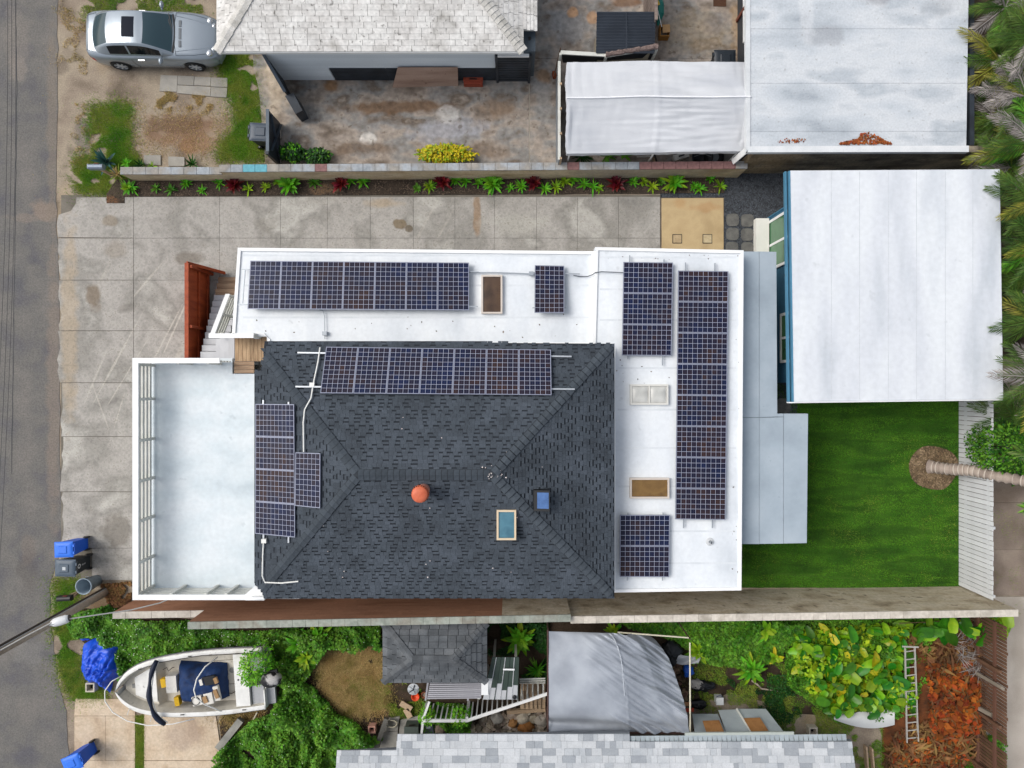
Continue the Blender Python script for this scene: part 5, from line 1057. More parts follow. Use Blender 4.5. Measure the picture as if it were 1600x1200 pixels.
# ---- wheeled bins
def wheelie(name, label, bodyc, lidc, loc, rz, h=1.08, mark=False, lidw=1.0):
    t = thing(name, label, 'trash bin', (0,0,0), 'wheeled bins'); BM, LM = plain(name+'_body', bodyc, .5, fine=.06), plain(name+'_lid', lidc, .45, fine=.05)
    # local: +x is the back (wheels, handle), lid on top
    def ring(z, x0, x1, y): return [(x0,-y,z),(x1,-y,z),(x1,y,z),(x0,y,z)]
    g = MB(); rs = [ring(.06,-.22,.26,.22), ring(.3,-.26,.27,.245), ring(.95,-.37,.31,.285), ring(.98,-.40,.33,.31), ring(1.0,-.40,.33,.31)]
    for r in rs: g.v += r
    for i in range(len(rs)-1): g.f += [(4*i+j, 4*i+(j+1)%4, 4*i+4+(j+1)%4, 4*i+4+j) for j in range(4)]
    g.f += [(3,2,1,0)]; obj('body', g, BM, t, origin=(0,0,0))
    lid = MB().grid(lambda u, v: (-.43+.78*u, (-.325+.65*v), 1.005+.05*(1-(2*u-1)**6)*(1-(2*v-1)**6)+.025*(1 if (.25 < u < .7 and .28 < v < .72) else 0)), 22, 20)
    l = obj('lid', lid, LM, t, origin=(0,0,0)); rim = MB(); rim.box(-.43,.35,-.325,-.3,.975,1.015); rim.box(-.43,.35,.3,.325,.975,1.015); rim.box(-.43,-.405,-.3,.3,.975,1.015); obj('lid_rim', rim, LM, l, origin=(0,0,0))
    for y0 in (-.2, .1): obj('lid_hinge', MB().box(.345,.4,y0,y0+.1,.96,1.03), LM, t, origin=(0,0,0))
    obj('handle_bar', MB().tube([(.33,-.24,.98),(.4,-.24,.985),(.4,.24,.985),(.33,.24,.98)], .018, 6), BM, t, origin=(0,0,0))
    for s_ in (-1,1): obj('wheel', MB().lathe([(.02,-.03),(.12,-.03),(.12,.03),(.02,.03)], (.25,s_*.27,.12), 16, 'Y'), M['black'], t, origin=(0,0,0))
    obj('axle', MB().tube([(.25,-.28,.12),(.25,.28,.12)], .015, 6), M['black'], t, origin=(0,0,0))
    if mark:
        bx = lambda z: .27+.04*(z-.3)/.65+.004
        W_ = plain('white_bin_print','#d5d8da',.6)
        ri = MB(); n = 20; vs = []
        for k in range(n):
            a = 2*math.pi*k/n
            for r in (.055,.085): z = .74+r*math.sin(a); vs.append((bx(z), r*math.cos(a)-.0, z))
        ri.add(vs, [(2*k,2*k+1,2*((k+1)%n)+1,2*((k+1)%n)) for k in range(n)]); obj('printed_ring', ri, W_, t, origin=(0,0,0))
        for k in range(9):
            z = .58-.024*k-(.012 if k > 4 else 0); yy = .035*((k*7)%3-1)*.3
            obj('printed_mark', MB().add([(bx(z),-.02+yy,z),(bx(z),.03+yy,z),(bx(z-.016),.03+yy,z-.016),(bx(z-.016),-.02+yy,z-.016)], [(0,1,2,3),(3,2,1,0)]), W_, t, origin=(0,0,0))
        obj('lid_sticker', MB().box(-.1,.02,-.06,.06,1.083,1.086), plain('pale_sticker','#aeb4b8',.5), l, origin=(0,0,0))
    place(t, loc, rz); t.scale = (lidw, lidw, h/1.08); return t
def at_h(px, py, h): p = P(px, py, h); p[2] = 0; return p
wheelie('recycling_bin', 'bright blue wheeled bin at the road edge beside the dark grey bin', '#0f4fb8', '#2a6cd6', at_h(101.5,858.5,1.05)+Vector((0,0,.05)), math.radians(2), lidw=.82)
wheelie('trash_bin', 'dark grey wheeled bin with white ring print between blue bin and round can', '#20262a', '#475461', at_h(104,887.5,1.05)+Vector((0,0,.05)), math.radians(-1), mark=True, lidw=.9)
wheelie('recycling_bin', 'blue wheeled bin on the pale slabs at the bottom left corner', '#0f4fb8', '#2a6cd6', at_h(114,1192,1.05)+Vector((0,0,.04)), math.radians(22), lidw=.82)
wheelie('trash_bin', 'dark slate wheeled bin on the grass behind the charcoal gate leaf', '#262c34', '#3c4652', at_h(404,205.5,1.05), math.radians(177), lidw=.95)
wheelie('trash_bin', 'black wheeled bin half hidden behind the tent, near the weathered roof', '#14181c', '#20272e', at_h(1131,92,1.05)+Vector((0,0,.035)), math.radians(180), lidw=.95)
# round galvanised can, open, and a black mailbox
GC = mat('pale_grey_can', ['#7e8d99','#92a1ac'], scale=3, rough=.45, fine=.05, coords='obj', metal=.2); p = at_h(130.5,916.5,.78)
cn = thing('trash_can', 'open round pale grey trash can beside the utility pole', 'trash can', p)
obj('body', MB().lathe([(.001,.02),(.2,.02),(.26,.75),(.285,.76),(.285,.79),(.26,.79),(.245,.74),(.19,.06),(.001,.06)], p, 28), GC, cn, smooth=True)
for k in range(2): obj('handle', MB().tube([p+Vector((math.cos(a)*.3, math.sin(a)*.3, .62)) for a in [1.2+math.pi*k+.1*j for j in range(6)]], .012, 5), M['steel'], cn)
obj('litter', MB().lathe([(.001,.12),(.1,.11),(.19,.09)], p, 14), plain('can_litter','#5a564f',.9,fine=.3), cn)
def mailbox(label, px, py, h, ln, rz, m, postm, sz=.15):
    p = P(px, py, h); t = thing('mailbox', label, 'mailbox', (p[0],p[1],0)); g = MB(); n = 10; vs = []
    c, s_ = math.cos(rz), math.sin(rz)
    prof = [(-sz/2,-.1),(sz/2,-.1)]+[(sz/2*math.cos(a), .02+sz/2*math.sin(a)) for a in [math.pi*k/n for k in range(n+1)]]
    for u in (-ln/2, ln/2): vs += [(p[0]+u*c-y*s_, p[1]+u*s_+y*c, h-.09+z) for y, z in prof]
    k = len(prof); g.add(vs, [(i, (i+1)%k, k+(i+1)%k, k+i) for i in range(k)]+[tuple(range(k-1,-1,-1)), tuple(range(k,2*k))]); obj('box', g, m, t, smooth=False)
    u = -ln/2-.01; obj('door', MB().obox((p[0]+u*c, p[1]+u*s_, h-.09), (.015,sz*.92,.17), rz), m, t); obj('flag', MB().obox((p[0]+.05*c-sz*.55*s_, p[1]+.05*s_+sz*.55*c, h-.02), (.14,.012,.04), rz), plain('flag_red','#7d2420',.6), t)
    obj('post', MB().box(p[0]-.04, p[0]+.04, p[1]-.04, p[1]+.04, 0, h-.2), postm, t)
    if px < 120: q = P(112,928,.7); obj('arm', MB().beam((p[0]+.2,p[1],h-.22), (q[0]+.15,q[1],.6), .05, .06), postm, t)
mailbox('pale blue-grey mailbox beside the agave at the end of the block wall', 148, 259.5, 1.1, .5, 0, plain('blue_grey_mailbox','#77818f',.4,.3), M['wood'], .18)
mailbox('black mailbox at the road edge below the bins', 99, 936, 1.1, .46, math.radians(3), M['black'], M['wood'], .18)
# ---- utility pole with wires
POLE = mat('weathered_pole', ['#7a6e63', '#9a8d80', '#a99e92'], scale=2, rough=.9, fine=.16, fscale=10, coords='obj', stretch=(1,1,.15))
pb = P(166,926); ub = Vector((pb[0]-.0, pb[1]+.05, 0)); top_ = Vector((pb[0]-.25, pb[1]-.35, 9.6))
up = thing('utility_pole', 'tall weathered utility pole leaning out of frame at the lower left', 'utility pole', (pb[0],pb[1],0))
obj('shaft', MB().tube([ub.lerp(top_, k/8) for k in range(9)], [.16-.045*k/8 for k in range(9)], 14), POLE, up, smooth=True)
obj('conduit', MB().tube([ub.lerp(top_, k/8)+Vector((.02,.17-.04*k/8,0)) for k in range(9)], .035, 6), plain('dark_conduit','#3a322d',.7), up)
obj('ground_strip', MB().tube([ub.lerp(top_, k/8)+Vector((.07,.135-.04*k/8,0)) for k in range(7)], .014, 5), M['steel'], up)
obj('crossarm', MB().beam(top_+Vector((-.9,0,-.5)), top_+Vector((.9,0,-.5)), .09, .12), POLE, up)
for s_ in (-.8,-.3,.3,.8): obj('insulator', MB().lathe([(.03,0),(.05,.06),(.03,.14),(.001,.15)], top_+Vector((s_,0,-.44)), 10), plain('brown_insulator','#4a3428',.3), up)
WIRE = plain('black_wire','#3a3a3c',.6)
for k, (xa_, xb_, h_, lb) in enumerate(((14,-8,5.6,'lowest-hung of the wires along the road, nearest the verge'), (8,-16,5.9,'middle of the dark wires strung along the road'), (3,-26,6.2,'outermost dark wire along the road at the frame edge'))):
    a, b = P(xa_,-500,h_), P(xb_,1010,h_); pts = [a.lerp(b, i/24)-Vector((0,0,.5*math.sin(math.pi*i/24))) for i in range(25)]
    obj('power_line', MB().tube(pts, .006, 5), WIRE, label='thin black '+lb, cat='wire', group='wires along the road')
q = ub.lerp(top_, .55); hc = P(288,926,2.9)
sw = [q, P(40,994,4.9), P(80,973,4.6), P(108,967,4.45), P(150,961,4.1), P(205,953,3.6), P(250,942,3.2), hc]
obj('service_wire', MB().tube(sw, .02, 5), plain('grey_service_wire','#a9a9a6',.6), label='pale service cable from the utility pole to the deck corner', cat='wire')
sp = thing('cable_box', 'white oblong cable splice box hanging on the service cable', 'cable box', P(94,970,4.4))
a, b = P(80,974.5,4.52), P(108,966,4.4); obj('case', MB().tube([a.lerp(b,k/6) for k in range(7)], [.07,.12,.13,.135,.13,.125,.1], 10), plain('white_case','#d6d8da',.35), sp, smooth=True)
obj('end_cap', MB().tube([b, b+(b-a)*.06], .1, 10), M['black'], sp); obj('seam', MB().tube([a.lerp(b,.05)+Vector((0,-.02,.125)), b+Vector((0,-.02,.105))], .01, 4), M['steel'], sp)
# ---- blue tarp over a heap
TARP = mat('blue_tarp', ['#0b3aa8', '#1550cc', '#0e44b8'], scale=2.5, rough=.42, fine=.06, spec=.4)
def tarp(name, label, m, outl, hfun, n=46, cat='tarp'):
    c = (sum(p[0] for p in outl)/len(outl), sum(p[1] for p in outl)/len(outl)); rad = [(math.atan2(p[1]-c[1], p[0]-c[0]), math.hypot(p[0]-c[0], p[1]-c[1])) for p in outl]; rad.sort()
    rad = [(rad[-1][0]-2*math.pi, rad[-1][1])]+rad+[(rad[0][0]+2*math.pi, rad[0][1])]
    def f(u, v):
        a = -math.pi+2*math.pi*u; r = interp(a, rad)*v; x, y = c[0]+r*math.cos(a), c[1]+r*math.sin(a); q = P(x, y, .3); z = hfun(x, y, v); return (q[0], q[1], z)
    return obj(name, MB().grid(f, 72, n), m, smooth=True, label=label, cat=cat)
def bt(x, y, v):
    q = (x*.06, y*.06, 0); base = .5*(1-v**3)*(1+.35*mnoise.noise(q)); fold = .34*abs(mnoise.noise((x*.11+y*.06, y*.04, 2)))+.2*abs(mnoise.noise((x*.06-y*.12, y*.1, 6)))+.05*mnoise.noise((x*.3, y*.27, 4))
    return max(.03, base+fold*(1.2-v*.7))
tarp('blue_tarp', 'crumpled bright blue tarp heaped on the grass left of the boat', TARP, [(126,1010),(150,1000),(165,996),(184,1004),(187,1030),(192,1045),(180,1060),(170,1070),(168,1086),(158,1082),(150,1070),(128,1066),(123,1040)], bt)
tarp('blue_tarp', 'small torn scrap of blue tarp above the heaped tarp', TARP, [(118,996),(125,996),(131,1000),(135,1002),(128,1003)], lambda x, y, v: .1+.08*(1-v), 6)
# ---- hollow concrete blocks
def cinder(label, px, py, rz=0, sz=.32, m=None, holes=1):
    p = P(px, py, .25); t = thing('cinder_block', label, 'block', (p[0],p[1],.0)); g = MB(); w_ = .045; c, s_ = math.cos(rz), math.sin(rz)
    def bx(x0,x1,y0,y1): g.obox((p[0]+(x0+x1)/2*c-(y0+y1)/2*s_, p[1]+(x0+x1)/2*s_+(y0+y1)/2*c, .14), (x1-x0,y1-y0,.27), rz)
    h_ = sz/2; bx(-h_,h_,-h_,-h_+w_); bx(-h_,h_,h_-w_,h_); bx(-h_,-h_+w_,-h_+w_,h_-w_); bx(h_-w_,h_,-h_+w_,h_-w_); obj('shell', g, m or CB, t)
    obj('inner_plate', MB().obox((p[0],p[1],.03), (sz-.1,sz-.1,.05), rz), M['black'], t)  # black plate at the bottom of the hollow
CB = mat('concrete_block', ['#a9a294','#bdb6a8'], scale=5, rough=.9, fine=.1)
cinder('pale hollow concrete block at the foot of the blue tarp', 141, 1074); cinder('pale hollow concrete block lying beside the wooden walkway', 581, 1140, .05, .26, plain('pink_block','#b98d7d',.9,fine=.1)); cinder('pale square hollow block on the grass right of the grey roof', 1270.5, 1143, 0, .3)
# ---- boat
def build_boat():
    t = thing('motor_boat', 'white open motor boat with navy cover lying among weeds by pale slabs', 'boat', (0,0,0))
    GEL = mat('white_gelcoat', ['#d0d0cc', '#dededb', '#c6c4bd'], scale=1.6, rough=.35, fine=.06, fscale=8, coords='obj', specks=('#6d6a64', 7, .68, .5)); INN = mat('cream_liner', ['#b4afa3', '#c2bdb1', '#a8a296'], scale=2, rough=.6, fine=.08, coords='obj', specks=('#77716a', 9, .67, .4))
    NAVY = mat('navy_canvas', ['#0d2246', '#12305c', '#0b1b38'], scale=2.5, rough=.7, fine=.1, coords='obj'); NAVY2 = plain('dark_navy_tube','#0f1a30',.6)
    L = 5.0; B = [(0,.03),(.06,.22),(.2,.43),(.5,.68),(.9,.86),(1.5,1.0),(2.4,1.09),(3.6,1.12),(5.0,1.06)]
    bw_ = lambda x: smooth_interp(x, B); sz_ = lambda x: 1.12-.035*x; xs = [0,.03,.06,.12,.2,.3,.42]+[.5+.15*i for i in range(31)]
    hull, gun, inn = MB(), MB(), MB(); n = 9
    def ring_h(x, s_): w_, z = bw_(x), sz_(x); k = max(.03, .75-.0*x)*min(1,.25+x*.5); return [(x, s_*w_, z), (x, s_*(w_+.02), z-.08), (x, s_*w_*.97, z-.16), (x, s_*w_*.82, .38+.35*max(0,1-x/1.4)), (x, s_*w_*.5, .2+.4*max(0,1-x/1.2)), (x, 0, .08+.5*max(0,1-x/1.0)**2)]
    def strip(mb, fn, flip):
        base = len(mb.v); m_ = len(fn(xs[0]))
        for x in xs: mb.v += fn(x)
        for i in range(len(xs)-1):
            for j in range(m_-1):
                q = (base+i*m_+j, base+(i+1)*m_+j, base+(i+1)*m_+j+1, base+i*m_+j+1); mb.f.append(q if flip else q[::-1])
    gw = lambda x: min(.15, bw_(x)*.6)
    fl = lambda x: .72 if x < 1.25 else .42
    for s_ in (1,-1):
        strip(hull, lambda x: ring_h(x, s_), s_ > 0)
        strip(gun, lambda x: [(x, s_*bw_(x), sz_(x)), (x, s_*(bw_(x)-gw(x)*.3), sz_(x)+.03), (x, s_*max(0,bw_(x)-gw(x)), sz_(x)+.012)], s_ < 0)
        strip(inn, lambda x: [(max(x,.1), s_*max(0,bw_(max(x,.1))-gw(x)), sz_(x)+.012), (max(x,.12), s_*max(0,bw_(max(x,.12))-gw(x)-.06), sz_(x)-.22), (max(x,.14), s_*max(0,bw_(max(x,.14))-gw(x)-.1), .73 if x < 1.3 else .45), (max(x,.14), 0, .73 if x < 1.3 else .45)], s_ < 0)
    hull.f.append(tuple(range((len(xs)-1)*6, len(xs)*6))); obj('hull', hull, GEL, t, smooth=True, origin=(0,0,0)); obj('gunwale', gun, GEL, t, smooth=True, origin=(0,0,0)); obj('deck_liner', inn, INN, t, origin=(0,0,0))
    tr = MB().box(4.98,5.02,-1.05,1.05,.2,.8); tr.box(4.98,5.02,.4,1.05,.8,.95); tr.box(4.98,5.02,-1.05,-.4,.8,.95); obj('transom', tr, GEL, t, origin=(0,0,0))
    obj('rub_rail', MB().tube([(x, bw_(x)+.02, sz_(x)-.07) for x in xs[1:]], .025, 6), plain('dark_rub_rail','#5b5d60',.6), t, origin=(0,0,0)); obj('rub_rail', MB().tube([(x, -bw_(x)-.02, sz_(x)-.07) for x in xs[1:]], .025, 6), bpy.data.materials['dark_rub_rail'], t, origin=(0,0,0))
    # bow deck step, stern bench and splash well
    obj('bow_locker', MB().prism([(.5,-.3),(1.0,-.55),(1.24,-.6),(1.24,.6),(1.0,.55),(.5,.3)], .735, .8), GEL, t, origin=(0,0,0)); obj('bow_hatch', MB().box(.38,.47,-.07,.07,.735,.77), plain('grey_hatch','#7c7d7b',.6), t, origin=(0,0,0))
    be = obj('stern_bench', MB().box(4.02,4.5,-.9,.9,.46,.95), GEL, t, origin=(0,0,0)); obj('drain_cap', MB().lathe([(.03,0),(.03,.012),(.001,.012)], (4.15,.02,.951), 10), M['black'], be, origin=(0,0,0))
    obj('splash_well', MB().box(4.55,4.96,-.95,-.25,.46,.84), plain('grey_stern','#9b9da0',.5,fine=.1), t, origin=(0,0,0)); obj('splash_well', MB().box(4.55,4.96,.25,.95,.46,.84), bpy.data.materials['grey_stern'], t, origin=(0,0,0))
    obj('swim_step', MB().box(5.025,5.3,-.98,-.3,.6,.72), bpy.data.materials['grey_stern'], t, origin=(0,0,0)); obj('swim_step', MB().box(5.025,5.2,.4,.95,.55,.66), bpy.data.materials['grey_stern'], t, origin=(0,0,0))
    obj('floor_drain', MB().lathe([(.1,.001),(.1,.014),(.07,.018),(.001,.018)], (3.75,.18,.45), 18), plain('grey_drain','#7d7d7a',.6), t, origin=(0,0,0))
    for y in (-.3,.55): obj('floor_seam', MB().box(3.1,4.0,y-.008,y+.008,.452,.46), plain('seam_dark','#6f6a60',.8), t, origin=(0,0,0))
    # console under a torn navy cover
    def cov(u, v):
        x = 1.98+1.62*u; y = -.72+(1.38-.2*u)*v; e = (1-(2*u-1)**4)*(1-(2*v-1)**4)
        return (x+.05*mnoise.noise((u*3,v*3,7)), y+.06*mnoise.noise((u*3,v*3,1)), .47+.62*max(0,e)**.5+.06*mnoise.noise((u*6+v*3,v*5,3))+.04*abs(mnoise.noise((u*9,v*9,5))))
    obj('console_cover', MB().grid(cov, 40, 34), NAVY, t, smooth=True, origin=(0,0,0))
    WP = plain('white_seat_vinyl','#d3d0c8',.5,fine=.08); TANP = plain('tan_foam','#9a7a55',.8,fine=.15)
    for (x0,x1,y0,y1,z) in ((2.62,2.95,-.66,-.36,1.12),(3.0,3.3,-.68,-.3,1.05),(3.3,3.5,-.6,-.1,1.0)): obj('console_fitting', MB().obox(((x0+x1)/2,(y0+y1)/2,z), (x1-x0,y1-y0,.12), .15), WP, t, origin=(0,0,0))
    for (x,y,z,a,b) in ((3.05,-.5,1.12,.14,.22),(3.42,-.35,1.08,.13,.3),(3.45,.12,1.1,.12,.2)): obj('exposed_foam', MB().obox((x,y,z), (a,b,.08), .3), TANP, t, origin=(0,0,0))
    obj('exposed_white_patch', MB().obox((2.95,.1,1.1), (.1,.2,.1), .2), WP, t, origin=(0,0,0)); obj('black_patch', MB().obox((3.2,.12,1.05), (.42,.3,.1), .1), M['black'], t, origin=(0,0,0))
    obj('steering_wheel', MB().lathe([(.13,0),(.15,.012),(.13,.024)], (2.75,-.5,1.19), 16), M['black'], t, origin=(0,0,0))
    obj('cooler_seat', MB().box(1.62,1.98,-.28,.3,.46,.9), WP, t, origin=(0,0,0)); YEL = plain('yellow_foam','#c9a008',.6,fine=.06)
    for (x,y,a,b) in ((1.5,.05,.17,.3),(1.92,-.62,.16,.3)): obj('yellow_float', MB().obox((x,y,.75), (a,b,.2), .1), YEL, t, origin=(0,0,0))
    # folded navy bimini across the beam, its white hoop and the bow rail
    arc = [(1.3+.16*abs(math.sin(k/16*math.pi*.5-.78))**1.2+(.25*((k-12)/4)**2 if k > 12 else 0)+(.12*((4-k)/4)**2 if k < 4 else 0), .98-2.2*k/16, 1.2+.22*math.sin(math.pi*k/16)) for k in range(17)]
    obj('folded_bimini', MB().tube(arc, [.07+.02*math.sin(k) for k in range(17)], 10), NAVY2, t, smooth=True, origin=(0,0,0))
    obj('bimini_bow', MB().tube([(p[0]+.06,p[1]*.97,p[2]-.06) for p in arc], .018, 6), M['pvc'], t, origin=(0,0,0))
    hp = [(3.55,.9,1.05),(3.25,.72,1.4),(3.02,.4,1.55),(2.92,.05,1.6),(2.95,-.25,1.55),(3.15,-.55,1.4),(3.4,-.8,1.2),(3.5,-.98,1.02)]; obj('white_hoop', MB().tube(hp, .022, 7), M['pvc'], t, smooth=True, origin=(0,0,0))
    rl_ = [(.25,.52,1.14),(.0,.42,1.3),(-.2,.15,1.38),(-.22,-.2,1.38),(0,-.6,1.36),(.45,-.95,1.32),(1.1,-1.17,1.28),(1.9,-1.22,1.2),(2.6,-1.16,1.06)]; obj('bow_rail', MB().tube(rl_, .018, 6), M['pvc'], t, smooth=True, origin=(0,0,0))
    for x in (.45,1.2): obj('rail_stanchion', MB().tube([(x,-bw_(x)+.05,sz_(x)+.03),(x,-bw_(x)-.1,sz_(x)+.2)], .014, 5), M['pvc'], t, origin=(0,0,0))
    for (x,y) in ((.9,.7),(2.2,-.98),(3.3,.98),(4.3,-1.0),(2.6,1.0),(4.2,.95)): obj('cleat', MB().beam((x-.06,y,sz_(x)+.04), (x+.06,y,sz_(x)+.05), .025, .03), M['black'], t, origin=(0,0,0))
    ropes = [[(1.2,.75,1.12),(1.5,.86,1.1),(1.9,.9,1.1),(2.4,.95,1.1),(3.0,1.0,1.1),(3.6,.98,1.08),(4.4,.95,1.05)], [(1.5,.5,.8),(1.65,.58,.82),(1.7,.45,.83),(1.85,.56,.84),(1.95,.6,.9)], [(3.3,-.55,.5),(3.7,-.62,.5),(3.95,-.5,.5),(4.0,-.3,.5)]]
    for r_ in ropes: obj('rope', MB().tube(r_, .013, 5), plain('dark_rope','#3c3632',.9), t, origin=(0,0,0))
    # outboard
    en = obj('outboard_cowl', MB().grid(lambda u, v: (5.38+.36*math.cos(2*math.pi*u)*math.sin(math.pi*v)**.6, .06+.27*math.sin(2*math.pi*u)*math.sin(math.pi*v)**.6, 1.2-.24*math.cos(math.pi*v)*-1), 22, 12), mat('worn_cowl', ['#19191c','#2a2a2e','#a8a6a4'], scale=3.0, rough=.4, fine=.15, coords='obj', lo=.42, hi=.56), t, smooth=True, origin=(0,0,0))
    obj('outboard_leg', MB().obox((5.3,.06,.6), (.22,.14,.85)), M['black'], t, origin=(0,0,0)); obj('cowl_band', MB().obox((5.5,.12,1.18), (.3,.5,.1), .2), M['black'], en, origin=(0,0,0))
    return t
boat = build_boat()
bp_ = P(181,1080,1.1); place(boat, (bp_[0], bp_[1], 0), math.radians(4.2))
# loose poles and timbers round the boat
obj('timber_post', MB().beam(P(341,1169,.35), P(377,1124,.3), .24, .18), mat('grey_timber', ['#7b7a74','#97958e'], scale=3, rough=.9, fine=.12), label='thick grey timber post lying on the slab edge below the boat', cat='timber')
obj('pale_stick', MB().tube([P(380,1006,.3), P(407,997,.35)], .03, 6), plain('pale_stick','#b5ae9c',.8), label='pale stick in the weeds above the boat stern', cat='stick')
obj('pale_stick', MB().tube([P(394,1128,.2), P(402,1113,.5)], .025, 6), bpy.data.materials['pale_stick'], label='short pale stick leaning below the boat stern', cat='stick')
# ---- clutter at the top right of the yard
TEAL = plain('teal_plastic','#0f6e63',.5,fine=.1)
t = thing('beach_umbrella', 'folded teal fabric umbrella lying beyond the plank screen', 'umbrella', P(1028,20,0))
obj('fabric', MB().tube([P(1026,-8,.3),P(1030,8,.35),P(1031,22,.35),P(1028,40,.25)], [.12,.17,.15,.03], 10), TEAL, t); obj('shaft', MB().tube([P(1027,14,.5),P(1034,42,.45)], .015, 6), M['pvc'], t); obj('tip_patch', MB().obox(P(1027,5,.52), (.14,.16,.03), .4), plain('yellow_patch','#c9a53a',.7), t)
t = thing('wooden_crate', 'small open wooden crate beside the plank screen', 'crate', P(1035,50,.035)); a = P(1037,48,.35)
for dx,dy,sx,sy in ((-.12,0,.03,.36),(.2,.06,.03,.3),(.04,.2,.34,.03),(.04,-.18,.34,.03)): obj('side', MB().box(a[0]+dx-sx/2,a[0]+dx+sx/2,a[1]+dy-sy/2,a[1]+dy+sy/2,.04,.36), plain('orange_wood','#9a6a2c',.8,fine=.1), t)
obj('lid', MB().obox((a[0]+.08,a[1]+.05,.4), (.26,.26,.025), .1, .2), plain('pale_board','#b58f62',.8,fine=.1), t)
obj('floor_grate', MB().box(P(1114,11)[0], P(1134,-3)[0], P(1114,11)[1], P(1134,-3)[1], .036, .05), mat('brown_mat', ['#3f2a1c','#54392a'], rough=.9, fine=.2), label='flat brown square mat on the concrete at the top edge', cat='mat')
t = thing('hand_tool', 'long thin rusty tool leaning left of the white tent', 'tool', P(867,120,0)); obj('shaft', MB().tube([P(866,118,.3), P(876,75,1.5)], .02, 6), plain('rusty_shaft','#5a4638',.8), t); obj('head', MB().obox(P(866,117,.15), (.12,.2,.22), .2), plain('rusty_orange','#7d3a1c',.8,fine=.15), t)
# junk between the tent and the block wall
jm = [plain('junk_white','#c2c2be',.6), plain('junk_dark','#2b2d30',.6), plain('junk_grey','#6f7376',.5), M['wood']]
jl = [('bicycle_frame','bent pale metal frame among the junk below the tent',1010,247,2),('plank_offcut','short wooden offcut below the tent near the white agave',1024,246,3),('toolbox','white boxy tool case below the tent',1065,243,0),('plastic_tub','dark grey tub below the tent at its right end',1096,247,1),('tyre_stack','black tyre lying below the right end of the tent',1118,242,1)]
for nm, lb, x, y, k in jl:
    p = P(x,y,.3); t = thing(nm, lb, nm.split('_')[-1], (p[0],p[1],.03))
    if 'frame' in nm:
        for a, b in (((-.3,.1,.1),(.0,.0,.5)),((.0,0,.5),(.35,.1,.15)),((-.3,.1,.1),(.35,.1,.15)),((0,0,.5),(.1,-.1,.7))): obj('tube', MB().tube([p*1+Vector(a)-Vector((0,0,.27)), p+Vector(b)-Vector((0,0,.27))], .022, 6), jm[0], t)
    elif 'tyre' in nm: obj('tyre', MB().lathe([(.2,.0),(.32,.0),(.36,.08),(.32,.17),(.2,.17),(.18,.08),(.2,0)], (p[0],p[1],.04), 22), M['tyre'], t, smooth=True); obj('rim', MB().lathe([(.001,.06),(.19,.07)], (p[0],p[1],.04), 16), M['steel'], t)
    elif 'tub' in nm: obj('tub', MB().lathe([(.001,.03),(.25,.03),(.36,.4),(.38,.4),(.38,.42),(.33,.42),(.24,.06),(.001,.06)], (p[0],p[1],.03), 20), jm[1], t, smooth=True); obj('handle', MB().tube([(p[0]-.3,p[1],.45),(p[0],p[1]+.1,.5),(p[0]+.3,p[1],.45)], .015, 6), jm[2], t)
    else: obj('body', MB().obox((p[0],p[1],.16), (.55,.2,.22) if k == 0 else (.12,.5,.1), .3), jm[k], t); obj('handle', MB().obox((p[0],p[1],.3), (.2,.04,.06) if k == 0 else (.02,.3,.16), .3), jm[1], t)
# ================================================================ LOWER NEIGHBOUR LOT
# ---- grey shingle roof at the bottom
HG = 2.6; mg = .3
gh = thing('house', 'neighbouring house with light grey speckled shingle roof along the bottom', 'house', P(930,1180,0))
GSH = [mat('shingle_'+n_, c, scale=3, rough=.9, fine=.1, fscale=25, coords='pos', objr=.06) for n_, c in (('white',['#adb1b5','#babdc0']),('light',['#a0a5aa','#adb1b5']),('mid',['#8b9096','#979ca1']))]
def gy(py): return P(0,py,HG)[1]
def gx(px): return P(px,0,HG)[0]
segs = [(528,622,1172,1168), (620,984,1150.5,1146), (984,1330,1160,1157)]
yb_ = gy(1600)
dk = MB()
for a, b, ya, yb in segs:
    pl = [(gx(a),gy(ya)),(gx(b),gy(yb)),(gx(b),yb_),(gx(a),yb_)]; zf = lambda x, y: HG-.02+mg*(gy(1150)-y)
    dk.prism(pl, lambda x, y: zf(x,y)-.12, zf)
rg = obj('roof_deck', dk, mat('roof_gap_grey', ['#5f646a','#6f7479'], rough=.9), gh)
yrow = gy(1150)+.46; r = 0; cnt = 0; rest = MB()
while yrow > gy(1262):
    y0, y1 = yrow, yrow-.2; x = gx(520)-random.random()*.3
    while x < gx(1332):
        wd = random.choice((.16,.2,.3,.4,.5))*random.uniform(.9,1.1); x1 = x+wd; xm = (x+x1)/2
        for a, b, ya, yb in segs:
            lo, hi = max(x, gx(a)), min(x1, gx(b)); ye = gy(ya+(yb-ya)*.5)
            if hi-lo > .04 and y1 < ye-.03:
                ys_ = min(y0, ye+.02); z = lambda y: HG+mg*(gy(1150)-y); t = random.choice((.006,.012,.018))
                vs = [(lo+.003,ys_,z(ys_)-.01),(hi-.003,ys_,z(ys_)-.01),(hi-.003,ys_,z(ys_)+t),(lo+.003,ys_,z(ys_)+t),(hi-.003,y1,z(y1)+.002),(lo+.003,y1,z(y1)+.002)]
                fs = [(1,0,3,2),(2,3,5,4),(0,5,3),(1,2,4)]
                if yrow > gy(1206) and cnt < 299: obj('shingle', MB().add(vs, fs), random.choices(GSH, (.6,.22,.18))[0], rg); cnt += 1
                else: rest.add(vs, fs)
        x = x1
    yrow -= .2; r += 1
obj('shingles', rest, GSH[0], rg, kind='stuff')
fl0, fl1 = P(978,1150,HG-.05), P(1322,1147,HG-.05)
nf = 46
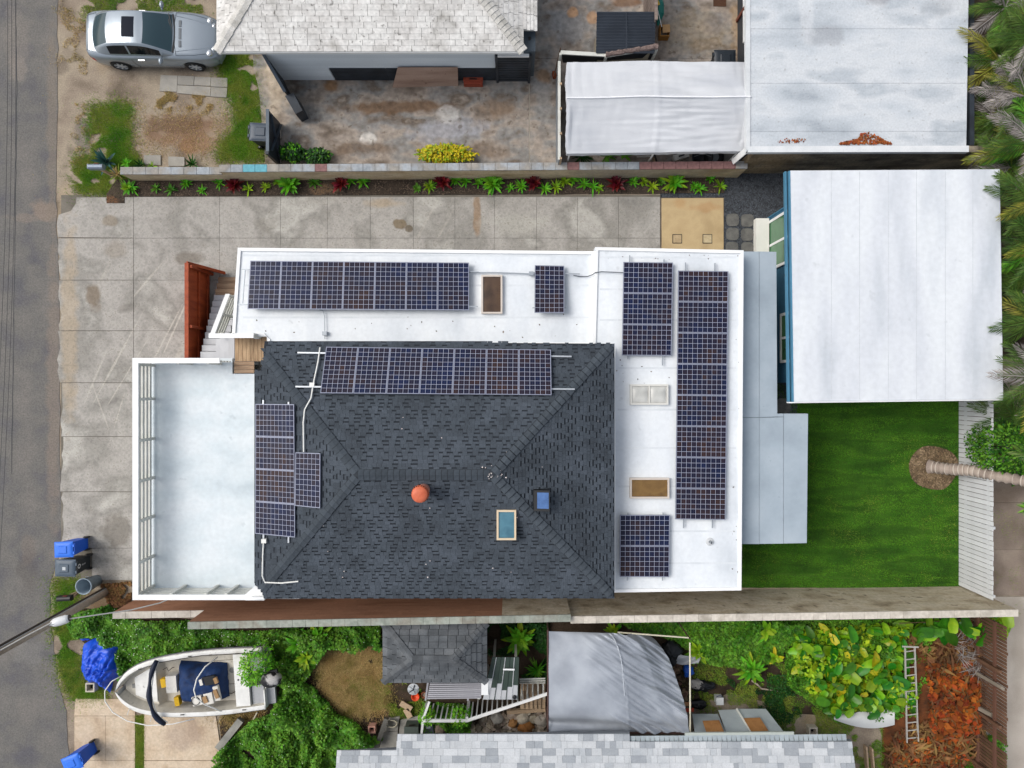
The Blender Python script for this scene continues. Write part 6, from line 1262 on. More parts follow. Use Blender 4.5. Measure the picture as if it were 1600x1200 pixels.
for i in range(nf):
    a = fl0.lerp(fl1, i/nf); b = fl0.lerp(fl1, (i+1)/nf); obj('flashing_strip', MB().add([a, b, b+Vector((.012,-.26,.06)), a+Vector((.012,-.26,.06)), a+Vector((.01,-.13,.045)), b+Vector((-.01,-.13,.045))], [(0,4,5,1),(4,3,2,5)]), mat('ribbed_flashing', ['#8d979c','#9ba5aa'], rough=.5, objr=.08) if i == 0 else bpy.data.materials['ribbed_flashing'], gh)
obj('gutter', MB().beam(P(1070,1147,HG-.08), P(1240,1145.5,HG-.08), .1, .06), plain('pale_gutter','#a5aca6',.6), gh)
obj('wall', MB().box(gx(640), gx(1310), yb_, -12.85, 0, HG-.06), mat('pale_house_wall', ['#b1b4b4','#bfc1c1'], rough=.7, fine=.06), gh)
# lean-to panels with two plywood hatches
lt = thing('lean_to', 'grey sheet lean-to with two plywood hatches right of the silver canopy', 'lean-to', P(1150,1130,0)); GP = mat('pale_sheet', ['#98a0a4','#a8b0b4','#b1b8bb'], scale=1.5, rough=.6, fine=.06, objr=.05); PLY2 = mat('orange_ply', ['#97683c','#a9784a','#8c5f36'], scale=2.5, rough=.8, fine=.12, stretch=(1,4,1))
for top_, bot in ((((1082,1116),(1122,1116)),((1086,1146),(1135,1146))), (((1122.5,1110),(1150,1109)),((1135.5,1146),(1174,1146))), (((1151,1108),(1197,1108)),((1175,1146),(1225,1144)))):
    q = [P(*top_[0],1.0), P(*top_[1],1.0), P(*bot[1],2.2), P(*bot[0],2.2)]; obj('sheet', MB().add(q+[v-Vector((0,0,.03)) for v in q], [(3,2,1,0),(4,5,6,7),(0,1,5,4),(1,2,6,5),(2,3,7,6),(3,0,4,7)]), GP, lt)
for q in (((1098,1127),(1124,1126),(1132,1144.5),(1104,1144.5)), ((1162,1123),(1188,1122),(1201,1142),(1174,1143))):
    v = []
    for x, y in q: hh = 1.0+1.2*(y-1110)/36+.16; v.append(P(x,y,hh))
    obj('hatch', MB().add(v+[k-Vector((0,0,.04)) for k in v], [(3,2,1,0),(4,5,6,7),(0,1,5,4),(1,2,6,5),(2,3,7,6),(3,0,4,7)]), PLY2, lt)
obj('rafter', MB().beam(P(1151,1108,1.03), P(1175,1146,2.22), .06, .06), M['rail'], lt)
# ---- small hip-roofed shed
HS = 2.3
ss = thing('garden_shed', 'small shed with dark weathered shingle hip roof against the boundary wall', 'shed', P(680,1020,0))
cn_ = [P(598,973,HS), P(757,971,HS), P(765,1063,HS), P(598,1070,HS)]; X0, X1, Y1, Y0 = cn_[0][0], (cn_[1][0]+cn_[2][0])/2, cn_[0][1], (cn_[2][1]+cn_[3][1])/2
SDK = mat('weathered_dark_shingle', ['#45494d', '#565a5e', '#65686b'], scale=1.8, rough=.9, fine=.16, fscale=18, objr=.16, blot=[(640,985,.8,.25,0,'#26292d',.5,2)])
dS = (Y1-Y0)/2; wSx = 1.05; rS = .55
rf_ = obj('roof', MB().prism([(X0,Y0),(X1,Y0),(X1,Y1),(X0,Y1)], HS-.1, HS-.015), M['dark'], ss)
obj('roof_deck', MB().add([(X0,Y0,HS-.012),(X1,Y0,HS-.012),(X1,Y1,HS-.012),(X0,Y1,HS-.012),(X0+wSx,(Y0+Y1)/2,HS+rS-.01),(X1-wSx,(Y0+Y1)/2,HS+rS-.01)], [(0,1,5,4),(1,2,5),(2,3,4,5),(3,0,4)]), mat('shed_gap', ['#202326','#2a2d30'], rough=.95), rf_)
for A, u, n_, Lu, k_, m_, dep in (((X0,Y0),(1,0),(0,1),X1-X0,wSx/dS,rS/dS,dS), ((X1,Y1),(-1,0),(0,-1),X1-X0,wSx/dS,rS/dS,dS), ((X1,Y0),(0,1),(-1,0),Y1-Y0,dS/wSx,rS/wSx,wSx), ((X0,Y1),(0,-1),(1,0),Y1-Y0,dS/wSx,rS/wSx,wSx)):
    for v_, f_, r_ in slope_tabs(A, u, n_, Lu, k_, k_, m_, HS, dep, .17, (.28,.34), .03, gp_=.008): obj('shingle', MB().add(v_, f_), SDK, rf_)
CAPS = mat('dark_cap', ['#474b4f','#5d6063'], scale=2, rough=.9, fine=.15, objr=.2)
for c_, k_ in (((X0,Y0),0),((X0,Y1),0),((X1,Y0),1),((X1,Y1),1)): caps((c_[0],c_[1],HS), (X0+wSx if not k_ else X1-wSx,(Y0+Y1)/2,HS+rS), .12, .3, .17, rf_, CAPS)
caps((X0+wSx,(Y0+Y1)/2,HS+rS), (X1-wSx,(Y0+Y1)/2,HS+rS), .12, .4, .17, rf_, CAPS)
obj('wall', MB().box(X0+.2, X1-.2, Y0+.2, Y1-.15, 0, HS-.101), mat('shed_wall_grey', ['#6c7074','#7b7f83'], rough=.8, fine=.06), ss)
# white slatted pergola, metal sheet, steps and white picket railing
pg = thing('slat_pergola', 'white slatted pergola roof below the dark shingle shed', 'pergola', P(715,1078,0))
for i in range(9):
    y = 1066+i*3.1; obj('slat', MB().beam(P(672-.55*i,y,1.75), P(752,y-1,1.75), .045, .05), plain('grey_white_slat','#9c9ca2',.6,objr=.2) if i == 0 else bpy.data.materials['grey_white_slat'], pg)
for x in (672,738): obj('beam', MB().beam(P(x-3,1064,1.68), P(x-7,1094,1.68), .06, .08), bpy.data.materials['grey_white_slat'], pg)
for x, y in ((670,1090),(748,1090)): p = P(x,y,1.6); obj('post', MB().box(p[0]-.04,p[0]+.04,p[1]-.04,p[1]+.04,0,1.64), M['rail'], pg)
ms = thing('metal_sheet_roof', 'standing-seam metal sheet roof, green stained then white', 'metal roof', P(790,1060,0))
MSM = mat('green_stained_metal', ['#2f3b36','#39463f'], scale=2, rough=.5, fine=.1); MSW = mat('pale_metal', ['#a7aaae','#b6b8bb'], scale=2, rough=.5, fine=.05)
for i in range(6):
    xa0, xa1 = 769+7*i, 769+7*(i+1)-.3; xb0, xb1 = 754.5+9.1*i, 754.5+9.1*(i+1)-.3; f = [.5,.72,.62,.78,.7,.66][i]; h0, h1 = 2.0, 1.75
    A, B, C, D = P(xa0,1027,h0), P(xa1,1027,h0), P(xb1,1093,h1), P(xb0,1093,h1); m0, m1 = A.lerp(D,f), B.lerp(C,f); k = Vector((0,0,-.03))
    g = MB().add([A,B,m1,m0,A+k,B+k,m1+k,m0+k], [(3,2,1,0),(4,5,6,7),(0,1,5,4),(1,2,6,5),(2,3,7,6),(3,0,4,7)]); obj('stained_sheet', g, MSM, ms)
    g = MB().add([m0,m1,C,D,m0+k,m1+k,C+k,D+k], [(3,2,1,0),(4,5,6,7),(0,1,5,4),(1,2,6,5),(2,3,7,6),(3,0,4,7)]); obj('pale_sheet', g, MSW, ms)
    obj('seam', MB().tube([B+Vector((0,0,.012)), C+Vector((0,0,.012))], .012, 5), MSM if i % 2 else MSW, ms)
obj('white_strip', MB().obox(P(795,1046,2.0), (.38,.05,.03), -.02), M['white'], ms); obj('vent_cap', MB().lathe([(.07,0),(.07,.03),(.04,.05),(.001,.05)], P(804,1089,1.78), 12), M['black'], ms)
for x, y in ((772,1030),(806,1030),(760,1090),(806,1090)): p = P(x,y,1.7); obj('post', MB().box(p[0]-.04,p[0]+.04,p[1]-.04,p[1]+.04,0,1.7), M['rail'], ms)
ws_ = thing('white_plank', 'narrow white board standing between pergola and metal roof', 'board', P(757,1075,0)); a,b = P(752,1086,1.85), P(763,1063,1.85); obj('board', MB().box(a[0],b[0],a[1],b[1],1.8,1.85), M['white_trim'], ws_); obj('foot', MB().box(a[0]+.05,b[0]-.05,a[1]+.2,a[1]+.26,0,1.799), M['rail'], ws_)
pk = thing('picket_railing', 'white picket railing descending in front of the wooden steps', 'railing', P(740,1120,0)); pr_ = [(661,1126),(729,1126),(858,1083)]
for (a, b) in zip(pr_[:-1], pr_[1:]): obj('top_rail', MB().beam(P(*a,1.25), P(*b,1.25), .1, .05), M['white_trim'], pk)
for i in range(24):
    f = i/23; px = 664+185*f; py = 1126 if px < 729 else 1126-43*(px-729)/129; p = P(px,py,1.22); obj('picket', MB().box(p[0]-.022,p[0]+.022,p[1]+.04,p[1]+.075,.12,1.22), M['white'], pk)
for (a) in pr_[:2]: p = P(*a,1.25); obj('post', MB().box(p[0]-.05,p[0]+.05,p[1]-.0,p[1]+.1,0,1.22), M['white'], pk)
obj('side_rail', MB().beam(P(660,1126,1.22), P(671,1096,1.22), .07, .05), M['white'], pk); obj('side_rail', MB().beam(P(661,1126,1.2), P(658,1152,1.1), .08, .06), M['white'], pk)
obj('bottom_rail', MB().beam(P(664,1124,.2), P(729,1124,.2), .05, .05), M['white'], pk)
st = thing('wooden_steps', 'weathered wooden steps and deck boards between metal roof and silver canopy', 'steps', P(832,1085,0))
for i in range(6): a,b = P(813+6.6*i,1108,.55-.06*i), P(819.2+6.6*i,1066,.55-.06*i); obj('board', MB().box(a[0],b[0],a[1],b[1],a[2]-.04,a[2]), M['wood'], st)
for i in range(5): a = P(816+8.2*i,1070,1.1); obj('baluster', MB().beam(a, P(814+9*i,1092,.7), .045, .045), M['rail'], st)
for i in range(3): obj('rail', MB().beam(P(812,1061+3*i,1.15-.1*i), P(852,1060+3.4*i,1.15-.1*i), .04, .04), M['rail'], st)
obj('kerb_board', MB().beam(P(792,1112,.2), P(856,1108,.2), .12, .16), M['wood'], label='long weathered board edging the rubble below the wooden steps', cat='board')
# spinner, pot, walkway and a grey bin
wp = P(646,1076.5,.9); sp_ = thing('garden_spinner', 'white and silver round garden spinner left of the pergola', 'spinner', (wp[0],wp[1],0))
obj('disc', MB().lathe([(.001,.02),(.19,.0),(.2,.015),(.2,.03),(.001,.045)], wp, 24), mat('foil_disc', ['#9aa0a4','#d5d8d9','#7d8488'], scale=9, rough=.25, metal=.4, coords='obj'), sp_); obj('hub', MB().lathe([(.03,.04),(.03,.07),(.001,.07)], wp, 10), M['black'], sp_)
for k in range(5): a = 2*math.pi*k/5; obj('vane', MB().obox((wp[0]+.1*math.cos(a),wp[1]+.1*math.sin(a),.955), (.14,.03,.01), a), M['black'] if k % 2 else M['steel'], sp_)
obj('stake', MB().tube([(wp[0],wp[1],0),wp], .015, 6), M['steel'], sp_)
p = P(649,1089,.3); pot = thing('flower_pot', 'bright orange flower pot below the garden spinner', 'pot', (p[0],p[1],0)); OR = plain('orange_pot','#c9410f',.5,fine=.04)
obj('pot', MB().lathe([(.001,.0),(.09,.0),(.13,.26),(.15,.26),(.15,.31),(.12,.31),(.1,.22),(.001,.22)], (p[0],p[1],0), 18), OR, pot, smooth=True); obj('saucer', MB().lathe([(.001,.001),(.15,.001),(.17,.03)], (p[0],p[1],0), 18), OR, pot)
p = P(663,1086,.2); pot = thing('flower_pot', 'small brown clay pot beside the pergola post', 'pot', (p[0],p[1],0)); CL = plain('clay_pot','#7d452c',.8,fine=.1)
obj('pot', MB().lathe([(.001,.0),(.07,.0),(.1,.18),(.12,.18),(.12,.22),(.09,.22),(.08,.16),(.001,.16)], (p[0],p[1],0), 14), CL, pot, smooth=True); obj('soil', MB().lathe([(.001,.165),(.08,.165)], (p[0],p[1],0), 12), DIRT, pot)
wk = tag(bpy.data.objects.new('walkway', None), kind='structure'); COL.objects.link(wk); WK = mat('grey_walk_boards', ['#7c7a74','#96938c','#a6a39b'], scale=2, rough=.9, fine=.12, objr=.12)
for q in ([(604,1122),(625,1118),(622,1140),(600,1142)], [(600,1143),(622,1141),(621,1172),(592,1172)], [(626,1124),(658,1116),(656,1152),(623,1152)]): slab(0,0,0,0,WK,wk,.08,top=q,name='board')
p = P(643,1144,.6); gb = thing('storage_box', 'dark green-grey square storage box at the roof edge', 'box', (p[0],p[1],.08)); obj('body', MB().box(p[0]-.24,p[0]+.22,p[1]-.3,p[1]+.16,.085,.55), plain('green_grey_box','#4a534d',.6,fine=.06), gb); obj('lid', MB().box(p[0]-.26,p[0]+.24,p[1]-.32,p[1]+.18,.551,.6), bpy.data.materials['green_grey_box'], gb); obj('latch', MB().box(p[0]-.1,p[0]+.1,p[1]+.181,p[1]+.2,.45,.55), M['black'], gb)
p = P(670,1140,.3); cr = thing('black_crate', 'small black slatted crate behind the picket railing', 'crate', (p[0],p[1],0)); obj('shell', MB().obox((p[0],p[1],.15), (.3,.36,.28), .15), M['black'], cr); obj('rim', MB().obox((p[0],p[1],.3), (.32,.38,.02), .15), plain('slate_rim','#3b4048',.5), cr); obj('label_strip', MB().obox((p[0]-.02,p[1]+.08,.313), (.16,.08,.004), .15), M['steel'], cr)
obj('hose_coil', MB().tube([P(612+8.5*math.cos(t_*.55)+.4*math.sin(t_), 1131+5.5*math.sin(t_*.55), .12+.004*t_) for t_ in range(46)], .02, 5), plain('beige_hose','#a09a88',.7), label='coiled beige hose on the grey walkway boards', cat='hose')
obj('dark_beam', MB().beam(P(588,1168,.35), P(604,1122,.35), .16, .14), mat('dark_weathered_beam', ['#4d4c49','#64625d'], rough=.9, fine=.15), label='dark weathered beam along the left of the walkway', cat='beam')
for x0,y0,x1,y1,lb in ((626,1098,643,1108,'pale round-ended plank lying on the grass below the shed'), (634,1108,641,1121,'short grey plank at the end of the walkway')): obj('plank', MB().beam(P(x0,y0,.15), P(x1,y1,.15), .2, .06), M['wood'], label=lb, cat='plank')
# rubble heaps
def rubble(name, label, poly, n, size, cols, z=.02, island=.5, hue=.05):
    mb = MB()
    for q in scatter(n, poly):
        r = random.uniform(*size); a = random.uniform(0,6.28); k = random.randint(4,6); pts = [(q[0]+r*random.uniform(.6,1.2)*math.cos(a+2*math.pi*j/k), q[1]+r*random.uniform(.5,1.1)*math.sin(a+2*math.pi*j/k)) for j in range(k)]
        zt = z+random.uniform(.4,1.1)*r; sl = random.uniform(-.4,.4); mb.prism(pts, z-.02, lambda x, y: zt+sl*(x-q[0]))
    return obj(name, mb, mat(name+'_mat', cols, scale=6, rough=.9, fine=.15, island=island, hue=hue), label=label, cat='rubble', kind='stuff')
rubble('stone_rubble', 'pale broken stone and plaster rubble below the wooden steps', [(735,1126),(790,1110),(856,1108),(856,1146),(735,1150)], 190, (.05,.2), ['#75695c','#948879','#b3aa9e'])
rubble('soil_rubble', 'scattered stones behind the picket railing', [(662,1128),(732,1128),(734,1150),(664,1152)], 60, (.05,.14), ['#6b6256','#857b6d'])
for x, y, s_, c, lb in ((689,1140,.3,'#75685c','rounded brown boulder behind the picket railing'), (777,1124,.24,'#aaa69f','pale squarish stone in the rubble'), (802,1131,.2,'#a2784c','tan orange rock at the middle of the rubble'), (822,1137,.3,'#8d5f34','large orange-brown rock in the rubble beside the canopy'), (817,1122,.26,'#b0a797','cream broken slab lying on the rubble'), (846,1127,.26,'#a39c92','pale rough stone against the silver canopy')):
    p = P(x,y,.2); g = MB().grid(lambda u, v: (p[0]+s_*math.cos(2*math.pi*u)*math.sin(math.pi*v)*(1+.5*mnoise.noise((math.cos(6.28*u)*1.3+x,math.sin(6.28*u)*1.3,v*2))), p[1]+s_*.8*math.sin(2*math.pi*u)*math.sin(math.pi*v)*(1+.5*mnoise.noise((math.cos(6.28*u)*1.3+y,math.sin(6.28*u)*1.3,v*2))), .14+.2*math.cos(math.pi*v)), 12, 7)
    obj('boulder', g, mat('rock_'+c[1:], [c, c], rough=.9, fine=.2, fscale=8, bump=.4, bscale=12), label=lb, cat='rock', group='rocks in the rubble')
# ---- silver tarp canopy on poles
SILV = mat('silver_tarp', ['#868c95', '#979da6', '#a3a9b1'], scale=1.2, rough=.38, spec=.5, fine=.02, metal=.15)
cp = thing('tarp_canopy', 'silver-grey tarp canopy with creased right side on thin poles', 'canopy', P(960,1065,0))
def canopy(u, v):
    xr_ = interp(v, [(0,1012),(.06,1024),(.14,1034),(.25,1045),(.35,1051),(.67,1068),(1,1077.5)]); px = 857+(xr_-857)*u; py = 986.5+4*u*(1-v)+(1144-986.5)*v
    h = 2.05+.35*math.sin(math.pi*min(1,u*1.1))*math.sin(math.pi*v)**.7-.55*max(0,u-.82)/.18*(1-v)
    s_ = (px-870)*.045+(py-990)*.05; d = (px-870)*.018-(py-990)*.028
    cr_ = .32*abs(mnoise.noise((d*3.4, s_*.22, 3)))**1.3*min(1,max(0,(u-.3)*2.2))+.04*mnoise.noise((d*11, s_*.4, 8))*min(1,max(0,(u-.3)*2))+.03*mnoise.noise((u*4,v*4,2))
    cr_ -= .22*math.exp(-((v-.93-.03*u)/.05)**2)*(1-u*.8)
    if abs(u-.62+.05*v) < .008: cr_ += .015
    p = P(px, py, h); p[2] += cr_; return p
obj('tarp', MB().grid(canopy, 130, 110), SILV, cp, smooth=True)
PB = plain('brown_pole','#4a3430',.7)
obj('edge_pole', MB().tube([P(856,984,2.05),P(856,1146,2.05)], .03, 6), PB, cp); obj('edge_pole', MB().tube([P(965,988,2.0),P(1076,996.5,2.0)], .025, 6), plain('cream_pole','#c7c2ad',.6), cp); obj('edge_pole', MB().tube([P(1078,1004,2.0),P(1078.5,1143,2.0)], .025, 6), bpy.data.materials['cream_pole'], cp)
obj('edge_pole', MB().tube([P(857,1145.5,2.02),P(1078,1145.5,2.02)], .025, 6), PB, cp); obj('seam', MB().tube([canopy(.62-.05*k/20, .03+.6*k/20)+Vector((0,0,.012)) for k in range(21)], .018, 5), plain('silver_seam','#aab0b8',.4), cp)
for x, y in ((857,986),(857,1144),(1078,998),(1078,1144)): p = P(x,y,2.0); obj('leg', MB().tube([(p[0],p[1],0),(p[0],p[1],2.02)], .025, 6), PB, cp)
# bags and odds and ends right of the canopy
def bag(name, label, px, py, r, c, sq=.7, cat='bag', rough=.35, h=.3):
    p = P(px,py,h*.6); g = MB().grid(lambda u, v: (p[0]+r*math.cos(2*math.pi*u)*math.sin(math.pi*v)*(1+.45*mnoise.noise((math.cos(6.28*u)*2+px,math.sin(6.28*u)*2,v*3))), p[1]+r*sq*math.sin(2*math.pi*u)*math.sin(math.pi*v)*(1+.45*mnoise.noise((math.cos(6.28*u)*2,math.sin(6.28*u)*2+py,v*3))), h*.6+h*.55*math.cos(math.pi*v)+.06*mnoise.noise((u*9,v*9,px))), 26, 14)
    return obj(name, g, mat('bag_'+name+str(px), [c, c], rough=rough, fine=.15, fscale=6), smooth=True, label=label, cat=cat)
bag('plastic_bag', 'large glossy black plastic heap against the canopy edge', 1047, 1020, .42, '#1b1e22', 1.1, h=.5); bag('plastic_bag', 'black plastic bag below the canopy pole, upper of the two', 1098, 1072, .4, '#17191d', .5)
bag('plastic_bag', 'black bag lying nearest the lean-to panels', 1090, 1100, .36, '#121417', .45); bag('cloth_bundle', 'white and dark bundle of cloth by the canopy pole', 1088, 1069, .25, '#8d8a88', .7, 'cloth', .8); bag('cloth_bundle', 'small blue plastic sheet beside the canopy pole', 1075, 1048, .2, '#1c4fa8', 1.1, 'plastic sheet', .4)
obj('grey_sheet', MB().grid(lambda u, v: P(1061+36*u-6*v, 1022+14*v+3*u+2*math.sin(u*5), .5+.08*math.sin(v*4+u*5)), 14, 10), plain('pale_grey_sheet','#9a9ea3',.5), smooth=True, label='folded pale grey sheet in the leaves right of the canopy', cat='sheet')
rubble('canopy_clutter', 'brown and tan clutter under the right edge of the silver canopy', [(1040,1040),(1062,1030),(1075,1100),(1066,1120)], 70, (.05,.13), ['#3a2f28','#6b5544','#8f7a64'], hue=.06)
for x, y, c, lb in ((1072,1100,'#b3835f','tan cardboard piece at the canopy pole'), (1076,1109.5,'#b8452f','bright red plastic piece beside the canopy pole')): p = P(x,y,.6); obj('scrap_board', MB().obox((p[0],p[1],.6), (.36,.12,.03), .05), plain('scrap_'+c[1:], c, .7), label=lb, cat='scrap')
p = P(1125,1095,.3); pl_ = thing('paint_pail', 'white paint pail standing on the moss near the lean-to', 'pail', (p[0],p[1],0)); obj('pail', MB().box(p[0]-.13,p[0]+.11,p[1]-.13,p[1]+.11,.0,.3), plain('white_pail','#c5c8c9',.4), pl_); obj('lid', MB().box(p[0]-.14,p[0]+.12,p[1]-.14,p[1]+.12,.301,.33), bpy.data.materials['white_pail'], pl_); obj('handle', MB().tube([(p[0]-.13,p[1]+.12,.28),(p[0],p[1]+.2,.3),(p[0]+.1,p[1]+.12,.28)], .012, 5), plain('navy_handle','#22335a',.5), pl_)
obj('branch', MB().tube([P(1174,1063,.15),P(1184,1070,.2),P(1190,1076,.12),P(1222,1081,.1)], [.03,.035,.03,.015], 6), plain('pale_branch','#94877a',.9), label='pale bent branch lying on the soil left of the big-leaf plant', cat='branch')
# ---- ladder, white board, planter pieces at the right
ld = thing('ladder', 'aluminium ladder lying between the big-leaf plant and the leaf heap', 'ladder', P(1425,1080,.3)); LDM = plain('pale_aluminium','#b5b1aa',.4,.3)
l0, l1, r0, r1 = P(1414,1012,1.0), P(1417,1160,.5), P(1429,1010,1.0), P(1434.5,1158,.5)
for a, b in ((l0,l1),(r0,r1)): obj('stile', MB().beam(a, b, .035, .06), LDM, ld)
for i in range(12): f = (i+.5)/12; obj('rung', MB().beam(l0.lerp(l1,f), r0.lerp(r1,f), .03, .03), LDM, ld)
obj('top_bar', MB().beam(P(1410,1010,1.02), P(1435,1011,1.02), .05, .04), LDM, ld)
wbm = plain('white_board_plastic','#c9cbca',.4,fine=.03)
def wb(u, v): 
    px = 1303+95*u; yt = 1122-2-12*u-3*abs(math.sin(u*11)); ybm = 1120+16*math.sin(math.pi*min(1,u*.72+.05))+2; return P(px, yt+(ybm-yt)*v, .45+.12*math.sin(math.pi*v)-.1*u)
obj('bent_board', MB().grid(wb, 40, 10), wbm, smooth=True, label='bent white plastic board poking out below the big-leaf plant', cat='board')
for (a, b, lb) in (((1518,1048),(1567,1076),'upper grey timber leaning across the brown slat fence'), ((1518,1100),(1550,1117),'lower short grey timber against the brown slat fence')): obj('timber', MB().beam(P(*a,.4), P(*b,1.9 if a[1] < 1090 else 1.2), .14, .1), mat('grey_leaning_timber', ['#6f675c','#857c70'], rough=.9, fine=.12) if a[1] < 1090 else bpy.data.materials['grey_leaning_timber'], label=lb, cat='timber')
obj('white_hose', MB().tube([P(1516,1117,.5),P(1520,1112,.5),P(1527,1113,.55),P(1535,1120,.55),P(1545,1121,.6),P(1549,1113,.7),P(1550,1122,.7)], .02, 6), M['pvc'], label='looped white hose hung by the brown slat fence', cat='hose')
for x0,y0,x1,y1,lb in ((1512,1170,1513,1200,'narrow grey board edging the leaf heap at the bottom, left one'),): obj('edging_board', MB().beam(P(1352,1165,.2), P(1357,1230,.2), .06, .2), M['wood'], label='grey edging board at the left of the leaf heap, bottom', cat='board')
obj('edging_board', MB().beam(P(1361,1168,.2), P(1367,1230,.2), .05, .2), M['wood'], label='second grey edging board beside the leaf heap, nearer the heap', cat='board')
# ================================================================ PLANTS
def leafmat(name, cols, island=.35, hue=.03, rough=.55, trans=.2, scale=1.3, lo=.3, hi=.7): return mat(name, cols, scale=scale, rough=rough, fine=0, island=island, hue=hue, trans=trans, lo=lo, hi=hi, spec=.25)
G = {'lawn': mat('lawn_blade', ['#27500a','#3a7011','#55891c','#2f5c0e','#4a801a'], scale=1.6, detail=5, rough=.7, fine=0, island=.4, hue=.03, trans=.15, stretch=(.18,1,1), lo=.3, hi=.7, spec=.25), 'grass': leafmat('yard_grass_blade', ['#4d7f1a','#689127','#88963b','#568020'], .45, .05, .7, .15, 1.1), 'dry': leafmat('dry_grass_blade', ['#a98f5a','#bca470','#8d8146'], .4, .04, .8, .15),
     'weed': leafmat('weed_leaf', ['#2e5a0f','#467a1a','#609028','#376715'], .5, .03), 'fresh': leafmat('fresh_leaf', ['#3f8613','#63a81e','#82b52b'], .35, .04), 'lime': leafmat('lime_leaf', ['#5f8f14','#86a81c','#a9ba26'], .35, .04), 'yellow': leafmat('yellow_leaf', ['#a89a12','#c4b420','#7f9018'], .3, .03),
     'dark': leafmat('dark_leaf', ['#15330f','#1f4a16','#2b5c1c'], .45, .03), 'red': leafmat('red_leaf', ['#4e0f18','#6d1620','#8a2a30'], .45, .03, .45, .1), 'agave': leafmat('agave_leaf', ['#2a4a44','#38605a'], .3, .03), 'brown': leafmat('dead_leaf', ['#4a3522','#6d4c2e','#87683f'], .5, .04, .85, .05), 'palm': leafmat('palm_leaflet', ['#2b4716','#435e20','#5f7530'], .4, .04), 'ypalm': leafmat('yellow_palm_leaflet', ['#5f6a22','#7c7a2c','#938c45'], .4, .04), 'gpalm': leafmat('grey_palm_leaflet', ['#6f6a66','#8d8784','#a59e98'], .35, .03), 'orange': leafmat('orange_leaf', ['#552810','#843f14','#a8561f'], .45, .03, .85, .05)}
BARK = mat('brown_bark', ['#4a3a2c','#64513e'], scale=4, rough=.95, fine=.2, coords='obj')
def diamonds(C, up, az, ln, wd, fold=.15):
    """leaf quads: C centres, up tilt of the leaf plane, az azimuth"""
    n = len(C); d = np.stack([np.cos(az)*np.cos(up), np.sin(az)*np.cos(up), np.sin(up)], 1); s = np.stack([-np.sin(az), np.cos(az), rng.uniform(-.35,.35,n)], 1); nn = np.cross(d, s)
    V = np.zeros((n,4,3)); V[:,0] = C-d*ln[:,None]*.5; V[:,2] = C+d*ln[:,None]*.5; V[:,1] = C+s*wd[:,None]*.5+nn*(wd*fold)[:,None]; V[:,3] = C-s*wd[:,None]*.5+nn*(wd*fold)[:,None]
    return V.reshape(-1,3), np.arange(4*n).reshape(-1,4)
def blades(name, n, polypx, m, h=(.03,.07), w_=.012, z=.01, label='', cat='grass', mask=None, kind='stuff', parent=None, soft=0.):
    q = scatter(n, polypx)
    if soft: q = q+rng.normal(0, soft, q.shape)*(.5+np.abs(rng.normal(0,1,(len(q),1))))
    if mask is not None: q = q[mask(q)]
    n = len(q); a = rng.uniform(0,6.28,n); hh = rng.uniform(*h,n); lean = rng.uniform(.3,1.2,n)*hh; b = a+rng.uniform(-1,1,n)+1.57; V = np.zeros((n,3,3))
    V[:,0] = np.stack([q[:,0]-np.cos(a)*w_/2, q[:,1]-np.sin(a)*w_/2, np.full(n,z)],1); V[:,1] = np.stack([q[:,0]+np.cos(a)*w_/2, q[:,1]+np.sin(a)*w_/2, np.full(n,z)],1); V[:,2] = np.stack([q[:,0]+np.cos(b)*lean, q[:,1]+np.sin(b)*lean, z+hh*.8],1)
    return tris(name, V.reshape(-1,3), np.arange(3*n).reshape(-1,3), m, parent, label, cat, kind=kind)
def nz2(q, s, off=0): return np.array([mnoise.noise((x*s+off, y*s, off)) for x, y in q])
# lawn: dense mown blades with mower bands and worn spots
def lawn_mask(q):
    p = np.stack([800+q[:,0]/S(0), 600-q[:,1]/S(0)], 1); k = np.ones(len(q), bool)
    for cx, cy, rx, ry in ((1458,729,37,35),): k &= ((p[:,0]-cx)/rx)**2+((p[:,1]-cy)/ry)**2 > 1+.25*nz2(q, 3.)
    k &= ~((abs(p[:,1]-(893+(p[:,0]-1160)*.06)) < 1.3) & (rng.random(len(q)) < .75) & (p[:,0] < 1385))
    return k
blades('lawn_grass', 170000, lawn_px, G['lawn'], (.02,.055), .016, .02, 'mown green lawn behind the house', 'grass', lawn_mask)
blades('lawn_pale_grass', 26000, lawn_px, G['grass'], (.03,.05), .014, .03, 'paler yellow-green worn spots in the lawn', 'grass', lambda q: (nz2(q, .55, 7)+.5*nz2(q, 1.7, 3) > .16) & lawn_mask(q))
def grass_patch(label, poly, n, m='grass', h=(.04,.09), edge=.9, thr=-.15, seed=0, name='grass', soft=.14):
    return blades(name, n, poly, G[m], h, .016, .01, label, 'grass', soft=soft, mask=lambda q: nz2(q, edge, seed)+.6*nz2(q, edge*3.3, seed+5) > thr)
grass_patch('green grass strip at the top edge behind the silver car', [(132,-30),(345,-30),(345,90),(330,90),(330,30),(132,30)], 25500, seed=1)
grass_patch('green grass strip left of the concrete yard', [(345,80),(395,80),(402,130),(408,190),(416,250),(340,250),(345,225),(370,200),(366,160),(345,120)], 39000, seed=2, thr=-.5)
grass_patch('thin dry grass between the pavers and the bare soil', [(240,145),(350,150),(352,172),(225,172)], 9000, 'dry', seed=3, thr=.0)
grass_patch('yellow-green grass left of the bare soil', [(140,165),(205,160),(205,240),(225,245),(215,262),(150,262),(140,215)], 21000, seed=4, thr=-.25)
grass_patch('grass round the mailbox and agave', [(118,245),(220,250),(200,300),(170,305),(118,300)], 19500, seed=5, thr=-.3)
grass_patch('dry straw grass along the road shoulder', [(95,0),(145,0),(145,300),(92,300)], 10500, 'dry', seed=6, thr=.15)
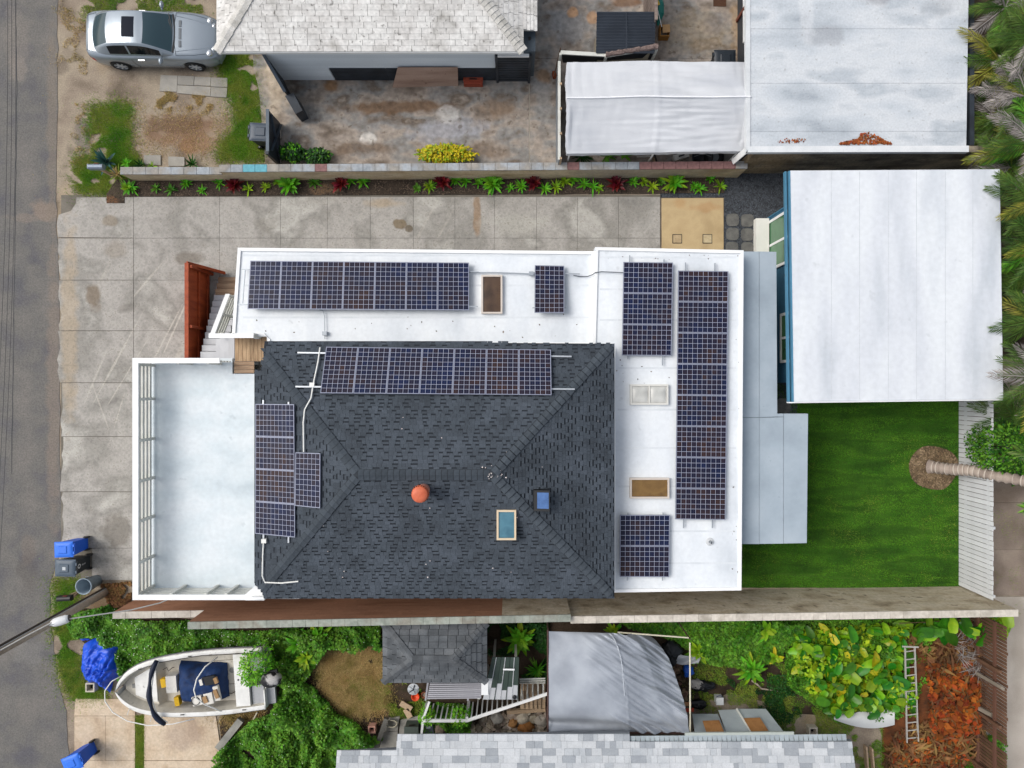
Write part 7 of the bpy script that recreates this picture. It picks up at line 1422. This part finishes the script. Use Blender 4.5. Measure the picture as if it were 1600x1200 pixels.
grass_patch('dry straw blades over the bare soil patch', [(190,160),(375,160),(375,250),(190,250)], 7500, 'dry', seed=16, thr=-.2, h=(.02,.05))
grass_patch('grass tuft below the bins at the road edge', [(86,905),(125,900),(120,960),(86,962)], 7500, seed=7, thr=-.35)
grass_patch('yellow-green grass verge left of the blue tarp', [(84,965),(125,985),(125,1060),(165,1080),(170,1092),(115,1092),(98,1060)], 22500, seed=8, thr=-.45)
grass_patch('grass growing in the joint between the pale slabs', [(213,1118),(226,1118),(226,1230),(213,1230)], 8250, seed=9, thr=-.6, soft=.02)
grass_patch('dry grass below the boat', [(226,1096),(420,1108),(395,1140),(345,1125),(226,1106)], 9000, 'dry', seed=10, thr=-.2)
grass_patch('brown dry grass left of the dark shingle shed', [(490,1000),(600,1000),(605,1110),(540,1120),(500,1070)], 45000, 'dry', (.05,.13), seed=11, thr=-.6)
grass_patch('green grass below the dark shingle shed', [(540,1060),(660,1070),(660,1118),(600,1118),(545,1110)], 12000, h=(.05,.11), seed=12, thr=.0)
grass_patch('mossy grass right of the silver canopy', [(1080,1020),(1240,1020),(1240,1110),(1090,1110)], 21000, seed=13, thr=-.1)
grass_patch('grass right of the light grey roof', [(1205,1095),(1400,1120),(1370,1230),(1330,1230),(1325,1150),(1210,1145)], 22500, seed=14, thr=-.15)
grass_patch('weedy grass beyond the white fence', [(1500,640),(1640,640),(1640,950),(1556,950)], 7500, seed=15, thr=.1)
# dark soil under the weeds and palms
SOIL = mat('dark_soil', ['#241d16','#33291e','#40342a','#2c2a1a'], scale=1.5, rough=.95, fine=.3, fscale=15, bump=.5, bscale=20)
for nm, poly in (('weed_soil', [(110,950),(210,950),(300,968),(595,968),(1420,960),(1520,965),(1520,1300),(1385,1300),(1380,1130),(1250,1115),(1140,1080),(1090,1100),(860,1150),(600,1170),(530,1170),(530,1300),(350,1300),(345,1130),(420,1000),(260,1030),(190,1075),(120,985)]), ('palm_bed', [(1512,-80),(1800,-80),(1800,600),(1512,600)])):
    obj(nm, MB().sheet(rough_edge(PP(0, poly), .4, .12, 2), .006), SOIL, kind='structure')
def weeds(name, label, poly, n, m='weed', size=(.05,.12), hmax=.35, seed=0, thr=-.3, flowers=0):
    q = scatter(n, poly); f = nz2(q, .9, seed)+.5*nz2(q, 2.5, seed+3); k = f > thr; q, f = q[k], f[k]; n = len(q)
    z = .03+(.3+.7*rng.random(n))*hmax*np.clip(.55+f, .15, 1.3); C = np.stack([q[:,0], q[:,1], z], 1); ln = rng.uniform(*size, n)
    V, F = diamonds(C, rng.uniform(-.7,.5,n), rng.uniform(0,6.28,n), ln, ln*rng.uniform(.45,.75,n)); o = tris(name, V, F, G[m], None, label, 'weeds', kind='stuff')
    if flowers:
        k = rng.choice(n, flowers); V, F = diamonds(C[k]+np.array([0,0,.05]), rng.uniform(-.3,.3,flowers), rng.uniform(0,6.28,flowers), np.full(flowers,.03), np.full(flowers,.03)); tris('weed_flowers', V, F, PETW, None, 'tiny white flowers dotted over the '+label, 'flowers', kind='stuff')
    return o
PETW = plain('white_petal','#d5d8cf',.7,fine=0)
W1 = [(108,958),(175,943),(205,968),(300,968),(310,982),(420,984),(470,978),(430,1003),(300,1010),(240,1030),(198,1058),(190,1020),(160,992),(120,992)]
W2 = [(405,1000),(430,980),(595,975),(598,1003),(520,1003),(500,1030),(480,1060),(530,1110),(560,1125),(600,1150),(535,1168),(528,1260),(352,1260),(348,1165),(400,1118),(432,1108),(445,1060),(412,1030)]
weeds('weeds', 'lush weeds between boundary wall and boat', W1, 26000, seed=1, thr=-.7, size=(.05,.14), hmax=.5, flowers=420); weeds('weeds', 'lush weeds below and behind the boat stern', W2, 46000, seed=2, thr=-.6, size=(.06,.15), hmax=1.0, flowers=420)
weeds('weeds', 'dark weeds between the shingle shed and silver canopy', [(762,970),(856,970),(856,1062),(815,1064),(812,1022),(764,1022)], 7000, 'dark', seed=3)
weeds('weeds', 'leafy weeds along the wall right of the silver canopy', [(955,968),(1245,966),(1245,1010),(1180,1040),(1095,1030),(1050,995)], 22000, seed=4, thr=-.6, size=(.06,.15), hmax=.7)
weeds('weeds', 'dense undergrowth beneath the big-leaf plant', [(1225,966),(1445,962),(1432,1112),(1300,1122),(1225,1065)], 21000, seed=5, thr=-.7, hmax=.5)
weeds('weeds', 'weeds growing through the picket railing', [(660,1095),(740,1095),(735,1150),(664,1152)], 3500, 'weed', (.05,.11), .5, 6)
weeds('weeds', 'low weeds on the soil beside the lean-to', [(1130,1060),(1245,1050),(1250,1120),(1210,1130)], 3500, 'dark', (.04,.09), .2, 7, .0)
weeds('weeds', 'green weeds in the corner of the slat fence', [(1490,1150),(1560,1140),(1570,1230),(1490,1230)], 5000, 'weed', (.06,.14), .5, 8, -.4)
weeds('weeds', 'scrubby weeds at the utility pole foot', [(160,912),(208,908),(208,945),(175,948)], 2200, 'brown', (.05,.12), .2, 9, -.2)
weeds('undergrowth_leaves', 'mid-sized lime leaves filling the big-leaf plant', [(1232,980),(1410,970),(1412,1095),(1305,1105),(1240,1060)], 2600, 'lime', (.1,.24), .8, 11, -.6)
# ---- single plants
def strip_leaf(mb, base, az, ln, wd, e0, e1, nseg=5, fold=.25):
    p = Vector(base); st = ln/nseg; vs = []; sd_ = Vector((-math.sin(az), math.cos(az), 0))
    for k in range(nseg+1):
        t = k/nseg; e = e0+(e1-e0)*t; w_ = wd*math.sin(math.pi*min(.98,.12+.86*t))**.8*.5; up = Vector((-math.cos(az)*math.sin(e), -math.sin(az)*math.sin(e), math.cos(e)))
        vs += [p-sd_*w_+up*w_*fold, p, p+sd_*w_+up*w_*fold]; p = p+Vector((math.cos(az)*math.cos(e), math.sin(az)*math.cos(e), math.sin(e)))*st
    mb.add(vs, [(3*k+j, 3*k+j+1, 3*k+4+j, 3*k+3+j) for k in range(nseg) for j in (0,1)])
def rosette(name, label, px, py, n, ln, wd, m, h0=.05, e=(1.2,.1), droop=.7, m2=None, n2=0, cat='plant', group=None, tiers=2):
    p = P(px,py); t = thing(name, label, cat, p, group)
    for tier in range(tiers):
        mb = MB()
        for k in range(n//tiers):
            f = (tier+random.random())/tiers; el = e[0]+(e[1]-e[0])*(1-f); a = 2*math.pi*(k*.618+random.random()*.12+.3*tier)
            strip_leaf(mb, p+Vector((0,0,h0+.05*f)), a, ln*random.uniform(.75,1.1)*(.65+.35*(1-f) if tiers > 1 else 1), wd*random.uniform(.8,1.15), el, el-droop*random.uniform(.7,1.3))
        obj('leaves', mb, G[m if tier else (m2 or m)], t, origin=p)
    obj('stem', MB().tube([p-Vector((0,0,.02)), p+Vector((0,0,h0+.06))], .02, 6), BARK, t, origin=p); return t
reds = [(369,291,'leftmost'),(535,289,'second from the left'),(693,286,'middle'),(835,288,'second from the right'),(962,290,'rightmost')]
for k, (x, y, w__) in enumerate(reds): rosette('red_ti_plant', f'dark red plant in the bed, {w__} of five', x, y, 32, .43, .11, 'red', .14, (1.35,.35), .6, group='red plants in the bed')
for x, y, lb in ((455,291,'large green rosette plant with yellow leaf tips between the two left red plants'), (770,288,'large green rosette plant between the middle and fourth red plants'), (1051,288,'large bright green rosette plant at the right end of the bed')): rosette('birdnest_fern', lb, x, y, 30, .54, .12, 'fresh', .12, (1.2,.3), .6, m2='lime' if x > 1000 else 'fresh', group='large green plants in the bed')
smalls = [208,246,270,293,318,345,390,417,437,492,549,568,652,672,711,728,748,797,815,851,868,882,895,912,926,936,988,1005,1018,1032,1083,1092,1108,1124]
tens = {2:'twenty',3:'thirty'}; one = ['','first','second','third','fourth','fifth','sixth','seventh','eighth','ninth','tenth','eleventh','twelfth','thirteenth','fourteenth','fifteenth','sixteenth','seventeenth','eighteenth','nineteenth','twentieth']
def ordw(i): return one[i] if i <= 20 else ('thirtieth' if i == 30 else tens[i//10]+'-'+one[i%10])
pos = ['leftmost']+[ordw(i)+' from the left' for i in range(2, len(smalls))]+['rightmost']
for i, x in enumerate(smalls):
    y = 291+random.uniform(-8,9)-(x-345)*.005; sz = random.uniform(.22,.38)
    if x < 300: y += 3
    rosette('bed_seedling', f'small green bedding plant in the mulch, {pos[i]} of the small ones', x, y, random.randint(14,22), sz, .055, random.choice(('fresh','weed','fresh','lime')), .06, (1.1,.3), .6, cat='plant', group='small plants in the bed')
rosette('agave_plant', 'blue-green agave behind the blue-grey mailbox', 172, 256, 26, .62, .1, 'agave', .15, (1.3,.35), .25); rosette('yucca_plant', 'thin-leaved brownish yucca at the end of the block wall', 190, 275, 36, .5, .035, 'dry', .15, (1.3,.1), .6, m2='grass')
rosette('bed_shrub', 'lime green leafy plant at the corner of driveway and bed', 204, 296, 20, .38, .08, 'lime', .12, (1.2,.2), .7, m2='fresh'); rosette('bed_shrub', 'small yellow-green plant above the left end of the block wall', 203, 258, 14, .3, .06, 'fresh', .15, (1.2,.2), .6)
rosette('agave_plant', 'dark green agave above the block wall beside the far paver', 303, 258, 22, .4, .05, 'dark', .08, (1.3,.3), .3); rosette('agave_plant', 'small dark agave above the block wall beside the near paver', 222, 259, 16, .32, .05, 'dark', .08, (1.3,.3), .3); rosette('spider_plant', 'pale striped spider plant between the two pavers and the wall', 240, 261, 14, .26, .03, 'lime', .05, (1.2,.3), .7)
rosette('fern_plant', 'dark fern below the left part of the tent', 908, 246, 34, .5, .05, 'dark', .1, (1.2,.2), .6); rosette('birdnest_fern', 'broad-leaved green plant below the tent, right of the fern', 948, 245, 22, .42, .08, 'weed', .1, (1.2,.2), .6); rosette('birdnest_fern', 'broad-leaved green plant below the tent, beside the junk', 975, 244, 18, .4, .08, 'fresh', .1, (1.2,.2), .6)
def bush(name, label, px, py, r, m, n, h=.5, lf=(.08,.16), cat='bush', m2=None, sq=1., z0=.1, group=None):
    p = P(px,py); t = thing(name, label, cat, p, group)
    for mm, nn in ((m, n), (m2, n//3 if m2 else 0)):
        if not nn: continue
        u = rng.normal(size=(nn,3)); u /= np.linalg.norm(u,axis=1)[:,None]; rad = rng.uniform(.45,1.,nn)**.6; C = u*rad[:,None]*np.array([r,r*sq,h/2])
        lump = 1+.35*np.array([mnoise.noise((a*2.2+px,b*2.2,c*2.2)) for a,b,c in u]); C = C*lump[:,None]+np.array([p[0],p[1],z0+h/2]); ln = rng.uniform(*lf,nn)
        V, F = diamonds(C, rng.uniform(-.6,.6,nn), np.arctan2(u[:,1],u[:,0])+rng.uniform(-.8,.8,nn), ln, ln*.5); tris('foliage', V, F, G[mm], t)
    mb = MB()
    for k in range(5): a = 1.256*k; mb.tube([p, p+Vector((math.cos(a)*r*.35, math.sin(a)*r*.35*sq, z0+h*.5))], [.025,.012], 5)
    obj('stems', mb, BARK, t, origin=p); return t
bush('green_bush', 'dark green leafy bush by the gate leaf, left of its pair', 462, 244, .46, 'dark', 520, .55, m2='fresh', sq=.7); bush('green_bush', 'dark green leafy bush behind the block wall, right of its pair', 500, 249, .5, 'dark', 520, .45, sq=.6, m2='weed')
bush('yellow_croton', 'long low yellow and green croton bush behind the block wall', 697, 245, 1.05, 'yellow', 900, .5, m2='lime', sq=.3)
bush('fence_shrub', 'dense green shrub overhanging the white fence', 1522, 695, 1.15, 'weed', 4200, 2.4, (.07,.14), m2='dark', sq=.85, z0=.5); bush('vine_on_boat', 'green vine spilling over the boat stern', 418, 1022, .6, 'fresh', 1300, 1.5, (.06,.12), 'vine', 'weed', 1.1, .2)
bush('railing_vine', 'flowering green vine on the left of the picket railing', 672, 1099, .3, 'fresh', 260, .9, (.06,.11), 'vine', 'weed', .8, .5); bush('railing_vine', 'flowering green vine at the middle of the picket railing', 722, 1100, .42, 'fresh', 340, .9, (.06,.11), 'vine', 'weed', .7, .5)
bush('fence_weed', 'bright green bush at the top of the brown slat fence', 1540, 968, .5, 'lime', 320, .7, (.12,.22), 'bush', 'fresh', .6); bush('canopy_vine', 'dark vine climbing the canopy corner above the grey roof', 1084, 1140, .25, 'dark', 220, 1.6, (.08,.14), 'vine', None, 1, .3)
for x, y, n, ln, wd, m, m2, lb in ((500,992,30,.75,.16,'fresh','lime','broad-leaved green plant above the dry grass, tallest near the wall'), (470,1000,24,.6,.14,'fresh','weed','broad-leaved plant just right of the boat stern'), (482,1022,18,.55,.13,'lime','fresh','yellow-green leafed plant behind the outboard'), (812,992,44,.72,.17,'fresh','lime','large glossy broad-leaved plant between shed and canopy'), (838,1040,40,.5,.05,'fresh','weed','feathery bright green plant left of the silver canopy'),
    (1086,1012,26,.62,.14,'lime','fresh','yellow-green plant by the canopy pole corner'), (1168,1040,30,.72,.15,'fresh','lime','spreading broad-leaved plant on the soil right of the canopy'), (1192,980,14,.55,.2,'lime','fresh','pair-leaved lime plant against the wall'), (1205,1022,10,.4,.15,'lime','yellow','small yellowing plant left of the big-leaf plant'), (1110,985,20,.45,.12,'weed','fresh','green plant against the wall above the canopy pole'), (600,1000,16,.5,.12,'dark','weed','dark leafy plant at the left corner of the shed'), (956,980,18,.45,.11,'lime','fresh','lime leafed plant poking over the canopy top edge')):
    rosette('leafy_plant', lb, x, y, n, ln, wd, m, .3, (1.1,.1), .8, m2=m2, tiers=3)
# ---- big-leaf plant: each broad leaf a part, mesh shared
def heart(nm, m, notch):
    mb = MB(); n = 16; vs = [(0,0,0)]
    for k in range(n+1):
        a = math.pi*(-1+2*k/n); r = .5*(1+.35*math.cos(a)**3)*(1-.18*notch*(1 if k % 3 == 1 else 0)); vs.append((.3+r*math.cos(a)*1.35, r*math.sin(a)*.8, .22*abs(math.sin(a))*r-.3*max(0,math.cos(a))**2*r))
    mb.add(vs, [(0,k,k+1) for k in range(1,n+1)]); me = bpy.data.meshes.new(nm); me.from_pydata(mb.v, [], mb.f); me.materials.append(m); me.polygons.foreach_set('use_smooth', [True]*len(me.polygons)); return me
def bigleafmat(nm, cols): return mat(nm, cols, scale=2.2, rough=.4, fine=.05, objr=.3, hue=.05, trans=.25, coords='obj', spec=.4)
HM = [heart('broad_leaf', bigleafmat('bigleaf_green', ['#2a660d','#3d7f14']), 0), heart('broad_leaf', bigleafmat('bigleaf_lime', ['#5c9412','#82ab1a']), .5), heart('broad_leaf', bigleafmat('bigleaf_yellow', ['#93a316','#b9b31e','#7a9c16']), .7)]
bl = thing('big_leaf_plant', 'sprawling plant with big glossy yellow-green leaves beside the ladder', 'plant', P(1330,1045,0)); blp = PP(0, [(1235,985),(1300,975),(1420,968),(1436,1010),(1432,1085),(1420,1112),(1350,1108),(1300,1115),(1255,1080),(1235,1030)])
for i, q in enumerate(scatter(280, [(1238,985),(1300,978),(1400,972),(1408,1010),(1412,1060),(1404,1100),(1350,1098),(1305,1104),(1258,1078),(1238,1030)])):
    o = bpy.data.objects.new('leaf', random.choices(HM, (.44,.38,.18))[0]); COL.objects.link(o); o.parent = bl; s_ = random.uniform(.2,.46)
    o.location = Vector((q[0],q[1],.35+.55*random.random()))-bl.location; o.scale = (s_,s_,s_); o.rotation_euler = (random.uniform(-.4,.4), random.uniform(-.1,.7), random.uniform(0,6.28))
mb = MB()
for q in scatter(40, [(1245,990),(1420,975),(1428,1085),(1300,1105)]): mb.tube([(q[0],q[1],0),(q[0]+random.uniform(-.15,.15),q[1]+random.uniform(-.15,.15),.6)], .015, 5)
obj('stems', mb, G['weed'], bl, kind='stuff')
# leaves spilling along the wall foot
fl = thing('wall_vine', 'row of broad lime leaves along the wall foot above the leaf heap', 'vine', P(1460,975,0))
for q in scatter(34, [(1405,966),(1560,962),(1560,972),(1480,985),(1405,978)]):
    o = bpy.data.objects.new('leaf', random.choice(HM[:2])); COL.objects.link(o); o.parent = fl; s_ = random.uniform(.3,.55); o.location = Vector((q[0],q[1],.4+.5*random.random()))-fl.location; o.scale = (s_,)*3; o.rotation_euler = (random.uniform(-.4,.4), random.uniform(0,.5), random.uniform(0,6.28))
obj('stems', MB().tube([P(1405,974,.4),P(1450,972,.5),P(1500,968,.45),P(1556,966,.4)], .015, 5), BARK, fl)
# ---- heap of dead leaves and husks
def heap_h(x, y): u = (x-1468)/95; v = (y-1085)/115; return max(0, .55*(1-u*u)*(1-v*v))+.05
hp = [(1388,985),(1440,972),(1520,968),(1522,1050),(1530,1120),(1520,1180),(1500,1260),(1370,1260),(1378,1180),(1392,1140),(1436,1110),(1436,1020)]
g = MB().grid(lambda u, v: (lambda px, py: tuple(P(px,py)[:2])+(heap_h(px,py)-.06+.06*mnoise.noise((px*.05,py*.05,0)),))(1378+152*u, 968+280*v), 40, 60); obj('heap_soil', g, mat('heap_brown', ['#3a2415','#5a341c','#6b3d1e'], scale=3, rough=.95, fine=.25), kind='structure')
def litter(name, label, n, poly, m, size, asp, zoff=0., tilt=.5):
    q = scatter(n, poly); px = 800+q[:,0]/S(0); py = 600-q[:,1]/S(0); z = np.array([heap_h(a,b) for a,b in zip(px,py)])+rng.uniform(0,.12,n)+zoff; ln = rng.uniform(*size,n); V, F = diamonds(np.stack([q[:,0],q[:,1],z],1), rng.uniform(-tilt,tilt,n), rng.uniform(0,6.28,n), ln, ln*asp, .3); return tris(name, V, F, G[m], None, label, 'dead leaves', kind='stuff')
litter('dead_leaves', 'heap of brown dead leaves and husks by the slat fence', 3200, hp, 'brown', (.1,.34), .3); litter('rust_leaves', 'rust-orange dead leaves covering the middle of the heap', 420, [(1432,1030),(1500,1025),(1520,1080),(1515,1130),(1450,1150),(1436,1120)], 'orange', (.1,.3), .6, .05, .35); litter('rust_leaves', 'scattered rust-orange leaves on the lower part of the heap', 500, [(1390,1140),(1500,1140),(1510,1250),(1390,1250)], 'orange', (.08,.26), .5, .04)
litter('dry_stalks', 'tangle of pale dry stalks at the upper right of the heap', 130, [(1470,975),(1520,970),(1522,1050),(1490,1040)], 'gpalm', (.4,.9), .03, .15)
litter('rust_husks', 'large rust-orange dead leaf plates at the centre of the heap', 230, [(1438,1040),(1505,1045),(1518,1085),(1512,1125),(1450,1130),(1440,1100)], 'orange', (.14,.4), .6, .1, .7)
litter('brown_husks', 'long curled brown husks round the edges of the heap', 420, hp, 'brown', (.3,.7), .16, .1, .5)
# ---- palms
def frond_mesh(nm, m, L, rise, droop, nl=34, lw=.028, ll=.5):
    mb = MB(); pts = [Vector((L*s, 0, rise*s-droop*s*s)) for s in [k/12 for k in range(13)]]; mb.tube(pts, [.022*(1-.8*k/12)+.004 for k in range(13)], 5)
    for k in range(nl):
        s = .1+.9*k/(nl-1); c = Vector((L*s, 0, rise*s-droop*s*s)); l_ = ll*math.sin(math.pi*(.12+.8*s))**.7*random.uniform(.85,1.1)
        for sg in (-1,1):
            an = math.radians(58-26*s)+random.uniform(-.1,.1); d = Vector((math.cos(an), sg*math.sin(an), -.25-.3*random.random())).normalized(); sd_ = Vector((-sg*math.sin(an)*-1, math.cos(an), 0)).normalized()*lw*.5; sd_ = d.cross(Vector((0,0,1))).normalized()*lw*.5
            tip = c+d*l_+Vector((0,0,-.12*l_)); mid = c+d*l_*.5+Vector((0,0,.02)); mb.add([c, mid-sd_, tip, mid+sd_], [(0,1,2,3)])
    me = bpy.data.meshes.new(nm); me.from_pydata([tuple(v) for v in mb.v], [], mb.f); me.materials.append(m); return me
FM = {k: [frond_mesh('frond', G[k], random.uniform(1.3,1.7), .55, .75+.25*j, ll=.42) for j in range(2)] for k in ('palm','ypalm','gpalm','weed')}
def palm(name, label, px, py, h, nf, scale, mix, group, trunk_r=.07):
    c = P(px,py,h); t = thing(name, label, 'palm', (c[0],c[1],0), group); obj('trunk', MB().tube([(c[0],c[1],0),(c[0]+.03,c[1],h*.5),(c[0],c[1],h)], [trunk_r*1.2,trunk_r,trunk_r*.9], 8), BARK, t, origin=(c[0],c[1],0))
    for k in range(nf):
        kk = random.choices(list(mix), list(mix.values()))[0]; o = bpy.data.objects.new('frond', random.choice(FM[kk])); COL.objects.link(o); o.parent = t; o.location = (0,0,h); s_ = scale*random.uniform(.8,1.15); o.scale = (s_,)*3
        o.rotation_euler = (0, -.45+.75*(k/nf)+random.uniform(-.1,.1), 2.4*k+random.uniform(-.25,.25))
    return t
pm = {'palm': .58, 'ypalm': .14, 'gpalm': .2, 'weed': .08}
for i, (x, y, h) in enumerate([(1570,12,2.6),(1608,62,3.0),(1562,98,2.2),(1600,150,2.8),(1560,190,1.9),(1612,225,3.0),(1580,262,2.2),(1612,318,3.2),(1625,385,3.0),(1600,440,2.4),(1622,500,3.0),(1628,590,3.6),(1582,650,1.6)]):
    palm('feather_palm', 'feathery palm at the right edge, '+['topmost','second from the top','third from the top','fourth from the top','fifth from the top','sixth from the top','seventh from the top, by the gap between roofs','eighth from the top','ninth from the top','tenth from the top, beside the cottage roof','eleventh from the top','twelfth from the top, overhanging the cottage roof','lowest, behind the fence shrub'][i], x, y, h, 20, .95, pm, 'feather palms along the right edge')
# coconut palm leaning out over the fence
TRK = mat('ringed_trunk', ['#7d7068','#978a80','#a89b90'], scale=2, rough=.9, fine=.12, coords='obj'); RING = plain('pale_trunk_ring','#b9aea3',.9,fine=.1)
cb = P(1452,729); path = [cb, cb+Vector((.35,-.02,.55)), cb+Vector((.75,.0,1.15)), cb+Vector((1.25,-.12,1.9)), cb+Vector((1.9,-.22,2.8)), cb+Vector((2.5,-.35,4.0)), cb+Vector((2.95,-.5,5.4))]
def spline(ps, n):
    out = []
    for k in range(n+1):
        f = k/n*(len(ps)-1); i = min(int(f), len(ps)-2); u = f-i; p0, p1, p2, p3 = ps[max(i-1,0)], ps[i], ps[i+1], ps[min(i+2,len(ps)-1)]
        out.append(.5*((2*p1)+(p2-p0)*u+(2*p0-5*p1+4*p2-p3)*u*u+(3*p1-p0-3*p2+p3)*u**3))
    return out
cpth = spline(path, 90); co = thing('coconut_palm', 'leaning palm with grey ringed trunk rising from the mulch ring in the lawn', 'palm', cb)
obj('trunk', MB().tube(cpth, [.2+.03*math.sin(k*1.9)-.0006*k+(.05 if k < 4 else 0) for k in range(91)], 16), TRK, co, smooth=True, origin=cb)
for k in range(5, 88, 3): d = (cpth[k+1]-cpth[k]).normalized(); obj('trunk_ring', MB().tube([cpth[k]-d*.018, cpth[k]+d*.018], .218-.0006*k+.008*math.sin(k), 16, False), RING, co, origin=cb)
CF = [frond_mesh('frond', G['palm'], 3.1, .9, 2.2, 60, .05, .75), frond_mesh('frond', G['weed'], 2.9, 1.1, 2.0, 60, .05, .7)]
for k in range(16): o = bpy.data.objects.new('frond', CF[k % 2]); COL.objects.link(o); o.parent = co; o.location = cpth[-1]-cb; o.rotation_euler = (random.uniform(-.2,.2), -.3+.5*(k/16), 2.4*k+.4)
ring_ = []
for k in range(36): a = 6.283*k/36; r = 1+.12*mnoise.noise((math.cos(a)*1.4,math.sin(a)*1.4,4)); ring_.append((1457+38*r*math.cos(a), 730+35*r*math.sin(a)))
obj('mulch_ring', MB().prism(PP(0, ring_), 0, .05), mat('ring_mulch', ['#4a3d30','#65553f','#7d6c54'], scale=4, rough=.95, fine=.3, fscale=18, bump=.5, bscale=20), kind='structure'); pebbles('ring_chips', 900, ring_, (.015,.04), mat('ring_chip', ['#5e4d3a','#84715a'], fine=0, island=.6), .05, 'brown mulch chips round the leaning palm', 'mulch')
# stray boxes between outbuilding and palms
for x, y, c, lb in ((1519,70,'#6b5d50','weathered brown box behind the weathered roof'), (1527,215,'#5c4b3e','brown crate behind the lower corner of the weathered roof')): p = P(x,y,.8); t = thing('storage_crate', lb, 'crate', (p[0],p[1],0)); obj('body', MB().box(p[0]-.15,p[0]+.4,p[1]-.3,p[1]+.3,0,.75), plain('crate_'+c[1:], c, .9, fine=.15), t); obj('lid', MB().box(p[0]-.17,p[0]+.42,p[1]-.32,p[1]+.32,.751,.8), plain('crate_lid_'+c[1:], '#8a8078', .9, fine=.12), t)
